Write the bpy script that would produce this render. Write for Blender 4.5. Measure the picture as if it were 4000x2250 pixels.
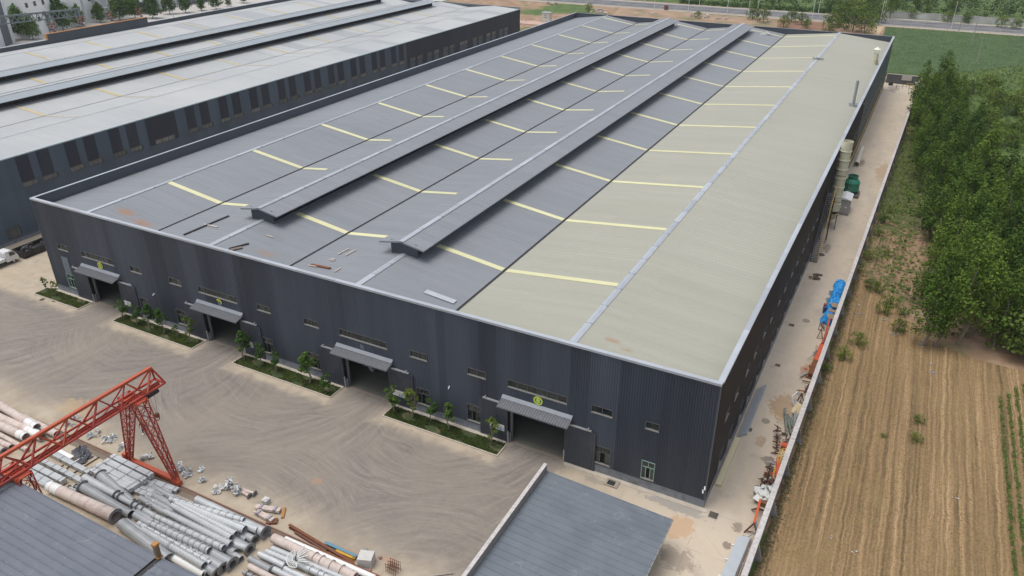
import bpy, bmesh, math, random
from mathutils import Vector, Matrix, Euler
R = random.Random(7)
for o in list(bpy.data.objects): bpy.data.objects.remove(o)
scene = bpy.context.scene
col = scene.collection
# ---------------------------------------------------------------- camera
FPX = 3015.08
CAM = Vector((9.5439, -56.0598, 51.9577))
CROT = Euler((1.0829843, 0.0024034, 0.4857082), 'XYZ')
cd = bpy.data.cameras.new('camera'); cam = bpy.data.objects.new('camera', cd); col.objects.link(cam)
cam.location = CAM; cam.rotation_euler = CROT
cd.sensor_width = 36; cd.lens = FPX / 4000 * 36; cd.clip_start = .5; cd.clip_end = 4000
scene.camera = cam
scene.render.resolution_x = 1024; scene.render.resolution_y = 576
# ---------------------------------------------------------------- sky, sun, exposure
SUN_EL, SUN_AZ = math.radians(76), math.radians(-125)   # azimuth: measured from +y towards +x
w = bpy.data.worlds.new('World'); scene.world = w; w.use_nodes = True
wt = w.node_tree; wt.nodes.clear()
sky = wt.nodes.new('ShaderNodeTexSky'); sky.sky_type = 'NISHITA'; sky.sun_disc = False
sky.sun_elevation = SUN_EL; sky.sun_rotation = SUN_AZ; sky.dust_density = 3.0; sky.air_density = 1.0
hs = wt.nodes.new('ShaderNodeHueSaturation'); hs.inputs['Saturation'].default_value = .42
bg = wt.nodes.new('ShaderNodeBackground'); bg.inputs['Strength'].default_value = .13
wo = wt.nodes.new('ShaderNodeOutputWorld')
wt.links.new(sky.outputs[0], hs.inputs['Color']); wt.links.new(hs.outputs[0], bg.inputs['Color']); wt.links.new(bg.outputs[0], wo.inputs['Surface'])
sl = bpy.data.lights.new('sun', 'SUN'); sl.energy = 1.5; sl.angle = math.radians(40); sl.color = (1, .972, .93)
so = bpy.data.objects.new('sun', sl); col.objects.link(so)
sdir = Vector((math.sin(SUN_AZ) * math.cos(SUN_EL), math.cos(SUN_AZ) * math.cos(SUN_EL), math.sin(SUN_EL)))
so.rotation_euler = sdir.to_track_quat('Z', 'Y').to_euler(); so.location = (-60, -60, 120)
vs = scene.view_settings; vs.view_transform = 'Standard'; vs.look = 'None'; vs.exposure = .27; vs.gamma = 1; vs.use_curve_mapping = False
# ---------------------------------------------------------------- photo pixel -> place helpers
RM = CROT.to_matrix()
def ray(x, y): return RM @ Vector(((x - 2000) / FPX, -(y - 1125) / FPX, -1))
def G(x, y, z=0.0):
    d = ray(x, y); return CAM + d * ((z - CAM.z) / d.z)
def FWp(x, y, Y=0.0):
    d = ray(x, y); return CAM + d * ((Y - CAM.y) / d.y)
def RWp(x, y, X=0.0):
    d = ray(x, y); return CAM + d * ((X - CAM.x) / d.x)
# ---------------------------------------------------------------- object helpers
ORG = {}
def tag(o, label=None, cat=None, group=None, kind=None):
    if label: o['label'] = label
    if cat: o['category'] = cat
    if group: o['group'] = group
    if kind: o['kind'] = kind
    return o
def thing(name, label, cat, loc=(0, 0, 0), rz=0, group=None):
    o = bpy.data.objects.new(name, None); col.objects.link(o); o.empty_display_size = .3
    o.location = loc; o.rotation_euler = (0, 0, rz); ORG[o.name] = Vector(loc) if rz == 0 else Vector((0, 0, 0))
    return tag(o, label, cat, group)
def link(name, me, parent=None, loc=None, rz=0):
    o = bpy.data.objects.new(name, me); col.objects.link(o)
    if parent: o.parent = parent; ORG[o.name] = ORG.get(parent.name, Vector())
    if loc is not None: o.location = loc
    if rz: o.rotation_euler = (0, 0, rz)
    return o
def dup(o, parent=None, loc=None, rz=None, label=None, scale=None):
    c = o.copy(); col.objects.link(c); c.parent = parent
    if loc is not None: c.location = loc
    if rz is not None: c.rotation_euler = (0, 0, rz)
    if scale is not None: c.scale = scale
    if label: c['label'] = label
    for ch in o.children: dup(ch, c)
    return c
class MB:
    def __init__(s): s.v = []; s.f = []; s.m = []; s.cur = 0
    def add(s, vs, fs):
        b = len(s.v); s.v += [tuple(v) for v in vs]; s.f += [tuple(i + b for i in f) for f in fs]; s.m += [s.cur] * len(fs); return s
    def quad(s, a, b, c, d): return s.add((a, b, c, d), ((0, 1, 2, 3),))
    def poly(s, pts): return s.add(pts, (tuple(range(len(pts))),))
    def hexa(s, p):   # p: 4 bottom, 4 top (both ccw from above)
        return s.add(p, ((3, 2, 1, 0), (4, 5, 6, 7), (0, 1, 5, 4), (1, 2, 6, 5), (2, 3, 7, 6), (3, 0, 4, 7)))
    def box(s, x0, x1, y0, y1, z0, z1):
        return s.hexa(((x0, y0, z0), (x1, y0, z0), (x1, y1, z0), (x0, y1, z0), (x0, y0, z1), (x1, y0, z1), (x1, y1, z1), (x0, y1, z1)))
    def obox(s, c, sz, rz=0, ry=0, rx=0):
        m = Euler((rx, ry, rz)).to_matrix(); c = Vector(c); a, b, h = sz[0] / 2, sz[1] / 2, sz[2] / 2
        return s.hexa([c + m @ Vector(p) for p in ((-a, -b, -h), (a, -b, -h), (a, b, -h), (-a, b, -h), (-a, -b, h), (a, -b, h), (a, b, h), (-a, b, h))])
    def bar(s, p, q, w, h=None, up=(0, 0, 1)):
        p = Vector(p); q = Vector(q); h = w if h is None else h; d = (q - p).normalized(); u = Vector(up)
        if abs(d.dot(u)) > .97: u = Vector((1, 0, 0))
        a = d.cross(u).normalized() * (w / 2); b = a.cross(d).normalized() * (h / 2)
        return s.add((p - a - b, p + a - b, q + a - b, q - a - b, p - a + b, p + a + b, q + a + b, q - a + b),
                     ((3, 2, 1, 0), (4, 5, 6, 7), (0, 1, 5, 4), (1, 2, 6, 5), (2, 3, 7, 6), (3, 0, 4, 7)))
    def tube(s, p, q, r0, r1=None, n=12, caps=(True, True), inner=0.0):
        p = Vector(p); q = Vector(q); r1 = r0 if r1 is None else r1; d = (q - p).normalized()
        u = Vector((0, 0, 1)) if abs(d.z) < .95 else Vector((1, 0, 0)); a = d.cross(u).normalized(); b = a.cross(d)
        rg = lambda c, r: [c + (a * math.cos(2 * math.pi * i / n) + b * math.sin(2 * math.pi * i / n)) * r for i in range(n)]
        vs = rg(p, r0) + rg(q, r1); fs = [(i, i + n, (i + 1) % n + n, (i + 1) % n) for i in range(n)]
        for e, (c, r, base, cap) in enumerate(((p, r0, 0, caps[0]), (q, r1, n, caps[1]))):
            if cap == 'open':     # a pipe mouth: rim, inner wall and a floor deep inside
                k = len(vs); ri = r * (.9 if not inner else inner); dd = d * (1 if e == 0 else -1) * (q - p).length * .8
                vs += rg(c, ri) + rg(c + dd, ri)
                for i in range(n):
                    j = (i + 1) % n
                    fs += [(base + i, base + j, k + j, k + i), (k + i, k + j, k + n + j, k + n + i)]
                fs.append(tuple(k + n + i for i in range(n)))
            elif cap: fs.append(tuple(base + i for i in (range(n) if e else reversed(range(n)))))
        return s.add(vs, fs)
    def disc(s, p, d, r, th, n=16, hole=0):
        p = Vector(p); d = Vector(d).normalized()
        if hole:
            u = Vector((0, 0, 1)) if abs(d.z) < .95 else Vector((1, 0, 0)); a = d.cross(u).normalized(); b = a.cross(d)
            rg = lambda c, rr: [c + (a * math.cos(2 * math.pi * i / n) + b * math.sin(2 * math.pi * i / n)) * rr for i in range(n)]
            q = p + d * th; vs = rg(p, r) + rg(q, r) + rg(q, hole) + rg(p, hole); fs = []
            for i in range(n):
                j = (i + 1) % n
                for k in range(4):
                    l = (k + 1) % 4; fs.append((k * n + i, k * n + j, l * n + j, l * n + i))
            return s.add(vs, fs)
        return s.tube(p, p + d * th, r, r, n)
    def build(s, name, mat, parent=None, loc=None, smooth=False, local=False):
        org = Vector() if local else (ORG.get(parent.name, Vector()) if parent else (Vector(loc) if loc is not None else Vector()))
        me = bpy.data.meshes.new(name); me.from_pydata([(v[0] - org[0], v[1] - org[1], v[2] - org[2]) for v in s.v], [], s.f)
        for mt in (mat if isinstance(mat, (list, tuple)) else (mat,)): me.materials.append(mt)
        if any(s.m): me.polygons.foreach_set('material_index', s.m)
        if smooth: me.polygons.foreach_set('use_smooth', [True] * len(me.polygons))
        bm = bmesh.new(); bm.from_mesh(me); bmesh.ops.recalc_face_normals(bm, faces=bm.faces) if len(s.f) < 20000 and smooth != 'keep' else None
        bm.to_mesh(me); bm.free(); me.update()
        o = link(name, me, parent)
        if loc is not None and not parent: o.location = loc; ORG[o.name] = Vector(loc)
        return o
def sheet(name, pts, z, mat, parent=None, kind='structure'):
    m = MB(); m.poly([(p[0], p[1], z) for p in pts])
    o = m.build(name, mat, parent)
    if o.data.polygons and o.data.polygons[0].normal.z < 0: o.data.flip_normals()
    if kind and not parent: o['kind'] = kind
    return o
# ---------------------------------------------------------------- node helpers
class NT:
    def __init__(s, name):
        s.mat = bpy.data.materials.new(name); s.mat.use_nodes = True; s.t = s.mat.node_tree; s.t.nodes.clear()
        s.out = s.t.nodes.new('ShaderNodeOutputMaterial'); s._pos = None
    def set(s, sock, v):
        if isinstance(v, bpy.types.NodeSocket): s.t.links.new(v, sock)
        elif v is not None:
            if isinstance(v, (tuple, list)) and len(v) == 3 and sock.type == 'RGBA': v = (*v, 1)
            sock.default_value = v
    def node(s, typ, props=None, **inp):
        n = s.t.nodes.new(typ)
        for k, v in (props or {}).items(): setattr(n, k, v)
        for k, v in inp.items(): s.set(n.inputs[k.replace('_', ' ')], v)
        return n
    def m(s, op, a, b=None, c=None, clamp=False):
        n = s.t.nodes.new('ShaderNodeMath'); n.operation = op; n.use_clamp = clamp
        s.set(n.inputs[0], a)
        if b is not None: s.set(n.inputs[1], b)
        if c is not None: s.set(n.inputs[2], c)
        return n.outputs[0]
    def mix(s, f, a, b, mode='MIX'):
        n = s.t.nodes.new('ShaderNodeMix'); n.data_type = 'RGBA'; n.blend_type = mode; n.clamp_factor = True
        s.set(n.inputs[0], f); s.set(n.inputs[6], a); s.set(n.inputs[7], b); return n.outputs[2]
    def pos(s):
        if s._pos is None: s._pos = s.t.nodes.new('ShaderNodeNewGeometry')
        return s._pos.outputs['Position']
    def island(s):
        s.pos(); return s._pos.outputs['Random Per Island']
    def rnd(s): return s.t.nodes.new('ShaderNodeObjectInfo').outputs['Random']
    def xyz(s):
        n = s.node('ShaderNodeSeparateXYZ', Vector=s.pos()); return n.outputs
    def vec(s, x, y, z=0.0): return s.node('ShaderNodeCombineXYZ', X=x, Y=y, Z=z).outputs[0]
    def noise(s, scale, detail=4, vec=None, rough=.55, dist=0.0):
        return s.node('ShaderNodeTexNoise', Vector=vec if vec is not None else s.pos(), Scale=scale, Detail=detail, Roughness=rough, Distortion=dist).outputs['Fac']
    def ramp(s, f, stops, interp='LINEAR'):
        n = s.t.nodes.new('ShaderNodeValToRGB'); n.color_ramp.interpolation = interp; el = n.color_ramp.elements
        while len(el) < len(stops): el.new(.5)
        for e, (p, c) in zip(el, stops): e.position = p; e.color = (*c, 1) if isinstance(c, (tuple, list)) else (c, c, c, 1)
        s.set(n.inputs[0], f); return n.outputs[0]
    def smooth(s, v, a, b):
        n = s.t.nodes.new('ShaderNodeMapRange'); n.interpolation_type = 'SMOOTHSTEP'
        s.set(n.inputs[0], v); n.inputs[1].default_value = a; n.inputs[2].default_value = b; return n.outputs[0]
    def blob(s, cx, cy, rx, ry, soft=.35, wob=None):   # 1 inside a wobbly ellipse
        X, Y, Z = s.xyz_()
        a = s.m('DIVIDE', s.m('SUBTRACT', X, cx), rx); b = s.m('DIVIDE', s.m('SUBTRACT', Y, cy), ry)
        d = s.m('SQRT', s.m('ADD', s.m('MULTIPLY', a, a), s.m('MULTIPLY', b, b)))
        if wob is not None: d = s.m('ADD', d, wob)
        return s.smooth(d, 1.0, 1.0 - soft)
    def xyz_(s):
        if not hasattr(s, '_x'): s._x = s.xyz()
        return s._x
    def fin(s, color, rough=.6, metal=0.0, bump=None, bstr=.3, bdist=.05, spec=.5, trans=0.0, emit=None, coat=0.0):
        p = s.node('ShaderNodeBsdfPrincipled', Base_Color=color, Roughness=rough, Metallic=metal)
        s.set(p.inputs['Specular IOR Level'], spec); s.set(p.inputs['Coat Weight'], coat)
        if bump is not None:
            b = s.node('ShaderNodeBump', Height=bump, Strength=bstr, Distance=bdist); s.t.links.new(b.outputs[0], p.inputs['Normal'])
        sh = p.outputs[0]
        if trans:
            tr = s.node('ShaderNodeBsdfTranslucent', Color=color); mx = s.node('ShaderNodeMixShader', Fac=trans)
            s.t.links.new(sh, mx.inputs[1]); s.t.links.new(tr.outputs[0], mx.inputs[2]); sh = mx.outputs[0]
        s.t.links.new(sh, s.out.inputs['Surface']); return s.mat
MC = {}
def P(name, c, rough=.6, metal=0.0, var=.18, scale=1.5, rv=0.0, bump=0.0, dirt=None, dscale=.8, damt=.5, spec=.5, iv=0.0):
    """plain painted / metal / stone surface with tonal unevenness and optional dirt"""
    if name in MC: return MC[name]
    s = NT(name); n = s.noise(scale, 5); k = s.m('MULTIPLY_ADD', n, 2 * var, 1 - var)
    if rv: k = s.m('MULTIPLY', k, s.m('MULTIPLY_ADD', s.rnd(), 2 * rv, 1 - rv))
    if iv: k = s.m('MULTIPLY', k, s.m('MULTIPLY_ADD', s.island(), 2 * iv, 1 - iv))
    cc = s.mix(1.0, (*c, 1), s.node('ShaderNodeCombineColor', Red=k, Green=k, Blue=k).outputs[0], 'MULTIPLY')
    if dirt: cc = s.mix(s.m('MULTIPLY', s.smooth(s.noise(dscale, 6), .45, .75), damt), cc, (*dirt, 1))
    MC[name] = s.fin(cc, rough, metal, s.noise(scale * 8, 3) if bump else None, bump, .03, spec); return MC[name]
# ================================================================ SETTING
W, L, H = 93.73, 183.2, 14.0
def fence_x(y): return 5.62 + (y - 4) * (8.74 - 5.62) / 186.5
# ---- terrain
def m_terrain():
    s = NT('terrain_soil'); X, Y, Z = s.xyz_()
    n1 = s.noise(.03, 6); n2 = s.noise(.25, 5); n3 = s.noise(2.2, 4)
    dirt = s.mix(s.smooth(n2, .35, .7), (.27, .165, .1, 1), (.4, .28, .19, 1))
    green = s.mix(s.smooth(n2, .3, .7), (.05, .095, .022, 1), (.115, .175, .04, 1))
    far = s.smooth(Y, 317, 322)
    f = s.smooth(s.m('ADD', n1, s.m('MULTIPLY_ADD', n2, .35, -.17)), .5, .58)
    f = s.m('MAXIMUM', f, far)
    # weeds east of the boundary wall
    f = s.m('MAXIMUM', f, s.m('MULTIPLY', s.smooth(X, 8, 12), s.smooth(s.m('ADD', Y, s.m('MULTIPLY', n2, 20)), 56, 72)))
    c = s.mix(f, dirt, green)
    c = s.mix(s.m('MULTIPLY', s.smooth(n3, .5, .8), s.m('MULTIPLY_ADD', f, -.3, .35)), c, (.3, .25, .17, 1))
    return s.fin(c, .95, bump=n3, bstr=.6, bdist=.15)
sheet('ground', [(-1500, -900), (1500, -900), (1500, 2200), (-1500, 2200)], -.16, m_terrain())
# ---- yard concrete with truck sweeps
DOORS = (-82.55, -60.6, -38.65, -17.4)
def m_yard():
    s = NT('yard_concrete'); X, Y, Z = s.xyz_()
    n1 = s.noise(.09, 6); n2 = s.noise(.7, 6); n3 = s.noise(9, 4)
    wob = s.m('MULTIPLY_ADD', n1, 10, -5)
    # worn grey area
    g = s.smooth(s.m('ADD', Y, wob), -21, -15.5)
    ny = s.m('ADD', Y, s.m('MULTIPLY_ADD', n2, 1.6, -.8))
    near = s.smooth(ny, -2.9, -4.6)
    dmin = None
    for d in DOORS:
        a = s.m('ABSOLUTE', s.m('SUBTRACT', X, d)); dmin = a if dmin is None else s.m('MINIMUM', dmin, a)
    door = s.smooth(s.m('ADD', dmin, s.m('MULTIPLY_ADD', n2, 2, -1)), 4.4, 2.0)
    g = s.m('MULTIPLY', g, s.m('MAXIMUM', near, door))
    g = s.m('MULTIPLY', s.m('MULTIPLY_ADD', g, .92, .06), s.smooth(s.m('ADD', X, wob), -5, -13))
    # side lane along the east wall
    lane_r = s.m('MULTIPLY', s.smooth(Y, 0, 10), s.smooth(s.m('ABSOLUTE', s.m('SUBTRACT', s.m('ADD', X, s.m('MULTIPLY', wob, .12)), 1.3)), 1.6, .4))
    # sweeping tyre marks: streaks concentric round the planters
    best = None; streak = None; thin = None
    for (cx, cy, ph) in ((-95, 2, 0), (-71.5, 3, 3.1), (-49.6, 3.5, 6.7), (-28, 3.5, 9.2), (-39, -27, 14), (-73, -30, 17), (-17, -25, 21)):
        dx = s.m('SUBTRACT', X, cx); dy = s.m('SUBTRACT', Y, cy)
        d = s.m('SQRT', s.m('ADD', s.m('MULTIPLY', dx, dx), s.m('MULTIPLY', dy, dy))); th = s.m('ARCTAN2', dy, dx)
        st = s.noise(1.0, 7, s.vec(s.m('MULTIPLY', d, 1.9), s.m('MULTIPLY', th, 1.6), ph), .78, .6)
        tn = s.noise(1.0, 3, s.vec(s.m('MULTIPLY', s.m('ADD', d, s.m('MULTIPLY', s.noise(.08, 2), 9)), 3.2), s.m('MULTIPLY', th, .8), ph + 40), .6)
        dd = s.m('ADD', d, s.m('MULTIPLY', s.noise(.12, 3, s.vec(X, Y, ph * 7)), 12))
        if best is None: best, streak, thin = dd, st, tn
        else:
            k = s.smooth(s.m('SUBTRACT', dd, best), 1.5, -1.5); streak = s.m('ADD', s.m('MULTIPLY', streak, s.m('SUBTRACT', 1, k)), s.m('MULTIPLY', st, k)); thin = s.m('ADD', s.m('MULTIPLY', thin, s.m('SUBTRACT', 1, k)), s.m('MULTIPLY', tn, k)); best = s.m('MINIMUM', best, dd)
    sb = None; bd = None
    for (cx, cy, ph) in ((-82.5, 6, 50), (-60.6, 6, 53), (-38.65, 6, 57), (-17.4, 6, 61), (-105, -20, 64)):
        dx = s.m('SUBTRACT', X, cx); dy = s.m('SUBTRACT', Y, cy); d = s.m('SQRT', s.m('ADD', s.m('MULTIPLY', dx, dx), s.m('MULTIPLY', dy, dy))); th = s.m('ADD', s.m('ARCTAN2', dy, dx), s.m('MULTIPLY', d, .03))
        st = s.noise(1.0, 6, s.vec(s.m('MULTIPLY', th, 16), s.m('MULTIPLY', d, .09), ph), .75, .5)
        dd = s.m('ADD', d, s.m('MULTIPLY', s.noise(.15, 3, s.vec(X, Y, ph)), 14))
        if sb is None: sb, bd = st, dd
        else:
            k = s.smooth(s.m('SUBTRACT', dd, bd), 2, -2); sb = s.m('ADD', s.m('MULTIPLY', sb, s.m('SUBTRACT', 1, k)), s.m('MULTIPLY', st, k)); bd = s.m('MINIMUM', bd, dd)
    wmx = s.smooth(s.noise(.11, 4, s.vec(X, Y, 90)), .36, .64)
    streak = s.m('ADD', s.m('MULTIPLY', streak, s.m('SUBTRACT', 1, wmx)), s.m('MULTIPLY', sb, wmx))
    streak = s.m('ADD', s.m('MULTIPLY', streak, .82), s.m('ADD', -.035, s.m('MULTIPLY', s.noise(1.6, 7, s.vec(X, s.m('MULTIPLY', Y, 1.4), 3), .8), .26)))
    tan = s.mix(s.smooth(n2, .3, .72), (.4, .33, .245, 1), (.49, .415, .315, 1))
    tan = s.mix(s.m('MULTIPLY', s.smooth(n1, .45, .7), .5), tan, (.46, .37, .26, 1))
    tan = s.mix(s.m('MULTIPLY', s.smooth(X, -14, -3), .7), tan, (.62, .53, .42, 1))
    gry = s.ramp(streak, [(.31, (.138, .122, .11)), (.45, (.198, .174, .153)), (.56, (.255, .224, .193)), (.72, (.375, .33, .28))])
    gry = s.mix(s.m('MULTIPLY', s.smooth(thin, .6, .68), .3), gry, (.37, .325, .275, 1)); gry = s.mix(s.m('MULTIPLY', s.smooth(thin, .4, .33), .35), gry, (.135, .125, .115, 1))
    gry = s.mix(s.m('MULTIPLY', s.smooth(n1, .4, .65), .5), gry, (.285, .245, .203, 1))
    tan = s.mix(s.m('MULTIPLY', s.smooth(streak, .48, .34), .3), tan, (.27, .235, .2, 1))
    lane = s.m('MULTIPLY', s.smooth(X, -12, -2), 1)
    c = s.mix(g, tan, gry)
    c = s.mix(s.m('MULTIPLY', lane_r, .35), c, (.46, .41, .345, 1))
    # water and rust stains on the lane
    wb = s.m('MULTIPLY_ADD', s.noise(.9, 6, None, .75, .8), 3.0, -1.5)
    def stain(px, py, rx, ry, colr, amt):
        nonlocal c
        p = G(px, py); c = s.mix(s.m('MULTIPLY', s.blob(p.x, p.y, rx, ry, .25, wb), amt), c, (*colr, 1))
    stain(3055, 1590, 1.5, 2.6, (.37, .22, .11), .7); stain(2970, 1722, .55, 1.1, (.36, .22, .12), .7)
    stain(3000, 1800, .75, .75, (.17, .13, .11), .85); stain(2880, 2055, .6, .8, (.24, .19, .15), .8); stain(2840, 2130, .4, .5, (.2, .16, .13), .8)
    stain(3145, 1450, .6, 2.2, (.42, .16, .08), .7); stain(3450, 670, 1.5, 6, (.45, .3, .17), .75); stain(3368, 635, .5, 3, (.18, .13, .09), .8)
    stain(3230, 970, .6, 2, (.2, .15, .11), .7); stain(2520, 1905, 2.6, .55, (.5, .29, .14), .6); stain(2650, 2060, 1.6, 1.6, (.52, .31, .16), .6)
    stain(2640, 2180, 1.8, 1.4, (.3, .24, .19), .6); stain(1520, 2190, 1.0, .5, (.45, .25, .17), .55); stain(1360, 2160, 1.4, .5, (.4, .24, .17), .55)
    stain(3490, 345, 1.6, 5, (.22, .19, .16), .7); stain(2640, 1975, 3.6, .8, (.3, .29, .27), .7); stain(1240, 1880, .7, .5, (.4, .23, .14), .5)
    stain(300, 1590, 2.5, 1.5, (.47, .33, .18), .5); stain(2330, 1880, 1.6, .5, (.3, .26, .22), .6)
    # joints of the slabs
    jx = s.m('ABSOLUTE', s.m('SUBTRACT', s.m('FRACT', s.m('DIVIDE', X, 7.31)), .5)); jy = s.m('ABSOLUTE', s.m('SUBTRACT', s.m('FRACT', s.m('DIVIDE', s.m('ADD', Y, .3), 5.2)), .5))
    j = s.m('MAXIMUM', s.smooth(jx, .4945, .4985), s.smooth(jy, .4925, .498))
    c = s.mix(s.m('MULTIPLY', j, s.m('MULTIPLY', s.smooth(n2, .35, .6), .45)), c, (.14, .12, .1, 1))
    c = s.mix(s.m('MULTIPLY', s.smooth(n3, .62, .8), .3), c, (.17, .15, .13, 1))
    # mud and oil patches
    c = s.mix(s.m('MULTIPLY', s.smooth(s.noise(.45, 5, s.vec(X, Y, 31)), .6, .72), .3), c, (.2, .17, .14, 1))
    c = s.mix(s.m('MULTIPLY', s.smooth(s.noise(.5, 6, s.vec(X, Y, 77), .8), .55, .8), .22), c, (.45, .4, .34, 1))
    lz = s.m('MULTIPLY', s.smooth(X, -.5, .3), s.smooth(Y, -3, 1)); c = s.mix(s.m('MULTIPLY', lz, s.m('MULTIPLY', s.smooth(s.noise(.25, 6, s.vec(X, s.m('MULTIPLY', Y, .4), 12), .7), .4, .7), .5)), c, (.37, .32, .265, 1)); c = s.mix(s.m('MULTIPLY', lz, s.m('MULTIPLY', s.smooth(s.noise(.4, 6, s.vec(X, s.m('MULTIPLY', Y, .3), 19), .7), .55, .72), .5)), c, (.56, .44, .31, 1))
    return s.fin(c, .85, bump=n3, bstr=.15, bdist=.02)
M_YARD = m_yard()
yp = [(-430, -80), (fence_x(-80), -80), (fence_x(192), 192), (-205, 192), (-205, 330), (-430, 330)]
sheet('yard_pavement', yp, 0, M_YARD)
sheet('works_road', [(-428, -60), (-203, -60), (-203, 328), (-428, 328)], .004, P('works_road_concrete', (.5, .48, .45), .85, var=.15, scale=.08, dirt=(.42, .38, .33), dscale=.05, damt=.6))
# ---- fields to the east
def m_stubble():
    s = NT('stubble_soil'); X, Y, Z = s.xyz_()
    xr = s.m('ADD', s.m('ADD', X, s.m('MULTIPLY', Y, .017)), s.m('MULTIPLY_ADD', s.noise(.35, 3), .5, -.25))
    n2 = s.noise(.6, 5); n3 = s.noise(5, 5)
    r1 = s.noise(1, 2, s.vec(s.m('MULTIPLY', xr, 1.5), s.m('MULTIPLY', Y, .015), 3), .75); r2 = s.noise(1, 3, s.vec(s.m('MULTIPLY', xr, 3.4), s.m('MULTIPLY', Y, .06), 9), .7)
    f = s.m('ADD', s.m('MULTIPLY', r1, .6), s.m('ADD', s.m('MULTIPLY', r2, .4), s.m('MULTIPLY_ADD', n3, .22, -.11)))
    c = s.ramp(f, [(.35, (.09, .062, .03)), (.44, (.178, .117, .058)), (.53, (.272, .178, .09)), (.65, (.42, .285, .155))])
    c = s.mix(s.m('MULTIPLY', s.smooth(s.noise(.16, 4), .5, .7), .4), c, (.26, .185, .08, 1))
    c = s.mix(s.m('MULTIPLY', s.smooth(n2, .58, .75), .3), c, (.19, .17, .06, 1))
    return s.fin(c, .95, bump=s.m('ADD', f, s.m('MULTIPLY', n3, .6)), bstr=.5, bdist=.08)
M_STUB = m_stubble()
stub = [(fence_x(-60) + .45, -60), (140, -60), (140, 30), (60, 37.5), (34, 39.5), (22, 40.5), (17, 43), (14.5, 47), (12.5, 54), (fence_x(58) + .45, 58)]
sheet('stubble_field', stub, -.1, M_STUB)
def m_track():
    s = NT('weedy_soil'); X, Y, Z = s.xyz_(); n2 = s.noise(.5, 5); n3 = s.noise(4, 4)
    fr = s.noise(1, 2, s.vec(s.m('MULTIPLY', s.m('ADD', X, s.m('MULTIPLY', Y, -.03)), 1.6), s.m('MULTIPLY', Y, .05), 1))
    c = s.ramp(s.m('ADD', s.m('MULTIPLY', fr, .6), s.m('MULTIPLY', n3, .4)), [(.35, (.1, .085, .045)), (.5, (.26, .165, .095)), (.65, (.36, .24, .15))])
    c = s.mix(s.m('MULTIPLY', s.smooth(s.m('ADD', n2, s.m('MULTIPLY', s.smooth(Y, 72, 96), .3)), .5, .62), .85), c, (.08, .105, .03, 1))
    return s.fin(c, .95, bump=s.m('ADD', fr, n3), bstr=.8, bdist=.15)
sheet('weedy_track', [(fence_x(55) + .45, 55), (15, 50), (19, 58), (16, 100), (13, 140), (fence_x(140) + .45, 140)], -.12, m_track())
def m_crop():
    s = NT('crop_rows'); X, Y, Z = s.xyz_(); n2 = s.noise(.09, 5); n3 = s.noise(1.3, 5)
    r = s.noise(1, 3, s.vec(s.m('MULTIPLY', X, .25), s.m('MULTIPLY', s.m('ADD', Y, s.m('MULTIPLY', X, .05)), 1.1), 4))
    c = s.ramp(s.m('ADD', s.m('MULTIPLY', r, .6), s.m('MULTIPLY', n3, .4)), [(.36, (.035, .07, .025)), (.52, (.075, .13, .045)), (.66, (.125, .185, .07))])
    c = s.mix(s.m('MULTIPLY', s.smooth(n2, .5, .62), .5), c, (.04, .075, .028, 1))
    return s.fin(c, .9, bump=n3, bstr=.8, bdist=.3)
sheet('crop_field', [(-3, 236), (-1.5, 205), (9.5, 205), (40, 240), (120, 252), (160, 293.5), (-8.4, 293.5), (-7.5, 270)], -.1, m_crop())
sheet('dirt_path', [(-11.6, 258), (-9.4, 258), (-8.9, 275), (-8.9, 294), (-12.2, 294), (-11.2, 275)], -.09, P('path_dirt', (.5, .37, .24), .95, var=.3, scale=.6))
# ---- road
def m_asphalt():
    s = NT('road_asphalt'); X, Y, Z = s.xyz_(); n = s.noise(.5, 5); st = s.noise(1, 3, s.vec(s.m('MULTIPLY', X, .03), s.m('MULTIPLY', Y, 1.2), 2))
    c = s.mix(n, (.09, .092, .098, 1), (.13, .13, .134, 1)); c = s.mix(s.smooth(st, .4, .7), c, (.165, .165, .168, 1)); return s.fin(c, .85)
rd = sheet('road', [(-900, 298), (900, 298), (900, 314), (-900, 314)], -.08, m_asphalt())
M_MARK = P('road_paint', (.72, .72, .7), .7, var=.2, scale=3)
for (y, wd) in ((299.3, .22), (303.1, .18), (306.3, .22), (309.6, .18), (312.8, .22)):
    if wd == .18:
        m = MB()
        for k in range(-60, 40): m.quad((k * 9., y, -.075), (k * 9. + 5, y, -.075), (k * 9. + 5, y + wd, -.075), (k * 9. , y + wd, -.075))
        o = m.build('lane_dashes', M_MARK, rd); o['kind'] = 'stuff'
    else:
        m = MB(); m.quad((-600, y, -.075), (600, y, -.075), (600, y + wd, -.075), (-600, y + wd, -.075)); m.build('lane_line', M_MARK, rd)
M_KERB = P('kerb_concrete', (.5, .48, .44), .85, var=.25, scale=2)
for y in (297.55, 314.0):
    m = MB(); m.box(-900, 900, y, y + .4, -.16, .04); m.build('road_kerb', M_KERB)['kind'] = 'structure'
sheet('road_verge', [(-900, 294.3), (900, 294.3), (900, 297.55), (-900, 297.55)], -.11, P('verge_dust', (.4, .33, .26), .95, var=.3, scale=.4))
sheet('road_pavement', [(-900, 314.4), (900, 314.4), (900, 317.5), (-900, 317.5)], -.06, P('pavement_tiles', (.42, .36, .31), .9, var=.25, scale=.7))
# ---- dirt platform with kiosk behind the neighbour
sheet('rubble_patch', [(-75, 228), (-20, 215), (-14, 250), (-30, 292), (-120, 294), (-110, 250)], -.13, P('rubble_dirt', (.36, .245, .165), .95, var=.4, scale=.15, dirt=(.1, .13, .045), dscale=.07, damt=.95))
sheet('soil_bank', [(-44, 262), (-26, 256), (-24, 292), (-50, 293)], -.115, P('bank_soil', (.24, .13, .085), .95, var=.35, scale=.4, dirt=(.12, .12, .05), dscale=.2, damt=.6))

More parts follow.
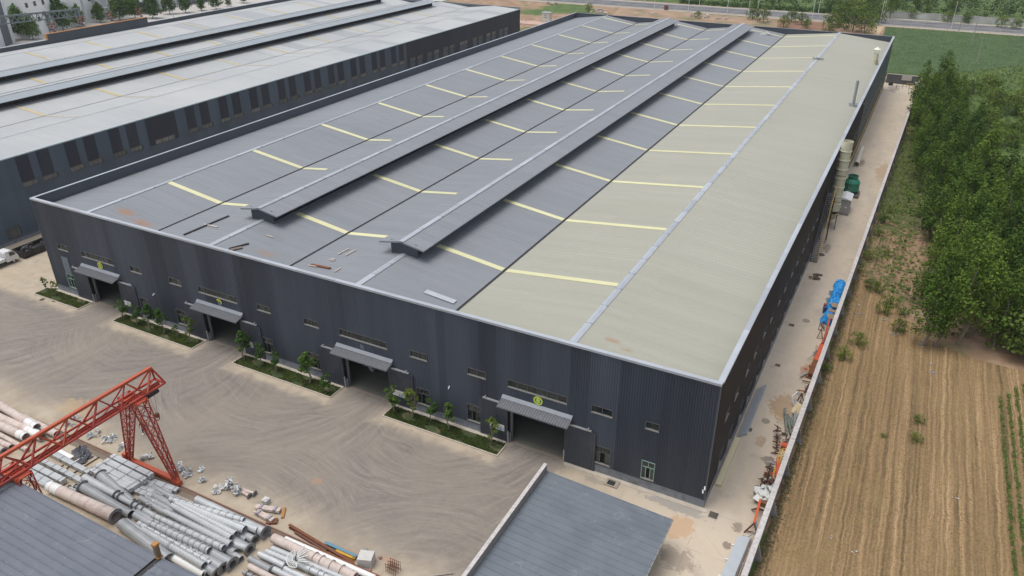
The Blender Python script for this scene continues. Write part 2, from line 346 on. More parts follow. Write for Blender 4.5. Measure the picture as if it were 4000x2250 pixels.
# ================================================================ MAIN FACTORY
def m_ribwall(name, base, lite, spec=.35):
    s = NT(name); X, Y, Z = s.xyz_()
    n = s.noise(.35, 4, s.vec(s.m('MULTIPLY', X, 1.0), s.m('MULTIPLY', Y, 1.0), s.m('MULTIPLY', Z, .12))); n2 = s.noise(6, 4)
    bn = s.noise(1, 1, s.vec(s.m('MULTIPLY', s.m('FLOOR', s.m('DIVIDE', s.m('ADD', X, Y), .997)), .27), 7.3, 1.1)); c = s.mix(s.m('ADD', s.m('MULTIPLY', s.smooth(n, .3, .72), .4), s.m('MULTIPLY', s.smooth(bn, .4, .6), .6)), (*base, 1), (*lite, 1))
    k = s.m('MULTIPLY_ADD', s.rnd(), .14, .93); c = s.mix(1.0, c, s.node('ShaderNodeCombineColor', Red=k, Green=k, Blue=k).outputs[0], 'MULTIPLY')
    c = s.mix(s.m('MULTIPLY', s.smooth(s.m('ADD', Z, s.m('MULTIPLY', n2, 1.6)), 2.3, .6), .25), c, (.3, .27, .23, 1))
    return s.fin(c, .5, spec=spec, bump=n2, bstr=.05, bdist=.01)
M_WALL = m_ribwall('slate_wall_sheet', (.036, .045, .061), (.078, .094, .121))
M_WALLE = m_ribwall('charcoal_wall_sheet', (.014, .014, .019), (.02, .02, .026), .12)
M_WALLT = m_ribwall('teal_wall_sheet', (.06, .085, .1), (.075, .105, .12))
M_PLINTH = P('plinth_render', (.24, .26, .29), .85, var=.3, scale=1.2, dirt=(.1, .1, .1), dscale=1.4, damt=.6)
M_COPE = P('coping_metal', (.44, .47, .51), .45, .2, var=.12, scale=.6, rv=.1)
M_FRAME = P('window_frame_grey', (.11, .115, .12), .5, var=.15)
M_SILL = P('window_sill_grey', (.26, .255, .235), .7, var=.25, scale=3)
M_GREEN = P('window_frame_green', (.3, .46, .4), .5, var=.15)
M_DARK = P('interior_dark', (.02, .02, .022), .9)
M_GUT = P('gutter_dark', (.045, .045, .048), .8, var=.3)
def m_glass():
    s = NT('window_glass'); n = s.noise(1.7, 4); r = s.rnd()
    c = s.ramp(s.m('ADD', s.m('MULTIPLY', n, .7), s.m('MULTIPLY', r, .3)), [(.3, (.012, .016, .017)), (.55, (.03, .04, .038)), (.8, (.09, .115, .1))])
    return s.fin(c, .12, spec=.7)
M_GLASS = m_glass()
FAC = thing('factory_building', 'huge dark slate metal factory hall with four-bay grey and cream ridged roof', 'factory', (-46.8, 0, 0))
ZW0, ZW1 = .92, 13.94
PITCH = W / 376
# openings on the front: (x0,x1,z0,z1,panes,kind)
WINS = []
for x in (-90.75, -76.1, -68.9, -54.15, -46.95, -32.4, -25.3, -11.6): WINS.append((x, x + 2.1, 7.06, 7.88, 2, 'grey'))
WINS.append((-6.23, -4.96, 7.06, 7.88, 1, 'grey'))
for x in DOORS: WINS.append((x - 3.22, x + 3.22, 7.03, 7.88, 6, 'grey'))
for x, k in ((-90.8, 'green'), (-75.8, 'grey'), (-69, 'grey'), (-54.2, 'grey'), (-47.05, 'grey'), (-31.85, 'grey'), (-25.5, 'grey'), (-11.05, 'grey')): WINS.append((x, x + 1.65, 1.16, 3.27, 3, k))
WINS.append((-6.23, -4.98, 1.16, 3.27, 3, 'green'))
OPEN = [(a, b, c, d) for (a, b, c, d, _, _) in WINS] + [(d - 3.2, d + 3.2, 0, 4.72) for d in DOORS]
def spans(u, z0, z1, opens):
    iv = [(z0, z1)]
    for (a, b, c, d) in opens:
        if a < u < b:
            nv = []
            for (p, q) in iv:
                if d <= p or c >= q: nv.append((p, q)); continue
                if c > p: nv.append((p, c))
                if d < q: nv.append((d, q))
            iv = nv
    return iv
PROF = ((0, 0), (.76, 0), (.8, .026), (.95, .026), (1, 0))   # one rib: u fraction, depth inwards
def islands(m):
    key = lambda v: (round(v[0], 3), round(v[1], 3), round(v[2], 3)); par = {}
    def find(a):
        while par.setdefault(a, a) != a: a = par[a]
        return a
    for f in m.f:
        r = [find(key(m.v[i])) for i in f]
        for x in r[1:]: par[find(x)] = find(r[0])
    out = {}
    for f in m.f: out.setdefault(find(key(m.v[f[0]])), MB()).add([m.v[i] for i in f], (tuple(range(len(f))),))
    return list(out.values())
def ribwall(parent, name, u0, u1, pitch, per, z0, z1, opens, place, matf):
    """ribbed sheet cladding as separate sheets of `per` ribs; place(u,depth,z)->point"""
    n = round((u1 - u0) / pitch); k = 0
    while k < n:
        m = MB()
        for r in range(k, min(k + per, n)):
            for (a, da), (b, db) in zip(PROF, PROF[1:]):
                ua, ub = u0 + (r + a) * pitch, u0 + (r + b) * pitch
                for (p, q) in spans((ua + ub) / 2, z0, z1, opens): m.quad(place(ua, da, p), place(ub, db, p), place(ub, db, q), place(ua, da, q))
        for mm in islands(m): mm.build(name, matf(u0 + (k + per / 2) * pitch), parent, smooth='keep')
        k += per
ribwall(FAC, 'wall_panel', -W, 0, PITCH, 4, ZW0, ZW1, OPEN, lambda u, d, z: (u, d, z), lambda u: M_WALL)
# right wall: windows in two rows
RW = []
y = 4.4
while y < 178:
    if not (55 < y < 72):
        for q in (0, 3.7): RW.append((y + q, y + q + 1.5, 7.0, 7.85, 2, 'grey'))
        for q in (0, 3.7): RW.append((y + q, y + q + 1.5, 1.16, 3.2, 2, 'grey'))
    y += 8.35
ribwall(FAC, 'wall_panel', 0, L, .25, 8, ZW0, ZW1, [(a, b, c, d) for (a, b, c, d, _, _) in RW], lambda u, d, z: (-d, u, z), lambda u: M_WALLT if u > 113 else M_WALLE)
m = MB(); m.box(-W, -W + .1, .06, L, 0, ZW1); m.build('wall', M_WALL, FAC)
m = MB(); m.box(-W + .1, -.06, L - .1, L, 0, ZW1); m.build('wall', M_WALL, FAC)
# added black lining keeps the hall dark; its colour stands for indoor shade
m = MB()
for (a, b) in ((-W + .1, DOORS[0] - 3.2), (DOORS[0] + 3.2, DOORS[1] - 3.2), (DOORS[1] + 3.2, DOORS[2] - 3.2), (DOORS[2] + 3.2, DOORS[3] - 3.2), (DOORS[3] + 3.2, -.3)): m.box(a, b, .3, .36, 0, 12.3)
for d in DOORS: m.box(d - 3.2, d + 3.2, .3, .36, 4.72, 12.3)
m.box(-.36, -.3, .36, L - .1, 0, 12.3); m.build('shade_lining', M_DARK, FAC)
m = MB(); m.quad((-W + .1, .4, .012), (-.36, .4, .012), (-.36, L - .2, .012), (-W + .1, L - .2, .012)); m.build('hall_floor', P('hall_floor_concrete', (.2, .195, .165), .6, var=.25, scale=.4), FAC)
m = MB()
for (a, b) in ((-W, DOORS[0] - 3.2), (DOORS[0] + 3.2, DOORS[1] - 3.2), (DOORS[1] + 3.2, DOORS[2] - 3.2), (DOORS[2] + 3.2, DOORS[3] - 3.2), (DOORS[3] + 3.2, .03)): m.box(a, b, -.03, .25, 0, .9)
m.box(-.25, .03, .25, L, 0, .9); m.build('plinth', M_PLINTH, FAC)
m = MB()
for (a, b) in ((-W, DOORS[0] - 3.2), (DOORS[0] + 3.2, DOORS[1] - 3.2), (DOORS[1] + 3.2, DOORS[2] - 3.2), (DOORS[2] + 3.2, DOORS[3] - 3.2), (DOORS[3] + 3.2, .06)): m.box(a, b, -.07, -.031, .86, .94)
m.box(.031, .07, -.03, L, .86, .94); m.build('drip_flashing', P('flashing_grey', (.2, .22, .25), .5), FAC)
for (xa_, xb_) in ((-.09, .035), (-W - .03, -W + .09)): m = MB(); m.box(xa_, xb_, -.035, .07, .92, 13.94); m.build('corner_trim', P('corner_trim_slate', (.09, .1, .12), .5), FAC)
# concrete apron along the wall foot
m = MB()
for (a, b) in ((-W - 1.2, DOORS[0] - 3.4), (DOORS[0] + 3.4, DOORS[1] - 3.4), (DOORS[1] + 3.4, DOORS[2] - 3.4), (DOORS[2] + 3.4, DOORS[3] - 3.4)): m.box(a, b, -.5, -.03, 0, .09)
m.box(-14.1, .5, -.55, -.03, 0, .05); m.build('wall_apron', P('apron_concrete', (.52, .46, .38), .85, var=.25, scale=1.2), FAC)
# windows
def window(parent, w, place, nout):
    a, b, c, d, n, k = w; fm = M_GREEN if k == 'green' else M_FRAME
    fr = MB(); t = .06
    def bx(u0, u1, z0, z1, e0, e1):
        p = [place(u, e, z) for z in (z0, z1) for (u, e) in ((u0, e0), (u1, e0), (u1, e1), (u0, e1))]; fr.hexa(p)
    bx(a - .03, b + .03, d - .02, d + .04, -.04, .2); bx(a - .03, a + .03, c, d - .02, -.04, .2); bx(b - .03, b + .03, c, d - .02, -.04, .2)
    tall = (d - c) > 1.5
    if tall:
        zt = c + (d - c) * .66; bx(a + t, b - t, zt - .04, zt + .04, .05, .12)
        for i in range(1, n): u = a + (b - a) * i / n; bx(u - .03, u + .03, c + .05, zt - .04, .05, .12)
        bx(a + (b - a) / 2 - .03, a + (b - a) / 2 + .03, zt + .04, d - .02, .05, .12)
    else:
        for i in range(1, n): u = a + (b - a) * i / n; bx(u - .03, u + .03, c + .05, d - .02, .05, .13)
    o = fr.build('window', fm, parent)
    sm = MB(); p = [place(u, e, z) for z in (c - .07, c + .05) for (u, e) in ((a - .05, -.07), (b + .05, -.07), (b + .05, .16), (a - .05, .16))]; sm.hexa(p); sm.build('sill', M_SILL, o)
    cells = []
    if tall: cells = [(a + (b - a) * i / n, a + (b - a) * (i + 1) / n, c + .05, zt) for i in range(n)] + [(a + t, (a + b) / 2, zt, d), ((a + b) / 2, b - t, zt, d)]
    else: cells = [(a + (b - a) * i / n, a + (b - a) * (i + 1) / n, c + .05, d) for i in range(n)]
    for i, (u0, u1, z0, z1) in enumerate(cells):
        if tall and i == 1 and R.random() < .6: continue    # an open casement
        g = MB(); g.quad(place(u0, .1, z0), place(u1, .1, z0), place(u1, .1, z1), place(u0, .1, z1)); g.build('pane', M_GLASS, o)
for wv in WINS: window(FAC, wv, lambda u, e, z: (u, e, z), -1)
for wv in RW: window(FAC, wv, lambda u, e, z: (-e, u, z), 1)
# lighter patch panel beside the left door
m = MB()
for i in range(6): m.box(-90.7 + i * .232, -90.7 + i * .232 + .19, -.05, -.012, 3.36, 6.0)
m.build('patch_panel', P('patch_sheet_blue_grey', (.17, .2, .245), .5), FAC)
# ---- roof
RIDGE = (-82.6, -60.55, -38.9, -14.0); VAL = (-93.6, -72.4, -50.5, -28.0, -.12); ZR, ZV = 13.9, 12.45
def m_roof(name, base, lite, rust):
    s = NT(name); X, Y, Z = s.xyz_(); n1 = s.noise(.06, 5); n2 = s.noise(.9, 6); n3 = s.noise(7, 4)
    row = s.m('FLOOR', s.m('DIVIDE', Y, .75)); wn = s.node('ShaderNodeTexWhiteNoise', {'noise_dimensions': '2D'}, Vector=s.vec(row, s.m('FLOOR', s.m('DIVIDE', X, 11.0)), 0)).outputs['Value']
    sn = s.noise(1, 2, s.vec(s.m('MULTIPLY', X, .02), s.m('MULTIPLY', Y, .55), 3))
    c = s.mix(s.m('ADD', s.m('MULTIPLY', s.smooth(n1, .3, .7), .5), s.m('MULTIPLY', s.smooth(sn, .3, .75), .5)), (*base, 1), (*lite, 1))
    k = s.m('MULTIPLY_ADD', wn, .05, .975); c = s.mix(1.0, c, s.node('ShaderNodeCombineColor', Red=k, Green=k, Blue=k).outputs[0], 'MULTIPLY')
    # dusty run-off stripes down the slope
    du = s.noise(1, 4, s.vec(s.m('MULTIPLY', X, .12), s.m('MULTIPLY', Y, 3.0), 8)); c = s.mix(s.m('MULTIPLY', s.smooth(du, .5, .8), .12), c, (.36, .34, .3, 1))
    wb = s.m('MULTIPLY_ADD', s.noise(1, 6, s.vec(s.m('MULTIPLY', X, .8), s.m('MULTIPLY', Y, 4), 5), .75), 2.6, -1.15)
    for (px, py, rx, ry, am) in rust:
        p = G(px, py, 13.2); c = s.mix(s.m('MULTIPLY', s.blob(p.x, p.y, rx, ry, .8, wb), am), c, (.34, .17, .075, 1))
    return s.fin(c, .5, spec=.35, bump=n3, bstr=.05, bdist=.01)
M_ROOFG = m_roof('roof_sheet_grey', (.212, .226, .246), (.245, .257, .275), ((495, 835, 2.4, 1.3, .75), (555, 862, 2.6, 1.2, .7), (1040, 985, 2.0, 1.0, .45), (1390, 640, 1.2, 1.5, .25), (1130, 1030, 1.2, .8, .45)))
M_ROOFC = m_roof('roof_sheet_cream', (.345, .342, .282), (.38, .376, .315), ((2395, 1345, 1.2, .6, .7), (2450, 1375, 1.0, .4, .5)))
M_STRIP = P('skylight_grp_yellow', (.66, .64, .38), .5, var=.12, scale=.5, rv=.06, dirt=(.6, .55, .36), dscale=.3, damt=.5)
M_CAP = P('ridge_cap_metal', (.46, .49, .53), .4, .2, var=.14, scale=.8, rv=.12)
SW = .75; NS = int(L / SW)
def sheet_mesh(name, xr, xv, zr, zv, mat, rows=None):
    """one roof sheet with a raised seam, running from ridge to valley; rows=None: local single sheet"""
    m = MB(); t = .02
    for y0 in (rows if rows is not None else (0,)):
        pr = ((0, 0), (.025, t), (.055, t), (.08, 0), (SW, 0))
        if rows is not None and len(rows) > 1: pass
        for (a, ha), (b, hb) in zip(pr, pr[1:]): m.quad((xr, y0 + a, zr + ha), (xr, y0 + b, zr + hb), (xv, y0 + b, zv + hb), (xv, y0 + a, zv + ha))
    return m
NEAR = {0: 26, 1: 30, 2: 32, 3: 34, 4: 36, 5: 40, 6: 52, 7: 50}
slopes = []
for i, xr in enumerate(RIDGE): slopes += [(xr, VAL[i]), (xr, VAL[i + 1])]
def slope_z(k, x):
    xr, xv = slopes[k]; return ZR + (ZV - ZR) * (x - xr) / (xv - xr)
for k, (xr, xv) in enumerate(slopes):
    mt = M_ROOFC if k >= 6 else M_ROOFG
    xa = xr + (.12 if xv > xr else -.12); xb = xv + (-.13 if xv > xr else .13)
    if xv == VAL[0]: xb = xv + .02
    if xv == VAL[4]: xb = xv - .02
    za, zb = slope_z(k, xa), slope_z(k, xb)
    nn = NEAR[k]
    base = sheet_mesh('roof_sheet', xa, xb, za, zb, mt).build('roof_sheet', mt, FAC, local=True, smooth='keep')
    og = ORG[FAC.name]; base.location = (-og.x, .3, 0)
    for r in range(1, nn):
        c = base.copy(); col.objects.link(c); c.parent = FAC; c.location = (-og.x, .3 + r * SW, 0)
    o = sheet_mesh('roof_sheets', xa, xb, za, zb, mt, [.3 + r * SW for r in range(nn, NS - 1)]).build('roof_sheets', mt, FAC, smooth='keep'); o['kind'] = 'stuff'
# valley gutters and ridge caps in lengths
for xv in VAL[1:4]:
    m = MB(); m.box(xv - .17, xv + .17, .3, L - .2, ZV - .25, ZV - .02); m.box(xv - .15, xv - .12, .3, L - .2, ZV - .02, ZV + .05); m.box(xv + .12, xv + .15, .3, L - .2, ZV - .02, ZV + .05); m.build('valley_gutter', M_GUT, FAC)
def capseg(x, z, hw, drop, ln):
    m = MB(); m.quad((x - hw, .02, z - drop), (x, .02, z), (x, ln - .02, z), (x - hw, ln - .02, z - drop)); m.quad((x, .02, z), (x + hw, .02, z - drop), (x + hw, ln - .02, z - drop), (x, ln - .02, z)); m.box(x - hw, x + hw, -.05, .05, z - drop * .5, z + .012); return m
def cap_line(name, x, z, hw, drop, y0, y1, ln, mat, parent, og):
    b = None; y = y0
    while y < y1 - .2:
        if b is None: b = capseg(x, z, hw, drop, ln).build(name, mat, parent, local=True); b.location = (-og.x, y - og.y, 0)
        else:
            c = b.copy(); col.objects.link(c); c.parent = parent; c.location = (-og.x, y - og.y, 0)
        y += ln
og = ORG[FAC.name]
cap_line('ridge_cap', RIDGE[0], ZR + .11, .33, .09, .3, L - 1, 5.2, M_CAP, FAC, og)
cap_line('ridge_cap', RIDGE[3], ZR + .11, .36, .09, .3, L - 1, 4.0, M_CAP, FAC, og)
for x in RIDGE[1:3]:
    cap_line('ridge_cap', x, ZR + .11, .36, .09, .3, 8.9, 2.9, M_CAP, FAC, og); cap_line('ridge_cap', x, ZR + .11, .36, .09, 176, L - .5, 3.3, M_CAP, FAC, og)
# parapet inner faces and coping
m = MB(); m.box(-W + .1, -.2, .12, .2, 12.2, 13.94); m.box(-W + .1, -W + .2, .2, L - .1, 12.2, 13.93); m.box(-W + .2, -.2, L - .25, L - .1, 12.2, 13.94); m.box(-.2, -.12, .2, L - .1, 12.2, 13.93); m.build('parapet_lining', P('parapet_lining_slate', (.075, .088, .11), .55, var=.15, scale=.4), FAC)
nseg = 18
for i in range(nseg):
    a = -W - .06 + i * (W + .12) / nseg; b = a + (W + .12) / nseg - .015
    m = MB(); m.box(a, b, -.1, .34, 13.95, 14.02); m.box(a, b, -.1, -.075, 13.78, 13.95); m.build('coping', M_COPE, FAC)
nseg = 38
for i in range(nseg):
    a = .35 + i * (L - .3) / nseg; b = a + (L - .3) / nseg - .015
    m = MB(); m.box(-.42, .1, a, b, 13.95, 14.015); m.box(.08, .1, a, b, 13.8, 13.95); m.build('coping', M_COPE, FAC)
nseg = 22
for i in range(nseg):
    a = .35 + i * (L - .3) / nseg; b = a + (L - .3) / nseg - .015
    m = MB(); m.box(-W - .06, -W + .3, a, b, 13.95, 14.015); m.build('coping', M_COPE, FAC)
for i in range(12):
    a = -W + .32 + i * (W - .8) / 12; b = a + (W - .8) / 12 - .015
    m = MB(); m.box(a, b, L - .35, L + .06, 13.95, 14.01); m.build('coping', P('coping_dark', (.2, .23, .26), .5), FAC)
# skylight strips
def strip(k, xs, xe, y):
    t = .04; m = MB(); z0, z1 = slope_z(k, xs) + t, slope_z(k, xe) + t
    m.hexa(((xs, y, z0 - .03), (xs, y + .78, z0 - .03), (xe, y + .78, z1 - .03), (xe, y, z1 - .03), (xs, y, z0), (xs, y + .78, z0), (xe, y + .78, z1), (xe, y, z1)))
    m.build('skylight', M_STRIP, FAC)
for i in range(11):
    y = 12.8 + 16.5 * i
    if y > L - 4: break
    strip(1, RIDGE[0] + .36, VAL[1] - .2, y); strip(2, -67.4, VAL[1] + .2, y); strip(3, RIDGE[1] + 1.85, VAL[2] - .2, y)
    strip(4, -44.0, VAL[2] + .2, y); strip(5, RIDGE[2] + 1.85, VAL[3] - .2, y); strip(6, RIDGE[3] - .4, VAL[3] + .2, y)
# ridge monitors
def monitor(parent, xr, og, y0, y1, mroof, mwall, mcap, hw=1.8, ew=3.05, z0=13.4, zr=15.62, ze=15.08, seg=1.0, sheets=True, capn='ridge_cap'):
    m = MB(); m.box(xr - hw, xr + hw, y0 + .55, y0 + .62, z0, ze + .28)
    for i in range(18):
        x = xr - hw + .02 + i * (2 * hw / 18); m.box(x, x + .05, y0 + .51, y0 + .55, z0, ze + .2)
    o = m.build('monitor', mwall, parent); m = MB(); m.box(xr - hw, xr + hw, y1 - .62, y1 - .55, z0, ze + .28); m.build('end_wall', mwall, o)
    m = MB(); m.box(xr - hw + .02, xr - hw + .1, y0 + .62, y1 - .62, z0, z0 + .55); m.box(xr + hw - .1, xr + hw - .02, y0 + .62, y1 - .62, z0, z0 + .55); m.build('upstand', mwall, o)
    m = MB(); m.box(xr + hw - .35, xr + hw - .3, y0 + .62, y1 - .62, z0 + .55, ze + .1); m.box(xr - hw + .3, xr - hw + .35, y0 + .62, y1 - .62, z0 + .55, ze + .1); m.build('louvre_shade', M_DARK, o)  # black sheets put the shade inside the open louvres into colour
    m = MB(); n = int((y1 - y0) / 6)
    for i in range(n + 1):
        y = y0 + .7 + i * (y1 - y0 - 1.5) / n
        for sx in (-1, 1): m.box(xr + sx * hw - .05, xr + sx * hw + .05, y, y + .08, z0 + .55, ze + .15)
    m.build('mullions', P('steel_dark', (.06, .065, .07), .6), o)
    for sx in (-1, 1):
        m = MB(); n = int((y1 - y0) / seg)
        for i in range(n):
            a = y0 + i * (y1 - y0) / n; b = a + (y1 - y0) / n
            for (p, hp), (q, hq) in zip(((0, 0), (.04, .028), (.08, .028), (.12, 0), (b - a, 0)), ((.04, .028), (.08, .028), (.12, 0), (b - a, 0))):
                m.quad((xr, a + p, zr + hp), (xr, a + q, zr + hq), (xr + sx * ew, a + q, ze + hq), (xr + sx * ew, a + p, ze + hp))
        m.quad((xr, y0, zr - .1), (xr, y1, zr - .1), (xr + sx * ew, y1, ze - .1), (xr + sx * ew, y0, ze - .1))
        m.quad((xr + sx * ew, y0, ze - .1), (xr + sx * ew, y1, ze - .1), (xr + sx * ew, y1, ze), (xr + sx * ew, y0, ze))
        for yy in (y0, y1): m.quad((xr, yy, zr - .16), (xr + sx * ew, yy, ze - .16), (xr + sx * ew, yy, ze + .03), (xr, yy, zr + .03))
        m.build('monitor_roof', mroof, o, smooth='keep')
    b = None; y = y0
    while y < y1 - .5:
        if b is None: b = capseg(xr, zr + .1, .33, .08, 4.18).build(capn, mcap, o, local=True); b.location = (-og.x, y - og.y, 0)
        else:
            c = b.copy(); col.objects.link(c); c.parent = o; c.location = (-og.x, y - og.y, 0)
        y += 4.18
    return o
M_MONW = P('monitor_wall_slate', (.085, .105, .12), .5, var=.12)
for x in RIDGE[1:3]: monitor(FAC, x, og, 8.5, 175.7, M_ROOFG, M_MONW, M_CAP)
# ---- doors, canopies, signs
M_LEAF = P('door_leaf_slate', (.05, .06, .078), .5, var=.15, scale=.6, dirt=(.3, .27, .22), dscale=.5, damt=.12)
M_CANOPY = P('canopy_sheet_grey', (.155, .16, .175), .5, var=.12)
M_ALU = P('rail_aluminium', (.5, .51, .53), .4, .4, var=.15)
def leafmesh(x0, x1):
    m = MB(); n = 13; p = (x1 - x0) / n; m.box(x0, x1, -.12, -.09, .04, 4.74)
    for i in range(n): m.box(x0 + i * p + .01, x0 + i * p + p * .8, -.15, -.12, .05, 4.7)
    return m
for di, d in enumerate(DOORS):
    for sx in (-1, 1):
        a, b = (d - 6.5, d - 3.2) if sx < 0 else (d + 3.15, d + 6.45)
        lf = leafmesh(a, b).build('sliding_door', M_LEAF, FAC)
        e = b if sx < 0 else a
        m = MB(); m.box(e - .06, e + .06, -.17, -.08, .04, 1.5 if di else 1.3); m.build('edge_bar', M_ALU, lf)
        m = MB(); ra, rb = (a + .4, d - 3.9) if sx < 0 else (d + 3.4, b - .5); m.box(ra, rb, -.2, -.06, 4.76, 4.93); m.build('door_rail', M_ALU, FAC)
        m = MB(); xx = (ra + .3) if sx < 0 else (rb - .3); m.box(xx - .05, xx + .05, -.24, -.05, 4.93, 5.12); m.build('rail_bracket', M_ALU, FAC)
    m = MB(); n = 28; x0, x1 = d - 3.85, d + 3.9; p = (x1 - x0) / n
    f = lambda x, t, up: (x, -.02 - t * 1.35, 5.65 - t * .38 + up)
    for i in range(n):
        xa = x0 + i * p
        for (u, hu), (v, hv) in zip(((0, 0), (.25, .06), (.45, .06), (.6, 0), (1, 0)), ((.25, .06), (.45, .06), (.6, 0), (1, 0))):
            m.quad(f(xa + u * p, 0, hu), f(xa + v * p, 0, hv), f(xa + v * p, 1, hv), f(xa + u * p, 1, hu))
    m.hexa((f(x0, 1, -.12), f(x1, 1, -.12), f(x1, 0, -.12), f(x0, 0, -.12), f(x0, 1, -.01), f(x1, 1, -.01), f(x1, 0, -.01), f(x0, 0, -.01)))
    cn = m.build('canopy', M_CANOPY, FAC)
    m = MB(); m.quad((x0, -.012, 5.92), (x1, -.012, 5.92), f(x1, .24, .075), f(x0, .24, .075)); m.build('flashing', P('canopy_flashing', (.25, .27, .3), .45), cn)
    for xx in (x0 + .3, x1 - .3):
        m = MB(); m.bar((xx, -.05, 4.95), (xx, -1.3, 5.18), .06); m.bar((xx, -.03, 4.75), (xx, -.9, 5.15), .05); m.build('bracket', P('steel_dark', (.06, .065, .07), .6), cn)
    m = MB(); m.box(d - 3.2, d + 3.2, -.02, .3, 0, .016); m.build('door_sill', P('door_sill_stone', (.3, .25, .2), .8), FAC)
    m = MB(); m.box(d - 3.19, d - 2.95, .38, .6, 0, 4.7) ; m.box(d - 3.19, d - 2.95, .06, .3, 0, 1.15); m.build('door_column', P('column_grey', (.2, .2, .21), .7), FAC)
# number signs
def text_mesh(name, body, size, mat, place, parent):
    cu = bpy.data.curves.new(name, 'FONT'); cu.body = body; cu.size = size; cu.align_x = 'CENTER'; cu.align_y = 'CENTER'; cu.extrude = .006; cu.offset = size * .03
    t = bpy.data.objects.new(name, cu); col.objects.link(t); dg = bpy.context.evaluated_depsgraph_get()
    me = bpy.data.meshes.new_from_object(t.evaluated_get(dg)); bpy.data.objects.remove(t); me.materials.clear(); me.materials.append(mat)
    o = link(name, me, parent); o.location = Vector(place) - ORG.get(parent.name, Vector()); o.rotation_euler = (math.pi / 2, 0, 0); return o
M_YEL = P('sign_yellow', (.75, .78, .06), .5, var=.1); M_TEAL = P('sign_teal', (.02, .26, .22), .5, var=.1); M_GRN = P('sign_dark_green', (.03, .12, .05), .5, var=.1); M_GLUE = P('glue_marks', (.38, .42, .42), .8, var=.3, scale=8)
def nsign(x, z, r, dig, inner):
    m = MB(); m.disc((x, -.05, z), (0, -1, 0), r, .02, 28, r * .74); o = m.build('number_sign', M_YEL, FAC)
    m = MB(); m.disc((x, -.05, z), (0, -1, 0), r * .75, .01, 28); m.build('sign_disc', inner, o)
    text_mesh('digit', dig, r * 1.55, M_YEL, (x, -.068, z - .02), o)
nsign(-82.32, 6.45, .47, '5', M_GRN); nsign(-17.24, 6.45, .5, '8', M_TEAL)
m = MB(); x, z, r = -60.5, 6.4, .47           # broken sign: an upper arc of the ring and a scrap of the disc are left
for i in range(9):
    a0, a1 = math.radians(140 - i * 16), math.radians(140 - (i + 1) * 16)
    m.hexa([(x + q * math.cos(a), yy, z + q * math.sin(a)) for yy in (-.05, -.07) for (a, q) in ((a0, r), (a1, r), (a1, r * .72), (a0, r * .72))])
bs = m.build('number_sign', M_YEL, FAC); bs['label'] = 'broken ring sign with only its upper arc left'
m = MB(); m.box(x + .08, x + .28, -.06, -.05, z - .02, z + .2); m.build('sign_disc', M_TEAL, bs); m = MB(); m.box(x - .12, x + .06, -.062, -.05, z + .1, z + .22); m.build('digit', M_YEL, bs)
for q in range(4): m = MB(); m.box(x - .16 + q * .15, x - .11 + q * .15, -.055, -.04, z - .42 - .05 * (q % 2), z + .05); m.build('glue_strip', M_GLUE, bs)
g0 = None
for q in range(5):
    m = MB(); xx = -39.05 + q * .12; m.box(xx, xx + .04, -.052, -.04, 6.12 + (.18 if q == 4 else R.uniform(-.05, .05)), 6.72 - .045 * q - (.2 if q == 4 else 0))
    if g0 is None: g0 = m.build('glue_strip', M_GLUE, FAC)
    else: m.build('glue_strip', M_GLUE, FAC)
# safety boards on the door leaves
M_BOARD = P('board_white', (.78, .79, .78), .5, var=.08); M_TRI = P('pictogram_yellow', (.72, .62, .05), .5); M_BLU = P('pictogram_blue', (.1, .36, .62), .5)
def board(x0, z1, wd, plain=False):
    m = MB(); m.box(x0, x0 + wd, -.185, -.155, z1 - .75, z1); o = m.build('safety_board', M_BOARD, FAC)
    if plain: m = MB(); m.box(x0 + .5, x0 + 1.0, -.19, -.186, z1 - .6, z1 - .15); m.build('pictogram', P('board_faded_green', (.55, .62, .5), .5), o); return
    for k in range(4):
        m = MB(); cx = x0 + wd * (.17 + .2 * k); m.hexa([(cx + a, yy, z1 - .32 + b) for yy in (-.186, -.19) for (a, b) in ((-.13, 0), (.13, 0), (.004, .23), (-.004, .23))]); m.build('warning_triangle', M_TRI, o)
    for k in range(2): m = MB(); cx = x0 + wd * (.5 + .17 * k); m.box(cx, cx + .2, -.19, -.186, z1 - .66, z1 - .42); m.build('mandatory_square', M_BLU, o)
    if wd > 1.6: m = MB(); m.box(x0 + wd * .78, x0 + wd - .04, -.188, -.1855, z1 - .7, z1 - .3); m.build('notice', P('notice_grey', (.6, .62, .63), .5), o)
board(-79.0, 2.1, 1.3, True); board(-57.1, 2.08, 1.25); board(-35.05, 2.1, 1.65); board(-22.7, 2.1, 1.7)
# inside door 5: a pale partition with a dark hatch; machines behind door 7
m = MB(); m.box(-85.6, -77.5, 9.0, 9.15, 0, 5.5); pt = m.build('partition_wall', P('partition_plaster', (.5, .46, .42), .8, var=.2), FAC); m = MB(); m.box(-84.6, -82.8, 8.96, 8.99, 2.5, 4.2); m.build('hatch', M_GLASS, pt)
# small cameras and door hooks on the facade
M_WHITE = P('white_plastic', (.75, .76, .76), .4, var=.05)
def camera_unit(x, z, y=-.04):
    m = MB(); m.box(x - .05, x + .05, y - .12, y, z - .05, z + .05); m.tube((x, y - .1, z), (x + .08, y - .38, z - .08), .07, .07, 8); m.build('security_camera', M_WHITE, FAC)
for q in ((1757, 1508), (605, 1146)): p = FWp(*q); camera_unit(p.x, p.z)
camera_unit(-.12, 2.6); camera_unit(-.25, 2.15)
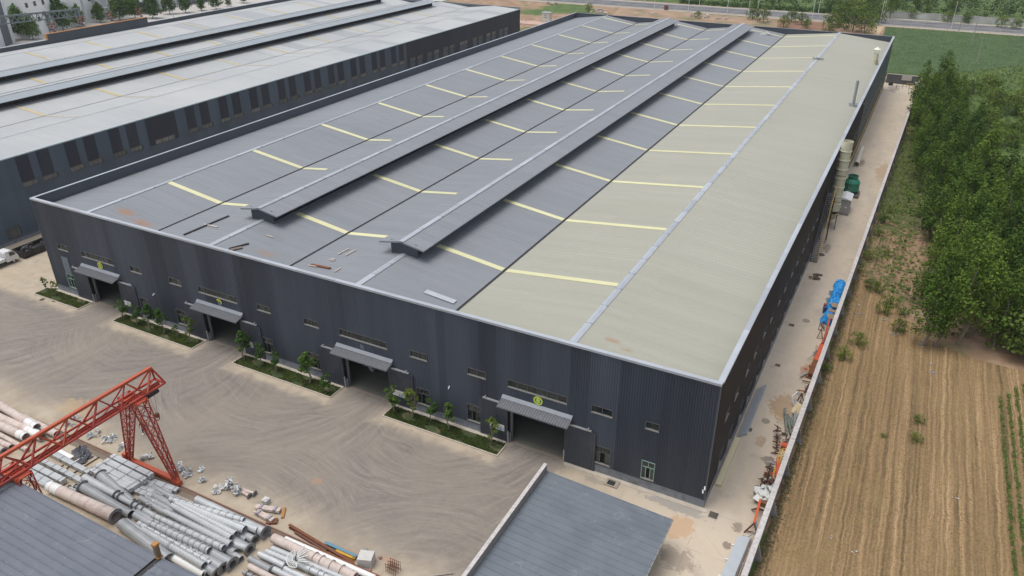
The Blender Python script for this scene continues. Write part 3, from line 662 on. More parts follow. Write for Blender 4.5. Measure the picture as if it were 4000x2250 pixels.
# ================================================================ NEIGHBOUR HALL
NX = -114.8; NY1 = 185.0
NB = thing('factory_building', 'neighbouring long factory hall with pale grey roof and blue striped wall', 'factory', (-157, 0, 0)); nog = ORG[NB.name]
M_NLITE = m_ribwall('blue_grey_wall_sheet', (.095, .125, .165), (.115, .15, .19)); M_NDARK = m_ribwall('navy_wall_sheet', (.042, .05, .068), (.052, .06, .08))
nwin = []; y = 10.9; k = 0
while y < 178:
    if k == 3: nwin.append((36.7, 41.2)); 
    elif k == 16: nwin.append((y + .8, y + 5.2))
    else: nwin += [(y, y + 2.65), (y + 3.5, y + 6.15)]
    y += 8.4; k += 1
nwin = [(2.5, 5.15)] + nwin
nop = [(a, b, 8.1, 8.95) for (a, b) in nwin] + [(6.15, 8.5, .95, 2.6), (2.6, 4.6, .95, 2.6), (11.5, 13.5, .95, 2.6)]
def nmat_up(u):
    if u > 118.6: return M_NDARK
    return M_NDARK if any(a - .1 < u < b + .1 for (a, b) in strips) else M_NLITE
def nmat_lo(u): return M_NLITE
strips = [(35.4, 42.1) if a == 36.7 else (a, b - .42) for (a, b) in nwin]
edges = sorted(set([0.0, NY1] + [e for ab in strips for e in ab] + [118.6]))
for (a, b) in zip(edges, edges[1:]):
    n = max(1, round((b - a) / .3))
    ribwall(NB, 'wall_panel', a, b, (b - a) / n, n, 8.1, 13.35, nop, lambda u, d, z: (NX - d, u, z), lambda u, a=a, b=b: nmat_up((a + b) / 2))
    if b <= 119: ribwall(NB, 'wall_panel', a, b, (b - a) / n, n, .5, 8.1, nop, lambda u, d, z: (NX - d, u, z), nmat_lo)
    else: ribwall(NB, 'wall_panel', a, b, (b - a) / n, n, .5, 8.1, nop, lambda u, d, z: (NX - d, u, z), lambda u, a=a, b=b: M_NLITE if any(p - .1 < (a + b) / 2 < q + .1 for (p, q) in nwin) else M_NDARK)
M_NGL = P('dusty_glass', (.2, .205, .19), .35, var=.75, scale=1.3, rv=.3, spec=.5)
def nwindow(a, b, c, d, n):
    fr = MB()
    for (u0, u1, z0, z1) in ((a, b, d - .05, d + .05), (a, b, c - .06, c + .06), (a - .03, a + .06, c, d), (b - .06, b + .03, c, d)): fr.box(NX - .14, NX + .05, u0, u1, z0, z1)
    for i in range(1, n): u = a + (b - a) * i / n; fr.box(NX - .12, NX - .05, u - .03, u + .03, c, d)
    o = fr.build('window', M_FRAME, NB); m = MB(); m.quad((NX - .1, a, c), (NX - .1, b, c), (NX - .1, b, d), (NX - .1, a, d)); m.build('pane', M_NGL, o)
for (a, b) in nwin: nwindow(a, b, 8.1, 8.95, 3)
for (a, b, c, d) in nop[-3:]: nwindow(a, b, c, d, 4)
m = MB(); m.box(NX - .2, NX + .05, 0, NY1, 0, .5); m.build('plinth', M_PLINTH, NB)
m = MB(); m.box(-200.7, -200.4, 0, NY1, 0, 13.9); m.box(-200.4, NX - .1, NY1 - .2, NY1, 0, 13.4); m.box(-200.4, NX - .1, 0, .2, 0, 13.2); m.box(NX - .4, NX - .34, .2, NY1 - .2, 0, 13.1); m.build('wall', M_NDARK, NB)
def m_nroof():
    s = NT('pale_roof_sheet'); X, Y, Z = s.xyz_(); n1 = s.noise(.05, 5); n3 = s.noise(6, 3)
    c = s.mix(s.smooth(n1, .3, .7), (.4, .415, .42, 1), (.47, .48, .475, 1))
    row = s.m('FLOOR', s.m('DIVIDE', Y, .76)); wn = s.node('ShaderNodeTexWhiteNoise', {'noise_dimensions': '2D'}, Vector=s.vec(row, s.m('FLOOR', s.m('DIVIDE', X, 11.5)), 0)).outputs['Value']
    k = s.m('MULTIPLY_ADD', wn, .05, .975); c = s.mix(1.0, c, s.node('ShaderNodeCombineColor', Red=k, Green=k, Blue=k).outputs[0], 'MULTIPLY')
    pt = s.noise(1, 1, s.vec(s.m('FLOOR', s.m('DIVIDE', X, 11.2)), s.m('MULTIPLY', Y, .085), 5)); c = s.mix(s.m('MULTIPLY', s.m('MULTIPLY', s.smooth(pt, .56, .565), s.smooth(Y, 88, 92)), .6), c, (.3, .325, .345, 1))
    st = s.noise(1, 3, s.vec(s.m('MULTIPLY', X, .05), s.m('MULTIPLY', Y, 2.0), 1)); c = s.mix(s.m('MULTIPLY', s.smooth(st, .5, .75), .2), c, (.36, .345, .31, 1))
    return s.fin(c, .5, spec=.35, bump=n3, bstr=.04, bdist=.01)
M_NROOF = m_nroof()
NBR = ((-114.75, 13.42), (-124.4, 13.92), (-134.4, 12.9), (-145.3, 13.9), (-158.4, 12.9), (-166.6, 13.9), (-180.2, 12.9), (-191.0, 13.85), (-200.5, 12.9))
for (xa, za), (xb, zb) in zip(NBR, NBR[1:]):
    m = MB()
    for i in range(int(NY1 / .76)):
        y0 = .1 + i * .76
        for (p, hp), (q, hq) in zip(((0, 0), (.04, .02), (.09, .02), (.13, 0), (.76, 0)), ((.04, .02), (.09, .02), (.13, 0), (.76, 0))):
            m.quad((xa, y0 + p, za + hp), (xa, y0 + q, za + hq), (xb, y0 + q, zb + hq), (xb, y0 + p, zb + hp))
    m.build('roof_slope', M_NROOF, NB, smooth='keep')
for (x, z) in NBR[1:-1:2]: m = MB(); capm = capseg(x, z + .1, .25, .07, NY1 - .4); capm.build('ridge_cap', P('ridge_cap_pale', (.46, .48, .49), .5), NB, local=False)
for (x, z) in NBR[2:-1:2]: m = MB(); m.box(x - .14, x + .14, .3, NY1 - .3, z - .2, z + .06); m.build('valley_gutter', P('gutter_pale', (.22, .23, .23), .7), NB)
m = MB(); m.box(NX - .25, NX + .12, 0, NY1, 13.3, 13.5); m.build('eaves_trim', P('eaves_trim', (.42, .5, .52), .45), NB)
for (x, lo) in ((-145.3, 1.9), (-166.6, 1.9)): monitor(NB, x, nog, 20 if False else -2.0, 176.2, P('pale_blue_monitor_sheet', (.3, .335, .36), .5, var=.1, scale=.2), P('monitor_wall_dark', (.05, .065, .08), .6), P('ridge_cap_pale', (.46, .48, .49), .5))  # monitor walls get a darker sheet colour than the monitor roofs
M_NST = P('skylight_faded_ochre', (.52, .42, .2), .6, var=.2, scale=.4, dirt=(.55, .54, .5), dscale=.15, damt=.8)
def nz(x):
    for (xa, za), (xb, zb) in zip(NBR, NBR[1:]):
        if xb <= x <= xa: return za + (zb - za) * (x - xa) / (xb - xa)
for i in range(11):
    y = 29.0 + i * 16.5
    if y > 176: break
    for (xs, xe) in ((-134.6, -143.3), (-158.6, -164.7), (-180.4, -190.6), (-134.2, -125.2)):
        m = MB(); z0, z1 = nz(xs) + .062, nz(xe) + .062; m.hexa(((xs, y, z0 - .03), (xs, y + .7, z0 - .03), (xe, y + .7, z1 - .03), (xe, y, z1 - .03), (xs, y, z0), (xs, y + .7, z0), (xe, y + .7, z1), (xe, y, z1))); m.build('skylight', M_NST if xs < -134.3 else P('skylight_bleached', (.47, .44, .36), .6), NB)
m = MB(); m.box(-200.75, -200.3, 0, 75, 12.5, 14.0); m.box(-200.75, -200.3, 107, NY1, 12.5, 14.0); m.build('parapet', P('parapet_slate', (.06, .07, .085), .6, var=.15, scale=.4), NB)
m = MB(); m.box(-200.78, -200.25, 75, 107, 12.5, 15.45); m.build('parapet', P('parapet_slate', (.06, .07, .085), .6), NB)
m = MB(); m.box(-200.85, -200.2, 75, 107, 15.45, 15.6); m.box(-200.85, -200.2, 74.7, 75, 14, 15.6); m.build('coping', P('coping_orange', (.5, .22, .06), .6, var=.2), NB)
m = MB(); m.box(-200.85, -200.25, 0, 74.7, 14.0, 14.1); m.box(-200.85, -200.25, 107, NY1, 14.0, 14.1); m.build('coping', M_COPE, NB)
m = MB(); m.box(-200.3, NX + .05, NY1 - .15, NY1 + .15, 13.0, 13.95); m.build('parapet', P('parapet_stripe', (.14, .17, .2), .6), NB)
# weeds strip and kerb along the neighbour
m = MB(); m.box(-112.3, -112.0, -10, 60, 0, .14); m.build('strip_kerb', M_KERB)['kind'] = 'structure'
m = MB(); m.quad((-113.0, -10, .05), (-112.3, -10, .05), (-112.3, 60, .05), (-113.0, 60, .05)); m.build('weed_strip', P('weed_soil', (.13, .13, .05), .95, var=.4, scale=2))['kind'] = 'structure'

# ================================================================ TREES
def m_leaf(name, dark, mid, lite):
    s = NT(name); r = s.island(); o = s.rnd(); n = s.noise(.5, 3)
    f = s.m('ADD', s.m('MULTIPLY', r, .42), s.m('ADD', s.m('MULTIPLY', o, .42), s.m('MULTIPLY', n, .35)))
    c = s.ramp(f, [(.2, dark), (.55, mid), (.95, lite)])
    return s.fin(c, .65, spec=.12, trans=.2)
M_LEAF1 = m_leaf('poplar_leaves', (.024, .058, .009), (.07, .134, .018), (.175, .25, .036))
M_LEAF2 = m_leaf('bush_leaves', (.05, .095, .016), (.11, .175, .03), (.2, .26, .05))
M_LEAF3 = m_leaf('camphor_leaves', (.03, .07, .016), (.07, .14, .028), (.13, .21, .045))
M_LEAF4 = m_leaf('far_wood_leaves', (.045, .085, .025), (.085, .14, .04), (.14, .195, .065))
M_BARK = P('bark_pale', (.22, .19, .15), .9, var=.3, scale=3); M_BARKD = P('bark_dark', (.12, .09, .065), .9, var=.3, scale=3)
def leaf(m, c, nrm, s, rr):
    n = nrm.normalized(); a = n.orthogonal().normalized(); q = rr.uniform(0, 6.28); b = n.cross(a); u = a * math.cos(q) + b * math.sin(q); v = n.cross(u)
    l = s * rr.uniform(.7, 1.3); h = l * .55
    m.v += [tuple(c - u * l * .5), tuple(c + v * h * .5), tuple(c + u * l * .5), tuple(c - v * h * .5)]; b0 = len(m.v) - 4; m.f.append((b0, b0 + 1, b0 + 2, b0 + 3)); m.m.append(0)
def crown(m, clumps, per, size, rr, squash=.8):
    for (c, r) in clumps:
        c = Vector(c)
        for _ in range(int(per * r * r)):
            d = Vector((rr.gauss(0, 1), rr.gauss(0, 1), rr.gauss(0, 1))).normalized(); k = rr.random() ** .4
            p = c + Vector((d.x * r * k, d.y * r * k, d.z * r * k * squash)); nn = d + Vector((rr.uniform(-.7, .7), rr.uniform(-.7, .7), rr.uniform(.1, 1.1)))
            leaf(m, p, nn, size, rr)
def limb(m, a, b, r0, r1, rr, n=3, seg=6):
    a = Vector(a); b = Vector(b); p = a; pr = r0
    for i in range(1, n + 1):
        t = i / n; q = a.lerp(b, t) + Vector((rr.uniform(-1, 1), rr.uniform(-1, 1), 0)) * .06 * (b - a).length * (1 if i < n else 0); r = r0 + (r1 - r0) * t
        m.tube(p, q, pr, r, seg, (False, i == n)); p, pr = q, r
def tree(name, h, rad, base, kind, seed, lm, bm_, per=26, size=.42, nclump=46, stems=1, sq=.8):
    rr = random.Random(seed); root = bpy.data.objects.new(name, None); col.objects.link(root); ORG[root.name] = Vector()
    t = MB(); cl = []
    for s_ in range(stems):
        off = Vector((rr.uniform(-.5, .5), rr.uniform(-.5, .5), 0)) if stems > 1 else Vector()
        limb(t, off * .05, off * 2.2 + Vector((rr.uniform(-.3, .3), rr.uniform(-.3, .3), h * .9)), h * .014 + .035, .02, rr, 5, 7)
    for i in range(nclump):
        u = rr.random() ** .85; z = base + (h - base) * u
        if kind == 'column': prof = math.sin(math.pi * min(1, .12 + u * .95)) ** .6
        elif kind == 'plume': prof = min(1, .5 + u * 2.2) * (1 - u) ** .55 * 1.1
        elif kind == 'cone': prof = (1 - u) ** .7 * min(1, .45 + u * 3)
        else: prof = math.sqrt(max(.02, 1 - (2 * u - .9) ** 2 * .82))
        a = rr.uniform(0, 6.283); q = rad * prof * math.sqrt(rr.random()) * 1.02
        r = rad * rr.uniform(.24, .42) * (.6 if u > .85 else 1)
        cl.append(((math.cos(a) * q, math.sin(a) * q, z), r))
        if i % 4 == 0: limb(t, (0, 0, max(base * .8, z - q * .9)), (math.cos(a) * q, math.sin(a) * q, z), .05, .015, rr, 2, 5)
    o = t.build('trunk', bm_, root, local=True); c = MB(); crown(c, cl, per, size, rr, sq); c.build('crown', lm, root, local=True, smooth='keep')
    return root
PROTO = [tree('poplar_tree', 11.5, 2.5, 2.4, 'plume', 11, M_LEAF1, M_BARK, 75, .36, 42, 1, 1.35), tree('poplar_tree', 13.0, 2.8, 2.6, 'plume', 12, M_LEAF1, M_BARK, 75, .36, 46, 1, 1.35), tree('poplar_tree', 9.0, 2.6, 1.8, 'round', 13, M_LEAF1, M_BARK, 75, .34, 42, 2, 1.1), tree('poplar_tree', 10.5, 2.2, 2.0, 'plume', 14, M_LEAF1, M_BARK, 75, .36, 38, 1, 1.5)]
SHRUB = [tree('shrub_tree', 4.6, 2.7, .5, 'round', 21, M_LEAF2, M_BARKD, 30, .42, 40, 3), tree('shrub_tree', 3.6, 2.2, .3, 'round', 22, M_LEAF2, M_BARKD, 34, .38, 34, 3)]
CAMPH = [tree('street_tree', 7.2, 2.9, 1.2, 'cone', 31, M_LEAF3, M_BARKD, 34, .55, 70)]
YOUNG = [tree('young_tree', 2.7, .66, 1.0, 'round', 41, M_LEAF3, M_BARK, 1500, .14, 20), tree('young_tree', 2.5, .58, 1.0, 'round', 42, M_LEAF2, M_BARK, 1500, .14, 18), tree('young_tree', 3.0, .78, 1.1, 'cone', 43, M_LEAF3, M_BARK, 1300, .15, 24)]
used = set()
def put(proto, x, y, rz, sc, label, cat, group, z=-.12):
    o = dup(proto) if proto.name in used else proto
    used.add(proto.name); o.location = (x, y, z); o.rotation_euler = (0, 0, rz); o.scale = (sc, sc, sc * R.uniform(.92, 1.1)); return tag(o, label, cat, group)
# wood beyond the boundary wall: rows following the wall, front row first
tpos = []
for yy in range(46, 168, 4):
    xl = 18.5 - (yy - 46) * .052 + 2.2 * math.sin(yy * .21) * .6
    if yy > 100: xl = max(fence_x(yy) + 1.8, 13.6 - (yy - 100) * .07)
    xr_ = xl + (8.5 if yy > 78 else 18)
    x = xl
    while x < xr_:
        tpos.append((x + R.uniform(-.9, .9), yy + R.uniform(-1.3, 1.3))); x += R.uniform(3.3, 4.7)
tpos += [(R.uniform(27, 38), R.uniform(78, 112)) for _ in range(12)] + [(16.6, 41.0), (18.0, 41.3), (20.5, 43.2), (24.5, 44.5), (29, 43), (33, 44)]
for i, (x, y) in enumerate(tpos):
    put(PROTO[(i * 7 + int(x)) % 4], x, y, R.uniform(0, 6.28), R.uniform(.72, 1.18), 'leafy green poplar standing inside the dense wood east of the boundary wall', 'tree', 'trees of the wood beside the boundary wall')
for (px, py, sc) in ((3900, 1385, 1.25), (3985, 1420, 1.3), (3830, 1300, .9), (3960, 1250, 1.2), (3905, 1130, 1.1), (3990, 1050, 1.2)):
    p = G(px, py); put(SHRUB[0], p.x + 1.5, p.y + 1.5, R.uniform(0, 6.28), sc, 'broad light green shrub at the field edge in front of the wood', 'shrub', 'shrubs at the edge of the stubble field')
for i in range(60):
    x = R.uniform(22, 50); y = R.uniform(78, 200); x += max(0, (140 - y) * .02)
    put(SHRUB[i % 2], x, y, R.uniform(0, 6.28), R.uniform(.8, 1.35), 'yellow green shrub on the overgrown ground behind the wood', 'shrub', 'shrubs on the overgrown ground behind the wood')
for (px, py) in ((3478, 830), (3470, 1000), (3455, 870), (3398, 1015), (3435, 920), (3420, 1140), (3480, 1190), (3395, 1125), (3455, 1220), (3530, 1230), (3505, 1290), (3345, 1345), (3300, 1400), (3225, 1450)):
    p = G(px, py); put(SHRUB[1], p.x, p.y, R.uniform(0, 6.28), R.uniform(.3, .55), 'low weed bush on the bare soil between boundary wall and wood', 'bush', 'weed bushes beside the boundary wall')
# bush mass by the road, far trees
for (px, py, sc) in ((3240, 122, 1.2), (3290, 85, 1.3), (3330, 120, 1.4), (3390, 95, 1.3), (3300, 60, 1.3), (3350, 60, 1.4), (3400, 60, 1.3), (3380, 128, 1.2), (3275, 105, 1.3), (3425, 85, 1.1), (3340, 90, 1.4), (3060, 105, .7), (3130, 95, .8), (3090, 85, .8), (3150, 110, .6), (2940, 75, .9), (2980, 85, .9), (2725, 70, .5), (2300, 45, .6)):
    p = G(px, py); put(SHRUB[0], p.x, p.y, R.uniform(0, 6.28), sc * 1.25, 'dark green bush on the waste ground between factory and road', 'bush', 'bushes on the waste ground near the road')
for (px, py, sc, k) in ((3240, 48, .8, 2), (3015, 25, .5, 2), (3475, 72, 1.0, 1), (3590, 70, 1.25, 1), (3720, 62, .9, 1), (3625, 60, .6, 2), (2950, 20, .5, 2), (3500, 60, .9, 0)):
    p = G(px, py); put(PROTO[k], p.x, p.y, R.uniform(0, 6.28), sc, 'dark tree standing behind the far side of the road', 'tree', 'dark trees on the far side of the road')
for (px, py) in ((3560, 72), (3775, 90), (3910, 105), (3968, 112), (3700, 86)):
    p = G(px, py); put(SHRUB[0], p.x, p.y, R.uniform(0, 6.28), .9, 'round bush growing against the white roadside wall', 'bush', 'bushes along the white roadside wall')
# street trees behind the neighbour hall
for (px, py, sc) in ((8, 165, 1.05), (35, 160, 1.0), (95, 150, 1.1), (130, 155, .8), (165, 130, 1.15), (250, 120, 1.15), (315, 105, .75), (395, 88, .75), (470, 80, 1.1), (530, 72, .95), (598, 72, .95), (665, 55, .85), (725, 50, .8), (787, 42, .6), (845, 36, .8), (893, 25, .4), (950, 12, .7)):
    p = G(px, py, 0); put(CAMPH[0], p.x, p.y, R.uniform(0, 6.28), sc * 1.5, 'dense green street tree in the row behind the pale roofed hall', 'tree', 'street trees in a row behind the pale roofed hall', 0)
# far young wood beyond the road: one mass
def m_scatter(name, mat, pts, per, r0, r1, size, seed, sq=.8):
    rr = random.Random(seed); m = MB()
    for (x, y, z) in pts: r = rr.uniform(r0, r1); crown(m, [((x, y, z + r * .7), r)], per, size, rr, sq)
    o = m.build(name, mat, None, smooth='keep'); return o
pts = [(R.uniform(-120, 120), R.uniform(326, 420), R.uniform(-.2, 1.6)) for _ in range(800)]
tag(m_scatter('far_wood', M_LEAF4, pts, 7, 1.3, 2.6, 1.0, 5), 'pale green young wood filling the land beyond the road', 'wood', kind='stuff')
pts = [(R.uniform(-100, -22), R.uniform(318.5, 324), -.1) for _ in range(260)]
tag(m_scatter('roadside_hedge', M_LEAF3, pts, 11, .9, 1.8, .7, 6), 'dark green hedge running along the far side of the road', 'hedge', kind='stuff')
# crop leaves, weeds, stubble, grass
def inpoly(x, y, pg):
    c = False; j = len(pg) - 1
    for i in range(len(pg)):
        if (pg[i][1] > y) != (pg[j][1] > y) and x < (pg[j][0] - pg[i][0]) * (y - pg[i][1]) / (pg[j][1] - pg[i][1]) + pg[i][0]: c = not c
        j = i
    return c
crop = [(-2.5, 236), (-.5, 207), (9.5, 207), (40, 240), (75, 248), (80, 293), (-8, 293), (-7, 270)]
m = MB(); rr = random.Random(3); M_CROPL = m_leaf('crop_leaves', (.04, .08, .024), (.085, .15, .045), (.14, .21, .07))
for _ in range(40000):
    x, y = rr.uniform(-8, 70), rr.uniform(207, 293)
    if not inpoly(x, y, crop): continue
    y = round(y / .9) * .9 + rr.gauss(0, .16)
    leaf(m, Vector((x, y, .05 + rr.random() * .3)), Vector((rr.uniform(-.6, .6), rr.uniform(-.6, .6), 1)), .36, rr)
tag(m.build('crop_plants', M_CROPL, None, smooth='keep'), 'dark green low crop covering the field below the road', 'crop', kind='stuff')
m = MB(); rr = random.Random(4)
for (x0, x1, y0, y1, n, s_) in ((9.5, 60, 140, 240, 9000, .7), (10, 60, 45, 150, 8000, .7), (6.8, 13.5, 56, 190, 9000, .36), (-10, 10, 192, 206, 1500, .5)):
    for _ in range(n):
        x, y = rr.uniform(x0, x1), rr.uniform(y0, y1)
        if x < fence_x(min(y, 191)) + .5 and y < 192.5: continue
        if inpoly(x, y, crop) or inpoly(x, y, stub): continue
        if 7.5 < x < 15 and 58 < y < 86 and rr.random() < .5: continue
        leaf(m, Vector((x, y, rr.random() * .35 - .05)), Vector((rr.uniform(-.8, .8), rr.uniform(-.8, .8), 1)), s_, rr)
tag(m.build('ground_weeds', m_leaf('weed_leaves', (.04, .075, .014), (.085, .145, .026), (.18, .22, .045)), None, smooth='keep'), 'rank green weeds covering the overgrown ground east of the wall', 'weeds', kind='stuff')
M_STRAW = m_leaf('straw', (.22, .15, .06), (.33, .23, .1), (.48, .36, .18))
m = MB(); rr = random.Random(8)
for _ in range(42000):
    x = rr.uniform(6, 36); y = rr.uniform(-3, 58)
    x = round(x / .42) * .42 + rr.gauss(0, .1) - .017 * y
    if not inpoly(x, y, stub) or x < fence_x(y) + .8: continue
    h = rr.uniform(.015, .04); a = rr.uniform(0, 3.14); d = Vector((math.cos(a), math.sin(a), 0)) * rr.uniform(.03, .09); lean = Vector((rr.uniform(-.1, .1), rr.uniform(.02, .16), 0)); b = Vector((x, y, -.1)); k = len(m.v)
    m.v += [tuple(b - d), tuple(b + d), tuple(b + d * .5 + lean + Vector((0, 0, h))), tuple(b - d * .5 + lean + Vector((0, 0, h)))]; m.f.append((k, k + 1, k + 2, k + 3)); m.m.append(0)
tag(m.build('stubble', M_STRAW, None, smooth='keep'), 'pale cut straw stubble standing in rows on the brown field', 'stubble', kind='stuff')
# green bean rows at the right edge: each row is one thing
M_BEAN = m_leaf('bean_leaves', (.035, .08, .018), (.075, .145, .03), (.13, .22, .05))
for i, (xx, ya, yb) in enumerate(((25.25, -2, 33), (26.1, -2, 34), (26.95, 3, 36), (27.8, 8, 37), (28.6, 16, 37.5))):
    m = MB(); rr = random.Random(60 + i); y = ya
    while y < yb:
        if rr.random() < .93: crown(m, [((xx - .017 * (y - 15) + rr.gauss(0, .04), y, .08), rr.uniform(.2, .3))], 320, .16, rr, .7)
        y += .3
    tag(m.build('bean_row', M_BEAN, None, smooth='keep', loc=(xx, ya, -.1)), ('bean row nearest the stubble at the right edge', 'second bean row from the stubble at the right edge', 'third bean row from the stubble at the right edge', 'fourth bean row from the stubble, at the right edge', 'bright green bean row farthest from the stubble')[i], 'crop row', 'bean rows beside the stubble field')
for (px, py, sc) in ((3575, 1722, .32), (3585, 1650, .28), (3450, 1705, .15)): p = G(px, py); put(SHRUB[1], p.x, p.y, 1, sc, 'small green weed tuft standing in the stubble rows', 'weed', 'weed tufts in the stubble')
# dark weeds along the foot of the boundary wall
m = MB(); rr = random.Random(14)
for _ in range(5200):
    y = rr.uniform(-8, 60); x = fence_x(y) + .35 + abs(rr.gauss(0, .42)); leaf(m, Vector((x, y, -.08 + rr.random() * .3)), Vector((rr.uniform(-1, 1), rr.uniform(-1, 1), .8)), .2, rr)
tag(m.build('wall_foot_weeds', m_leaf('dry_weed_leaves', (.05, .05, .025), (.1, .095, .045), (.2, .18, .1)), None, smooth='keep'), 'dry dark weeds along the outer foot of the boundary wall', 'weeds', kind='stuff')
# ================================================================ PLANTERS
M_KERBP = P('planter_kerb', (.5, .45, .38), .85, var=.25, scale=2)
def m_lawn():
    s = NT('planter_soil'); n = s.noise(1.3, 5); n2 = s.noise(8, 4); c = s.mix(s.smooth(n, .5, .68), (.045, .065, .02, 1), (.2, .13, .075, 1)); c = s.mix(s.m('MULTIPLY', s.smooth(n2, .4, .7), .5), c, (.07, .09, .03, 1)); return s.fin(c, .95, bump=n2, bstr=.6, bdist=.06)
M_LAWN = m_lawn(); M_GRASS = m_leaf('grass_blades', (.03, .055, .012), (.065, .095, .022), (.13, .16, .04))
PL = ((-95.6, -85.9), (-79.0, -64.1), (-57.3, -42.05), (-34.9, -20.5)); PN = ('far left', 'second from the left', 'third from the left', 'rightmost')
for i, (a, b) in enumerate(PL):
    t = thing('planting_bed', '%s kerbed grass bed along the factory front' % PN[i], 'planter', ((a + b) / 2, -1.5, 0), group='planting beds along the factory front')
    m = MB(); m.box(a, b, -2.62, -2.5, 0, .13); m.box(a, a + .12, -2.5, -.5, 0, .13); m.box(b - .12, b, -2.5, -.5, 0, .13); m.build('kerb', M_KERBP, t)
    m = MB(); m.quad((a + .12, -2.5, .07), (b - .12, -2.5, .07), (b - .12, -.5, .07), (a + .12, -.5, .07)); m.build('soil', M_LAWN, t)
    m = MB(); rr = random.Random(90 + i); n = int((b - a) * 420)
    for _ in range(n):
        x, y = rr.uniform(a + .15, b - .15), rr.uniform(-2.47, -.53)
        if math.sin(x * 1.7) + math.sin(y * 3.1 + x * .6) > .8: continue
        leaf(m, Vector((x, y, .08 + rr.random() * .1)), Vector((rr.uniform(-1, 1), rr.uniform(-1, 1), .7)), .17, rr)
    o = m.build('grass', M_GRASS, t, smooth='keep'); o['kind'] = 'stuff'
yt = ((-94.6, -1.3, 1, .75), (-92.3, -1.4, 1, .8), (-78.18, -1.33, 0, .95), (-75.15, -1.66, 0, 1.0), (-72.6, -1.6, 2, 1.0), (-70.31, -1.54, 2, .95), (-67.97, -1.42, 1, .6), (-65.44, -1.45, 1, 1.15), (-56.43, -1.26, 2, 1.15), (-53.64, -1.4, 0, .95), (-51.09, -1.5, 0, .85), (-46.1, -1.44, 2, 1.25), (-42.96, -1.9, 0, .85), (-34.19, -1.31, 0, 1.05), (-31.78, -1.35, 1, 1.2), (-29.55, -.97, 0, .95), (-27.14, -1.24, 2, .95), (-21.9, -1.2, 1, 1.15))
place = ('first', 'second', 'third', 'fourth', 'fifth', 'sixth'); cnt = {}
for (x, y, k, sc) in yt:
    b = min(range(4), key=lambda i: abs((PL[i][0] + PL[i][1]) / 2 - x)); cnt[b] = cnt.get(b, 0) + 1
    put(YOUNG[k], x, y, R.uniform(0, 6.28), sc * 1.2, '%s young tree from the left in the %s grass bed' % (place[cnt[b] - 1], ('far left', 'second', 'third', 'rightmost')[b]), 'tree', 'young trees in the beds along the factory front', .06)
# ================================================================ BOUNDARY WALL
M_FWALL = P('boundary_block', (.3, .285, .28), .9, var=.25, scale=1.2, dirt=(.12, .11, .11), dscale=.7, damt=.6); M_FCAP = P('boundary_cap', (.52, .49, .47), .85, var=.28, scale=2.5, rv=.08, dirt=(.2, .19, .18), dscale=4, damt=.45)
BW = thing('boundary_wall', 'long grey concrete block boundary wall with coping beside the side lane', 'wall', (5.6, 60, 0))
yy = -34.0
while yy < 190.5:
    e = min(yy + 6.0, 191.0); xa, xb = fence_x(yy), fence_x(e); m = MB()
    m.hexa(((xa - .1, yy, -.16), (xa + .1, yy, -.16), (xb + .1, e, -.16), (xb - .1, e, -.16), (xa - .1, yy, 2.3), (xa + .1, yy, 2.3), (xb + .1, e, 2.3), (xb - .1, e, 2.3))); m.build('wall_bay', M_FWALL, BW)
    for q in range(2):
        c0, c1 = yy + q * 3 + .01, yy + q * 3 + 2.99; c1 = min(c1, e); x0, x1 = fence_x(c0), fence_x(c1); z = 2.3 + (.012 if (int(yy) + q) % 2 else 0); m = MB()
        m.hexa(((x0 - .26, c0, z), (x0 + .26, c0, z), (x1 + .26, c1, z), (x1 - .26, c1, z), (x0 - .24, c0, z + .11), (x0 + .24, c0, z + .11), (x1 + .24, c1, z + .11), (x1 - .24, c1, z + .11))); m.build('coping', M_FCAP, BW)
    m = MB(); m.hexa(((xa + .1, yy - .09, -.16), (xa + .75, yy - .09, -.16), (xa + .75, yy + .09, -.16), (xa + .1, yy + .09, -.16), (xa + .1, yy - .09, 2.0), (xa + .2, yy - .09, 2.0), (xa + .2, yy + .09, 2.0), (xa + .1, yy + .09, 2.0))); m.build('buttress', M_FWALL, BW)
    yy = e
RWL = thing('boundary_wall', 'dark short end wall closing the far end of the side lane', 'wall', (4.3, 191.2, 0))
for i in range(4):
    a = 0.0 + i * 2.15; m = MB(); m.box(a, a + 2.13, 191.1, 191.3, -.16, 2.5); m.build('wall_bay', P('end_wall_dark', (.11, .11, .12), .9, var=.3, scale=1.5), RWL); m = MB(); m.box(a, a + 2.13, 191.0, 191.4, 2.5, 2.62); m.build('coping', M_FCAP, RWL)
# ================================================================ SIDE LANE EQUIPMENT
M_CREAM = P('cream_grp', (.66, .63, .46), .5, var=.1, scale=.8, dirt=(.45, .4, .28), dscale=.6, damt=.4); M_CREAMR = P('cream_flange', (.75, .73, .6), .5, var=.08)
t = thing('exhaust_stack', 'tall cream ringed exhaust stack rising beside the dark side wall', 'chimney', (1.05, 73.8, 0)); cx, cy = 1.05, 73.8
m = MB(); m.tube((cx, cy, 3.4), (cx, cy, 15.1), .84, .84, 24, (False, 'open')); m.build('stack', M_CREAM, t, smooth=False)
for z in (4.6, 6.0, 7.5, 9.0, 10.5, 12.0, 13.5): m = MB(); m.disc((cx, cy, z), (0, 0, 1), .92, .1, 24, .83); m.build('ring', M_CREAMR, t)
m = MB(); pts = [(cx - .05 * i * i * .25, cy + .35 * i, 3.4 - .45 * i + .03 * i * i) for i in range(5)]
for a, b in zip(pts, pts[1:]): m.tube(a, b, .84, .82, 20, (False, False))
m.tube(pts[-1], (.3, pts[-1][1] + 1.4, 1.1), .82, .8, 20, (False, True)); m.build('elbow', M_CREAM, t)
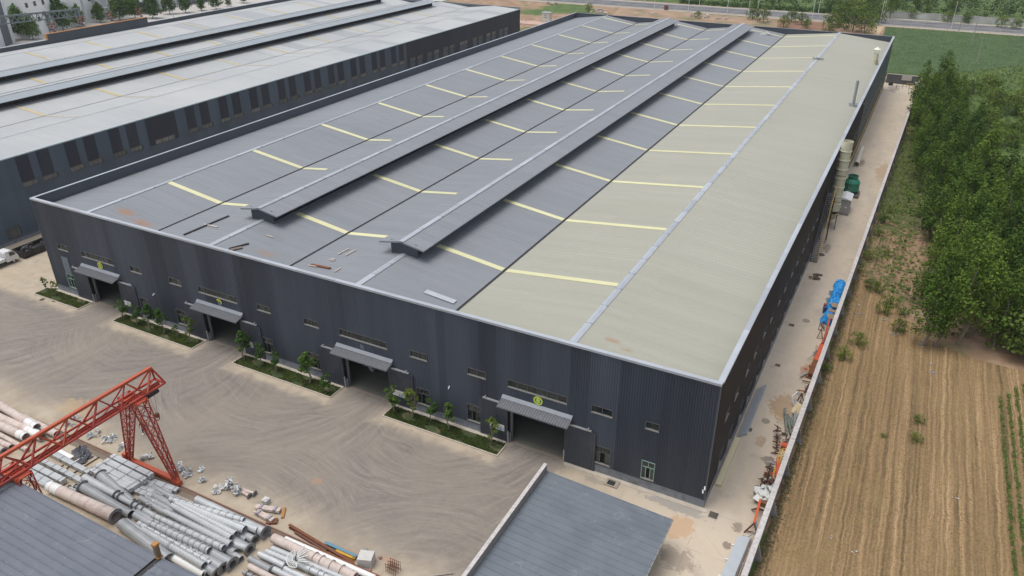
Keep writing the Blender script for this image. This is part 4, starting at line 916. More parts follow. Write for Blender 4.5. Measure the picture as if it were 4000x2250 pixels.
m = MB(); m.bar((.0, cy - .9, 9.6), (1.9, cy - .9, 9.6), .06); m.bar((0, cy + .9, 9.6), (1.9, cy + .9, 9.6), .06); m.bar((0, cy - .9, 5.2), (1.9, cy - .9, 5.2), .06); m.bar((.3, cy, 0), (.3, cy + .1, 3.2), .12); m.bar((1.7, cy, 0), (1.7, cy + .1, 3.2), .12); m.build('support_frame', P('steel_dark', (.06, .065, .07), .6), t)
# green cooling tower
t = thing('cooling_tower', 'round green cooling tower with ladder behind the grey kiosk', 'cooling tower', (2.0, 92.0, 0)); M_GT = P('green_grp', (.03, .24, .15), .45, var=.15, scale=.8, iv=.12); cx, cy = 2.0, 92.0
m = MB(); n = 20
prof = ((1.1, 1.32), (2.5, 1.36), (3.05, 1.05), (3.2, .84), (3.75, .86))
for (z0, r0), (z1, r1) in zip(prof, prof[1:]): m.tube((cx, cy, z0), (cx, cy, z1), r0, r1, n, (False, False))
m.build('shell', M_GT, t)
for z in (1.1, 2.5, 3.7): m = MB(); m.disc((cx, cy, z), (0, 0, 1), 1.42 if z < 3 else .95, .09, n, 1.25 if z < 3 else .82); m.build('flange', M_GT, t)
m = MB(); m.tube((cx, cy, 3.2), (cx, cy, 3.25), .82, .82, 16); [m.bar((cx - .8, cy + q, 3.72), (cx + .8, cy + q, 3.72), .04) for q in (-.3, 0, .3)]; m.build('fan_guard', P('fan_dark', (.04, .06, .06), .6), t)
m = MB(); m.tube((cx, cy, .5), (cx, cy, 1.1), 1.15, 1.3, n); [m.bar((cx + 1.2 * math.cos(a), cy + 1.2 * math.sin(a), 0), (cx + 1.2 * math.cos(a), cy + 1.2 * math.sin(a), 1.1), .1) for a in (0, 1.57, 3.14, 4.71, .8, 2.4, 3.9, 5.5)]; m.build('louvre_base', P('tower_base_dark', (.03, .045, .045), .7), t)
m = MB(); [m.bar((cx - .2 + sx * .2, cy - 1.4, 1.1), (cx - .2 + sx * .2, cy - 1.1, 3.1), .04) for sx in (-1, 1)]; [m.bar((cx - .4, cy - 1.4 + .04 * k, 1.3 + .27 * k), (cx, cy - 1.4 + .04 * k, 1.3 + .27 * k), .03) for k in range(7)]; m.build('ladder', M_ALU, t)
m = MB(); m.box(cx - 1.5, cx + 1.6, cy - 1.5, cy + 1.5, 0, .5); m.build('water_basin', P('basin_grey', (.16, .15, .14), .8), t)
# kiosk substation
t = thing('transformer_kiosk', 'grey box substation kiosk with white roof beside the exhaust stack', 'kiosk', (1.95, 83, 0)); M_KIO = P('kiosk_grey', (.36, .365, .36), .6, var=.12)
m = MB(); m.box(.95, 2.9, 81.1, 84.6, .42, 2.85); m.build('body', M_KIO, t); m = MB(); m.box(.9, 2.95, 81.05, 84.65, 0, .42); m.build('base', P('kiosk_base', (.27, .25, .24), .8), t)
m = MB(); a = [(.8, 80.95, 2.85), (3.05, 80.95, 2.85), (3.05, 84.75, 2.85), (.8, 84.75, 2.85)]; m.add(a + [(1.92, 80.95, 3.2), (1.92, 84.75, 3.2)], ((0, 1, 4), (2, 3, 5), (1, 2, 5, 4), (3, 0, 4, 5), (3, 2, 1, 0))); m.build('roof', P('kiosk_roof_white', (.72, .73, .74), .5), t)
for x in (1.15, 1.98): m = MB(); m.box(x, x + .76, 81.07, 81.1, .6, 2.6); d = m.build('door', M_KIO, t); m = MB(); m.box(x + .2, x + .55, 81.05, 81.07, 1.35, 1.6); m.build('notice', M_WHITE, d)
# outside stair
t = thing('steel_stair', 'steep dark steel stair with yellow handrail climbing the side wall', 'stair', (.65, 59.2, 0)); M_STEEL = P('steel_dark', (.06, .065, .07), .6); M_RAILY = P('rail_yellow', (.6, .38, .03), .5, var=.15)
A, B_ = Vector((.65, 59.2, 0)), Vector((.65, 67.2, 8.0)); n = 34
for sx in (-.48, .48): m = MB(); m.bar(A + Vector((sx, 0, 0)), B_ + Vector((sx, 0, 0)), .06, .22); m.build('stringer', M_STEEL, t)
for i in range(n): p = A.lerp(B_, (i + .6) / n); m = MB(); m.box(p.x - .45, p.x + .45, p.y - .13, p.y + .13, p.z - .02, p.z + .02); m.build('tread', P('tread_grey', (.15, .15, .16), .6), t)
for sx, mt in ((.5, M_RAILY), (-.5, M_STEEL)):
    m = MB(); u = Vector((sx, 0, 1.0)); m.bar(A + u, B_ + u, .07); m.bar(A + u * .55 + Vector((sx * .45, 0, 0)), B_ + u * .55 + Vector((sx * .45, 0, 0)), .04); [m.bar(A.lerp(B_, k / 8) + Vector((sx, 0, 0)), A.lerp(B_, k / 8) + u, .05) for k in range(9)]; m.bar(B_ + u, B_ + u + Vector((0, 1.5, 0)), .06); m.build('handrail', mt, t)
m = MB(); m.box(.1, 1.2, 67.2, 68.8, 7.92, 8.0); m.build('landing', M_STEEL, t); m = MB(); [m.bar((x, y, 0), (x, y, 7.92), .1) for x in (.15, 1.15) for y in (67.3, 68.7)]; m.build('support_post', M_STEEL, t)
m = MB(); m.tube((.12, 100, 2.2), (.12, 182, 2.2), .09, .09, 8); [m.bar((0, y, 2.2), (.12, y, 2.2), .05) for y in range(102, 182, 6)]; tag(m.build('gas_pipe', M_RAILY, None, loc=(.12, 100, 0)), 'yellow gas pipe running along the foot of the far side wall', 'pipe')
m = MB(); m.tube((1.15, 109.2, .55), (1.0, 121.5, .55), .55, .5, 20, ('open', 'open')); tag(m.build('loose_pipe', P('cream_pipe', (.62, .59, .5), .6, var=.15), None, loc=(1.1, 115, 0)), 'loose cream pipe lying on the side lane beyond the green tower', 'pipe')
# roof vents
t = thing('roof_vent', 'cream roof vent pipe with conical rain hat near the far right corner', 'vent', (-1.75, 150.5, 12.5)); x, y = -1.75, 150.5
m = MB(); m.tube((x, y, 12.4), (x, y, 15.0), .66, .6, 18, (False, True)); m.build('pipe', M_CREAM, t); m = MB(); m.disc((x, y, 13.7), (0, 0, 1), .72, .08, 18, .55); m.build('ring', M_CREAMR, t)
m = MB(); m.tube((x, y, 16.0), (x, y, 16.55), .85, .05, 18); m.build('rain_hat', M_CREAMR, t)
for a in (.5, 2.6, 4.7): m = MB(); m.bar((x + .5 * math.cos(a), y + .5 * math.sin(a), 14.9), (x + .5 * math.cos(a), y + .5 * math.sin(a), 16.05), .12); m.build('strut', M_CREAM, t)
t = thing('roof_stack', 'slim galvanised stack standing on the cream roof edge', 'vent', (-1.6, 107, 12.6)); m = MB(); m.tube((-1.6, 107, 12.5), (-1.6, 107, 17.5), .27, .27, 12, (False, 'open')); m.build('pipe', P('galvanised', (.42, .44, .46), .4, .5, var=.15), t); m = MB(); m.box(-2.3, -.4, 106.7, 107.3, 12.65, 13.0); m.bar((-2.5, 107, 13.1), (.5, 107, 13.3), .1); m.build('base_duct', P('galvanised', (.42, .44, .46), .4, .5), t)
m = MB(); [m.obox((-14.2 + k * .9, 143 + k * .4, 14.15), (1.6, .7, .12), .4 * k, .1) for k in range(2)]; tag(m.build('torn_flashing', P('flashing_grey', (.2, .22, .25), .5), None, loc=(-14, 143, 14)), 'torn grey flashing sheet lying across the cream roof ridge', 'sheet')
m = MB(); m.obox((-31.9, 176.5, 13.5), (1.7, 1.3, .05), .3, .5); m.obox((-33, 175.5, 13.2), (1.8, .9, .05), .6, .05); tag(m.build('torn_membrane', M_WHITE, None, loc=(-32, 176, 13)), 'torn white membrane flapping at the back of the grey roof', 'sheet')
# debris on the front of the roof
M_PLANK = P('plank_pale', (.55, .48, .42), .8, var=.2); M_RUST = P('rusty_steel', (.2, .075, .035), .85, var=.35, scale=2, rv=.15); M_BLACK = P('black_steel', (.035, .033, .035), .6, var=.3)
def roofpt(px, py):
    z = 13.2
    for _ in range(6):
        p = G(px, py, z); k = max(i for i in range(4) if p.x >= VAL[i]); s_ = 2 * k + (1 if p.x > RIDGE[k] else 0); z = slope_z(min(s_, 7), p.x) + .1
    return p
def debris(name, p0, p1, w_, h_, mat, label, cat, group=None):
    a, b = roofpt(*p0), roofpt(*p1); m = MB(); m.bar(a, b, w_, h_); tag(m.build(name, mat, None, loc=(a + b) / 2), label, cat, group)
debris('roof_angle', (718, 917), (894, 843), .22, .16, M_BLACK, 'long black steel angle lying on the roof near the left parapet', 'beam')
debris('roof_angle', (895, 971), (972, 951), .16, .16, M_BLACK, 'short black steel angle in the scrap pile at the roof parapet', 'beam')
debris('roof_angle', (900, 976), (945, 966), .45, .12, P('scrap_brown', (.2, .15, .12), .8), 'flat brown scrap plate beside the black angle at the parapet', 'plate')
debris('roof_plank', (797, 876), (850, 887), .2, .1, M_PLANK, 'pale plank laid across the long black roof angle', 'plank')
debris('rusty_beam', (1215, 1033), (1290, 1048), .3, .14, M_RUST, 'short rusty beam lying on the roof close to the parapet', 'beam')
for (a, b, lb) in (((1320, 993), (1363, 971), 'left of the two long pale battens on the roof'), ((1350, 998), (1389, 976), 'right of the two long pale battens on the roof'), ((1308, 1061), (1331, 1046), 'pale batten alone beside the rusty beam on the roof'), ((1292, 1011), (1311, 1013), 'upper short pale offcut beside the roof battens'), ((1286, 1015), (1306, 1018), 'lower short pale offcut beside the roof battens'), ((1042, 918), (1066, 927), 'white batten lying before the first roof monitor'), ((1205, 1036), (1236, 1041), 'pale batten crossing the rusty roof beam')):
    debris('roof_batten', a, b, .13, .08, M_PLANK, lb, 'batten', 'battens left on the roof')
debris('roof_flashing', (1662, 1137), (1778, 1180), .75, .06, P('sheet_grey_light', (.44, .47, .5), .45), 'bent pale grey flashing lying on the grey roof near the parapet', 'sheet')
# drains, covers and scrap along the wall foot
M_IRON = P('cast_iron', (.1, .085, .07), .8, var=.3); M_TANC = P('cover_tan', (.3, .26, .2), .8, var=.2)
def cover(px, py, r, mat, label, sq=False):
    p = G(px, py); m = MB()
    if sq: m.box(p.x - r, p.x + r, p.y - r, p.y + r, .004, .02); [m.box(p.x - r + .06 + q * r * .5, p.x - r + .06 + q * r * .5 + .1 * r, p.y - r * .9, p.y + r * .9, .02, .045) for q in range(4)]
    else: m.disc((p.x, p.y, .004), (0, 0, 1), r, .02, 20); m.disc((p.x, p.y, .005), (0, 0, 1), r * 1.12, .03, 20, r)
    tag(m.build('drain_cover', mat, None, loc=(p.x, p.y, 0)), label, 'cover')
cover(3149, 1253, .42, M_TANC, 'round tan manhole cover on the lane beside the red and blue drums'); cover(3092, 1270, .33, M_IRON, 'dark square drain nearest the drums on the lane', True)
cover(3038, 1427, .3, P('cover_red_brown', (.2, .09, .07), .8), 'red brown square drain in the middle of the lane', True); cover(2991, 1645, .4, M_TANC, 'round tan manhole cover beside the star shaped racks')
cover(2925, 1677, .33, M_IRON, 'square grate below the cream beam at the wall', True); cover(2787, 2012, .4, M_IRON, 'square grate outside the front right factory corner', True)
cover(220, 1173, .5, M_IRON, 'round manhole cover before the far left grass bed'); cover(165, 1170, .3, M_IRON, 'small square drain at the kerb of the far left bed', True)
p = G(2391, 1890); m = MB(); m.box(p.x - .65, p.x + .65, p.y - .5, p.y - .36, .003, .14); m.box(p.x - .65, p.x + .65, p.y + .36, p.y + .5, .003, .14); m.box(p.x - .65, p.x - .45, p.y - .36, p.y + .36, .003, .14); m.box(p.x + .3, p.x + .65, p.y - .36, p.y + .36, .003, .14); o = m.build('open_pit', P('pit_concrete', (.36, .31, .25), .9), None, loc=(p.x, p.y, 0)); tag(o, 'open square pit with concrete rim beside the factory front', 'pit')
m = MB(); m.box(p.x - .45, p.x + .3, p.y - .36, p.y + .36, .005, .02); m.build('pit_shade', M_BLACK, o)  # black slab at ground level stands in for the shade down the pit
m = MB(); rr = random.Random(5)
for _ in range(9): m.obox((1.55 + rr.uniform(-.6, .6), 54.2 + rr.uniform(-.9, .9), .15 + rr.random() * .15), (rr.uniform(.3, .9), .25, .16), rr.uniform(-.4, .8))
tag(m.build('rusty_offcuts', P('offcut_brown', (.13, .085, .06), .9, var=.3, iv=.3), None, loc=(1.55, 54.2, 0)), 'low heap of dark rusty offcuts on the lane near the wall', 'scrap')
m = MB(); m.tube((1.3, 62.6, .02), (1.3, 62.6, .1), .55, .45, 14); tag(m.build('puddle_hole', M_IRON, None, loc=(1.3, 62.6, 0)), 'dark broken drain hole on the lane below the stair', 'drain')
m = MB(); m.box(.2, .75, 3.5, 11.5, .004, .28); tag(m.build('cream_beam', P('cream_steel', (.6, .54, .36), .6, var=.15), None, loc=(.5, 7.5, 0)), 'long cream box beam lying against the side wall near the front corner', 'beam')
t = thing('steel_gutters', 'stack of silver sheet gutters lying along the side wall', 'sheet stack', (.75, 17, 0)); M_GALV = P('galvanised', (.42, .44, .46), .4, .5, var=.15)
for k in range(5): x0 = .35 + .17 * k; m = MB(); m.box(x0, x0 + .15, 11.8 + .2 * k, 21.5 + .3 * k, .05 + .07 * (k % 2), .12 + .07 * (k % 2)); m.box(x0, x0 + .02, 11.8 + .2 * k, 21.5 + .3 * k, .12, .3); m.build('gutter', M_GALV, t)
# ================================================================ SCRAP ALONG THE BOUNDARY WALL
M_RED = P('red_oxide_paint', (.5, .07, .035), .55, var=.25, scale=1.2, dirt=(.25, .08, .05), dscale=1, damt=.5); M_ORED = P('orange_red_paint', (.62, .11, .04), .5, var=.15)
M_TARP = P('tarp_blue', (.03, .33, .75), .45, var=.2, scale=1.2); M_PAL = P('pallet_wood', (.38, .27, .16), .85, var=.3, scale=3); M_GREYD = P('drum_grey', (.5, .5, .47), .6)
def r5(a, b): return (3050 + a / 6.44, 1180 + b / 6.44)
def r3(a, b): return (2900 + a / 6.44, 1550 + b / 6.44)
def r4(a, b): return (2900 + a / 6.44, 1775 + b / 6.44)
def r6(a, b): return (2750 + a / 5.5725, 1990 + b / 5.5725)
# blue tarpaulin over a long heap: crumpled sheet
m = MB(); nx, ny = 11, 60; rr = random.Random(2)
for j in range(ny + 1):
    y = 40.4 + 13.6 * j / ny; xc = fence_x(y) - .28 - .82
    for i in range(nx + 1):
        u = i / nx * 2 - 1; hgt = (1 - abs(u) ** 3) * (1.05 + .28 * math.sin(y * 1.3) + .2 * math.sin(y * 2.9 + u * 2)) * min(1, (j + .6) / 4) * min(1, (ny - j + .6) / 4)
        m.v.append((xc + u * (.84 + .1 * math.sin(y * 2.3)), y + rr.uniform(-.1, .1), max(.03, hgt * .85 + rr.uniform(-.2, .2) * (1.05 - abs(u)))))
for j in range(ny):
    for i in range(nx): a = j * (nx + 1) + i; m.f.append((a, a + 1, a + nx + 2, a + nx + 1)); m.m.append(0)
tag(m.build('blue_tarpaulin', M_TARP, None, loc=(5.5, 47, 0)), 'crumpled bright blue tarpaulin over a long heap by the boundary wall', 'tarpaulin')
def pallet(px, rz, tilt, label, z):
    p = G(*px, z); t = thing('pallet', label, 'pallet', (p.x, p.y, p.z), rz, 'pallets on the blue tarpaulin')
    for k in range(8): m = MB(); m.obox((-.5 + k * .143, 0, .06), (.1, .95, .025)); m.build('slat', M_PAL, t)
    for yy in (-.42, 0, .42): m = MB(); m.obox((0, yy, 0), (1.1, .08, .09)); m.build('bearer', M_PAL, t)
    t.rotation_euler = (tilt, .12, rz)
pallet(r5(1365, 85), .5, .15, 'plain tan pallet farthest up the blue tarpaulin', 1.35); pallet(r5(1310, 230), .1, -.1, 'slatted pallet in the middle of the blue tarpaulin', 1.35); pallet(r5(1275, 368), .35, .2, 'dark slatted pallet at the near end of the blue tarpaulin', 1.3)
def drum(x, y, mat, label, r=.29, h=.88):
    t = thing('oil_drum', label, 'drum', (x, y, 0)); m = MB(); m.tube((x, y, .004), (x, y, h), r, r, 20); m.build('body', mat, t)
    for z in (.3, .58, h - .03): m = MB(); m.disc((x, y, z * h / .88 if z < h - .05 else z), (0, 0, 1), r + .015, .03, 20, r - .01); m.build('hoop', mat, t)
    m = MB(); m.tube((x + .12, y, h), (x + .12, y, h + .03), .05, .05, 8); m.build('bung', M_BLACK, t)
drum(4.42, 44.7, P('drum_red', (.42, .1, .07), .5, var=.2), 'faded red oil drum beside the blue tarpaulin'); drum(4.5, 43.75, P('drum_blue', (.03, .07, .2), .5, var=.2), 'dark blue oil drum beside the blue tarpaulin')
drum(4.45, 49.6, M_GREYD, 'upper small pale grey drum beside the tarpaulin', .25, .7); drum(4.4, 47.3, M_GREYD, 'lower small pale grey drum beside the tarpaulin', .22, .6)
def bars(name, segs, w_, mat, label, cat, part='bar', group=None):
    c = sum((Vector(a) + Vector(b) for a, b in segs), Vector()) / (2 * len(segs)); t = thing(name, label, cat, (c.x, c.y, 0), group=group)
    for a, b in segs: m = MB(); m.bar(a, b, w_); m.build(part, mat, t)
    return t
M_BROWN = P('brown_steel', (.16, .075, .05), .8, var=.3, scale=2, rv=.2)
# red frame (fork of two beams)
a, b, c_, d = G(*r5(1165, 640), .7), G(*r5(1140, 770), .7), G(*r5(1035, 1050), .6), G(*r5(1155, 1050), .6); e = G(*r5(1200, 770), .7)
bars('red_steelwork', ((a, b), (b, c_), (e, d), (b, e), (G(*r5(1225, 430), 1.2), b)), .22, M_RED, 'forked red steel frame lying between the tarpaulin and the red box beam', 'steel frame', 'beam')
for i, (q0, q1, q2, q3) in enumerate((((990, 520), (945, 700), (1110, 720), (1060, 600)), ((1025, 670), (905, 910), (1045, 930), (1020, 690)), ((1075, 480), (1000, 600), (1090, 690), (1150, 560)))):
    T = G(*r5(*q0), 1.1); A_ = G(*r5(*q1)); B2 = G(*r5(*q2)); C2 = G(*r5(*q3), .2); bars('trestle', ((T, A_), (T, B2), (A_, B2), (T, C2)), .07, M_BROWN, ('thin brown trestle nearest the blue tarpaulin', 'thin brown trestle beside the forked red frame', 'thin brown trestle leaning on the tarpaulin end')[i], 'trestle', 'leg', 'brown trestles by the tarpaulin')
# red and rusty box beam
t = thing('box_beam', 'long red and rust box beam lying along the boundary wall', 'beam', (5.2, 31, 0))
p, q = G(*r5(1045, 1095), .5), G(3168, 1466, .5); mid = p.lerp(q, .55)
m = MB(); m.bar(p, mid, .62, .45); m.build('painted_length', M_ORED, t); m = MB(); m.bar(mid, q, .66, .42); m.build('rusty_length', M_RUST, t)
off = Vector((.42, 0, .1)); m = MB(); m.bar(p + off, q + off, .07, .5); m.build('flange', M_BROWN, t)
m = MB(); u = p + Vector((-.55, 0, -.3)); v = q + Vector((-.5, 1.0, -.3)); m.bar(u, v, .16, .12); tag(m.build('yellow_timber', P('timber_ochre', (.5, .36, .18), .8), None, loc=(4.6, 31, 0)), 'ochre timber beside the red box beam', 'timber')
a, b = G(*r5(900, 1060)), G(*r5(800, 1440)); bars('ladder', [(a, b), (a + Vector((.35, 0, 0)), b + Vector((.35, 0, 0)))] + [(a.lerp(b, k / 9), a.lerp(b, k / 9) + Vector((.35, 0, 0))) for k in range(1, 9)], .05, P('ladder_tan', (.36, .26, .17), .8), 'narrow tan ladder lying beside the red box beam', 'ladder', 'rung')
# trestles and white frame
for i, (q0, pts_) in enumerate((((3160, 1500), ((3140, 1535), (3163, 1532), (3150, 1545))), ((3133, 1535), ((3112, 1570), (3140, 1580), (3125, 1585))))):
    T = G(*q0, 1.2); fs = [G(*p_) for p_ in pts_]; bars('trestle', [(T, f) for f in fs] + list(zip(fs, fs[1:])), .09, M_BROWN, ('dark brown trestle standing behind the white frame', 'dark brown trestle standing beside the white frame')[i], 'trestle', 'leg', 'dark trestles by the wall')
a, b, c_, d = G(*r3(1290, 220), .1), G(*r3(1450, 75), .1), G(*r3(1400, -130), 1.0), G(*r3(1240, 0), .9); bars('white_rectangle', ((a, b), (b, c_), (c_, d), (d, a)), .1, M_WHITE, 'white rectangular frame propped up on the lane by the wall', 'frame')
t = thing('cream_panels', 'broken cream panels piled against the boundary wall', 'panels', (5.3, 17.5, 0)); M_CRP = P('cream_panel', (.62, .52, .3), .7, var=.2)
for (q0, sx, sy, rz, rx) in (((1420, 290), 1.0, 1.1, -.3, .5), ((1450, 420), .8, 1.1, .4, .6), ((1360, 360), .9, .7, -.2, .4), ((1300, 410), .8, .12, .1, .2)): p = G(*r3(*q0), .7); m = MB(); m.obox(p, (sx, sy, .05), rz, .3, rx); m.build('panel', M_CRP, t)
t = thing('pole_bundle', 'bundle of long silver tubes leaning along the wall', 'tubes', (5.2, 14, 0)); rr = random.Random(33)
for k in range(11): a = G(*r3(1300 + rr.uniform(-10, 120), 400 + rr.uniform(-60, 60)), rr.uniform(.4, .9)); b = G(*r3(1240 + rr.uniform(-10, 100), 940 + rr.uniform(-60, 40)), rr.uniform(.05, .4)); m = MB(); m.tube(a, b, .05, .05, 7); m.build('tube', M_GALV, t)
t = thing('conveyor_frame', 'grey green steel lattice booms lying beside the silver tubes', 'steel frame', (4.6, 14, 0)); M_GG = P('grey_green_paint', (.2, .24, .2), .7, var=.4, scale=4, dirt=(.1, .07, .05), dscale=3, damt=.7)
for (q0, q1) in (((1065, 320), (1115, 960)), ((1130, 470), (1220, 950)), ((1090, 480), (1160, 720)), ((1200, 560), (1260, 760))):
    a, b = G(*r3(*q0), .5), G(*r3(*q1), .3); m = MB(); m.bar(a, b, .2, .28); n = 9
    for k in range(n): p_ = a.lerp(b, k / n); m.bar(p_ + Vector((-.16, 0, .12)), p_ + Vector((.16, .1, .15)), .06)
    m.build('boom', M_GG, t)
M_JACK = P('jack_rust', (.13, .065, .045), .85, var=.3, scale=2); jl = 0
for (q0, mt) in ((r3(880, 800), 0), (r3(870, 920), 0), (r3(890, 980), 1), (r3(880, 1040), 0), (r3(860, 1150), 0), (r3(870, 1260), 0), (r3(840, 1370), 0), (r4(710, 260), 1), (r4(700, 300), 0), (r4(680, 400), 0), (r4(650, 500), 0), (r4(620, 640), 0), (r4(510, 650), 0), (r4(560, 720), 0), (r4(450, 820), 0)):
    p = G(*q0, .35); rz = R.uniform(0, 3); t = thing('star_rack', ('pale' if mt else 'rusty') + ' star shaped steel stand among the scrap by the boundary wall', 'stand', (p.x, p.y, 0), rz, 'star shaped stands by the boundary wall' if not mt else 'pale star stands by the boundary wall')
    mat = P('pale_paint_steel', (.55, .53, .52), .6) if mt else M_JACK
    for k in range(4): m = MB(); a_ = k * math.pi / 4 + R.uniform(-.2, .2); h_ = .1 + .17 * k; m.bar((-.45 * math.cos(a_), -.45 * math.sin(a_), h_), (.45 * math.cos(a_), .45 * math.sin(a_), h_), .06); m.build('arm', mat, t, local=True)
    m = MB(); m.bar((0, 0, 0), (0, 0, .75), .06); m.build('post', mat, t, local=True)
for (q0, q1, w_, z) in ((r3(985, 910), r3(1090, 920), .12, .2), (r3(985, 945), r3(1095, 950), .12, .2), (r3(1010, 1130), r3(1190, 1150), .12, .3), (r3(1030, 1180), r3(1180, 1190), .12, .3), (r3(1110, 980), r3(1100, 1100), .1, .4), (r3(1030, 1080), r3(1000, 1280), .14, .3), (r3(1240, 1010), r3(1130, 1080), .1, .5), (r3(1250, 960), r3(1150, 1110), .07, .6)):
    a, b = G(*q0, z), G(*q1, z); m = MB(); m.bar(a, b, w_); tag(m.build('scrap_bar', M_JACK, None, loc=(a + b) / 2), 'rusty bar lying among the star shaped stands by the wall', 'bar', 'rusty bars by the boundary wall')
p = G(*r3(1110, 1255), .3); m = MB(); m.box(p.x - .5, p.x + .4, p.y - .35, p.y + .3, .004, .55); tag(m.build('red_crate', M_ORED, None, loc=(p.x, p.y, 0)), 'bright red steel box behind the yellow lattice', 'box')
a, b, c_, d = G(*r3(940, 1330), .9), G(*r3(1185, 1270), 1.1), G(*r4(1080, 130), .8), G(*r4(870, 215), .6)
segs = [(a.lerp(b, k / 3), d.lerp(c_, k / 3)) for k in range(4)] + [(a.lerp(d, k / 5), b.lerp(c_, k / 5)) for k in range(6)]; bars('yellow_lattice', segs, .06, P('lattice_yellow', (.62, .42, .1), .6), 'yellow lattice panel leaning on the boundary wall', 'lattice')
a, b = G(*r4(915, 80), .5), G(*r4(880, 650), .5); m = MB(); m.bar(a, b, .38, .3); tag(m.build('red_beam', M_ORED, None, loc=(a + b) / 2), 'bright red beam lying below the yellow lattice by the wall', 'beam')
a, b = G(*r4(815, 340), .4), G(*r4(770, 610), .3); m = MB(); m.bar(a, b, .13); tag(m.build('yellow_bar', M_RAILY, None, loc=(a + b) / 2), 'yellow bar lying left of the bright red beam', 'bar')
t = thing('rusty_steelwork', 'rusty angle frame between the red beam and the white panels', 'frame', (4.7, 6.5, 0))
for (q0, q1) in (((720, 500), (680, 720)), ((760, 520), (730, 730)), ((640, 620), (730, 640)), ((680, 700), (760, 720)), ((560, 460), (740, 540))): a, b = G(*r4(*q0), .4), G(*r4(*q1), .3); m = MB(); m.bar(a, b, .12); m.build('bar', M_BROWN, t)
p = G(*r4(790, 740), .3); t = thing('old_tyre', 'old black tyre with a pale hub lying by the wall', 'tyre', (p.x, p.y, 0)); m = MB(); m.disc((p.x, p.y, .02), (0, 0, 1), .4, .22, 18, .2); m.build('tread', M_BLACK, t); m = MB(); m.disc((p.x, p.y, .04), (0, 0, 1), .21, .15, 14); m.build('hub', M_GREYD, t)
# white foam sheets heap
t = thing('foam_sheets', 'heap of broken white foam sheets against the boundary wall', 'sheets', (4.7, 4.5, 0)); M_FOAM = P('foam_white', (.72, .73, .7), .8, var=.12, rv=.08); rr = random.Random(71)
for k in range(24): px = r4(rr.uniform(360, 760), rr.uniform(820, 1120)); z = rr.uniform(.15, 1.0); p = G(*px, z); p.x = min(p.x, fence_x(p.y) - .45); m = MB(); m.obox(p, (rr.uniform(.4, .8), rr.uniform(.35, .7), .06), rr.uniform(0, 3), rr.uniform(-.6, .6), rr.uniform(-.6, .6)); m.build('sheet', M_FOAM, t)
m = MB(); p = G(*r4(620, 1190), .3); m.box(p.x - .55, p.x + .5, p.y - .6, p.y + .5, .004, .5); tag(m.build('brown_crate', P('crate_brown', (.2, .1, .05), .8), None, loc=(p.x, p.y, 0)), 'brown crate between the foam heap and the red trestle beam', 'crate')
# red trestle beam
a, b = G(*r4(450, 1140), 1.15), G(*r6(1090, 300), 1.15); t = thing('red_trestle', 'long red beam on splayed legs standing by the boundary wall', 'trestle', ((a.x + b.x) / 2, (a.y + b.y) / 2, 0))
m = MB(); m.bar(a, b, .2, .22); m.build('beam', M_ORED, t)
for (T, qs) in ((b, (r6(870, 500), r6(900, 530), r6(1170, 570))), (a.lerp(b, .35), (r4(230, 1390), r4(300, 1440), r4(600, 1440)))):
    f = [G(*q_) for q_ in qs]
    for q_ in (f[0], f[2]): m = MB(); m.bar(T, q_, .11); m.build('leg', M_BROWN, t)
    m = MB(); m.bar(T.lerp(f[0], .8), T.lerp(f[2], .8), .08); m.build('tie', M_BROWN, t)
# silver roofing sheets on bearers
t = thing('sheet_stack', 'stack of long silver roofing sheets at the near end of the boundary wall', 'sheet stack', (3.5, -7, 0)); c0, c1 = G(*r6(745, 560), .55), G(*r6(1010, 610), .55); e0, e1 = G(*r6(360, 1449), .55), G(*r6(690, 1449), .55)
dv = (e0 - c0).normalized(); dv.z = 0
for k in range(4): o0, o1 = c0 + dv * (.15 * k) + Vector((.02 * k, 0, -.12 * k)), c1 + dv * (.15 * k) + Vector((.02 * k, 0, -.12 * k)); q0, q1 = o0 + dv * 11, o1 + dv * 11; m = MB(); m.hexa((q0 - Vector((0, 0, .1)), q1 - Vector((0, 0, .1)), o1 - Vector((0, 0, .1)), o0 - Vector((0, 0, .1)), q0, q1, o1, o0)); m.build('sheet', P('sheet_silver', (.5, .54, .57), .4, .2, var=.1), t)
for q_ in (.06, .33, .62): m = MB(); s0 = c0.lerp(c0 + dv * 11, 0) + dv * (.5 + 7 * q_); m.bar((s0.x - .3, s0.y, .1), (fence_x(s0.y) - .2, s0.y + .2, .1), .12); m.build('bearer', M_WHITE, t)
for w_ in (0, .18, .36): a = G(*r6(1030 + 60 * w_ * 5, 640), .25); m = MB(); m.tube(a, a + dv * 10, .06, .06, 8); tag(m.build('brown_tube', P('tube_brown', (.3, .24, .21), .7, var=.2, rv=.2), None, loc=a), 'brown tube lying between the silver sheets and the wall', 'tube', 'brown tubes beside the silver sheets')
# loose offcuts between the bigger scrap
rr = random.Random(101)
for i in range(36):
    y = rr.uniform(-3, 36); x = fence_x(y) - rr.uniform(.5, 1.5 if i % 2 else .9); a = rr.uniform(-.5, .5) + (1.57 if rr.random() < .75 else 0); ln = rr.uniform(.5, 2.2); d = Vector((math.cos(a), math.sin(a), rr.uniform(-.05, .12))) * ln / 2; c = Vector((x, y, .18 + rr.random() * .3)); m = MB(); m.bar(c - d, c + d, rr.uniform(.05, .2), rr.uniform(.04, .12)); g_ = i % 2
    tag(m.build('steel_offcut', (M_RUST, M_GALV)[g_] if i % 6 else M_ORED, None, loc=(x, y, 0)), ('rusty' if i % 6 and not g_ else ('grey' if i % 6 else 'orange red')) + ' steel offcut lying in the scrap along the boundary wall', 'offcut', ('rusty' if i % 6 and not g_ else ('grey' if i % 6 else 'orange red')) + ' offcuts along the wall')
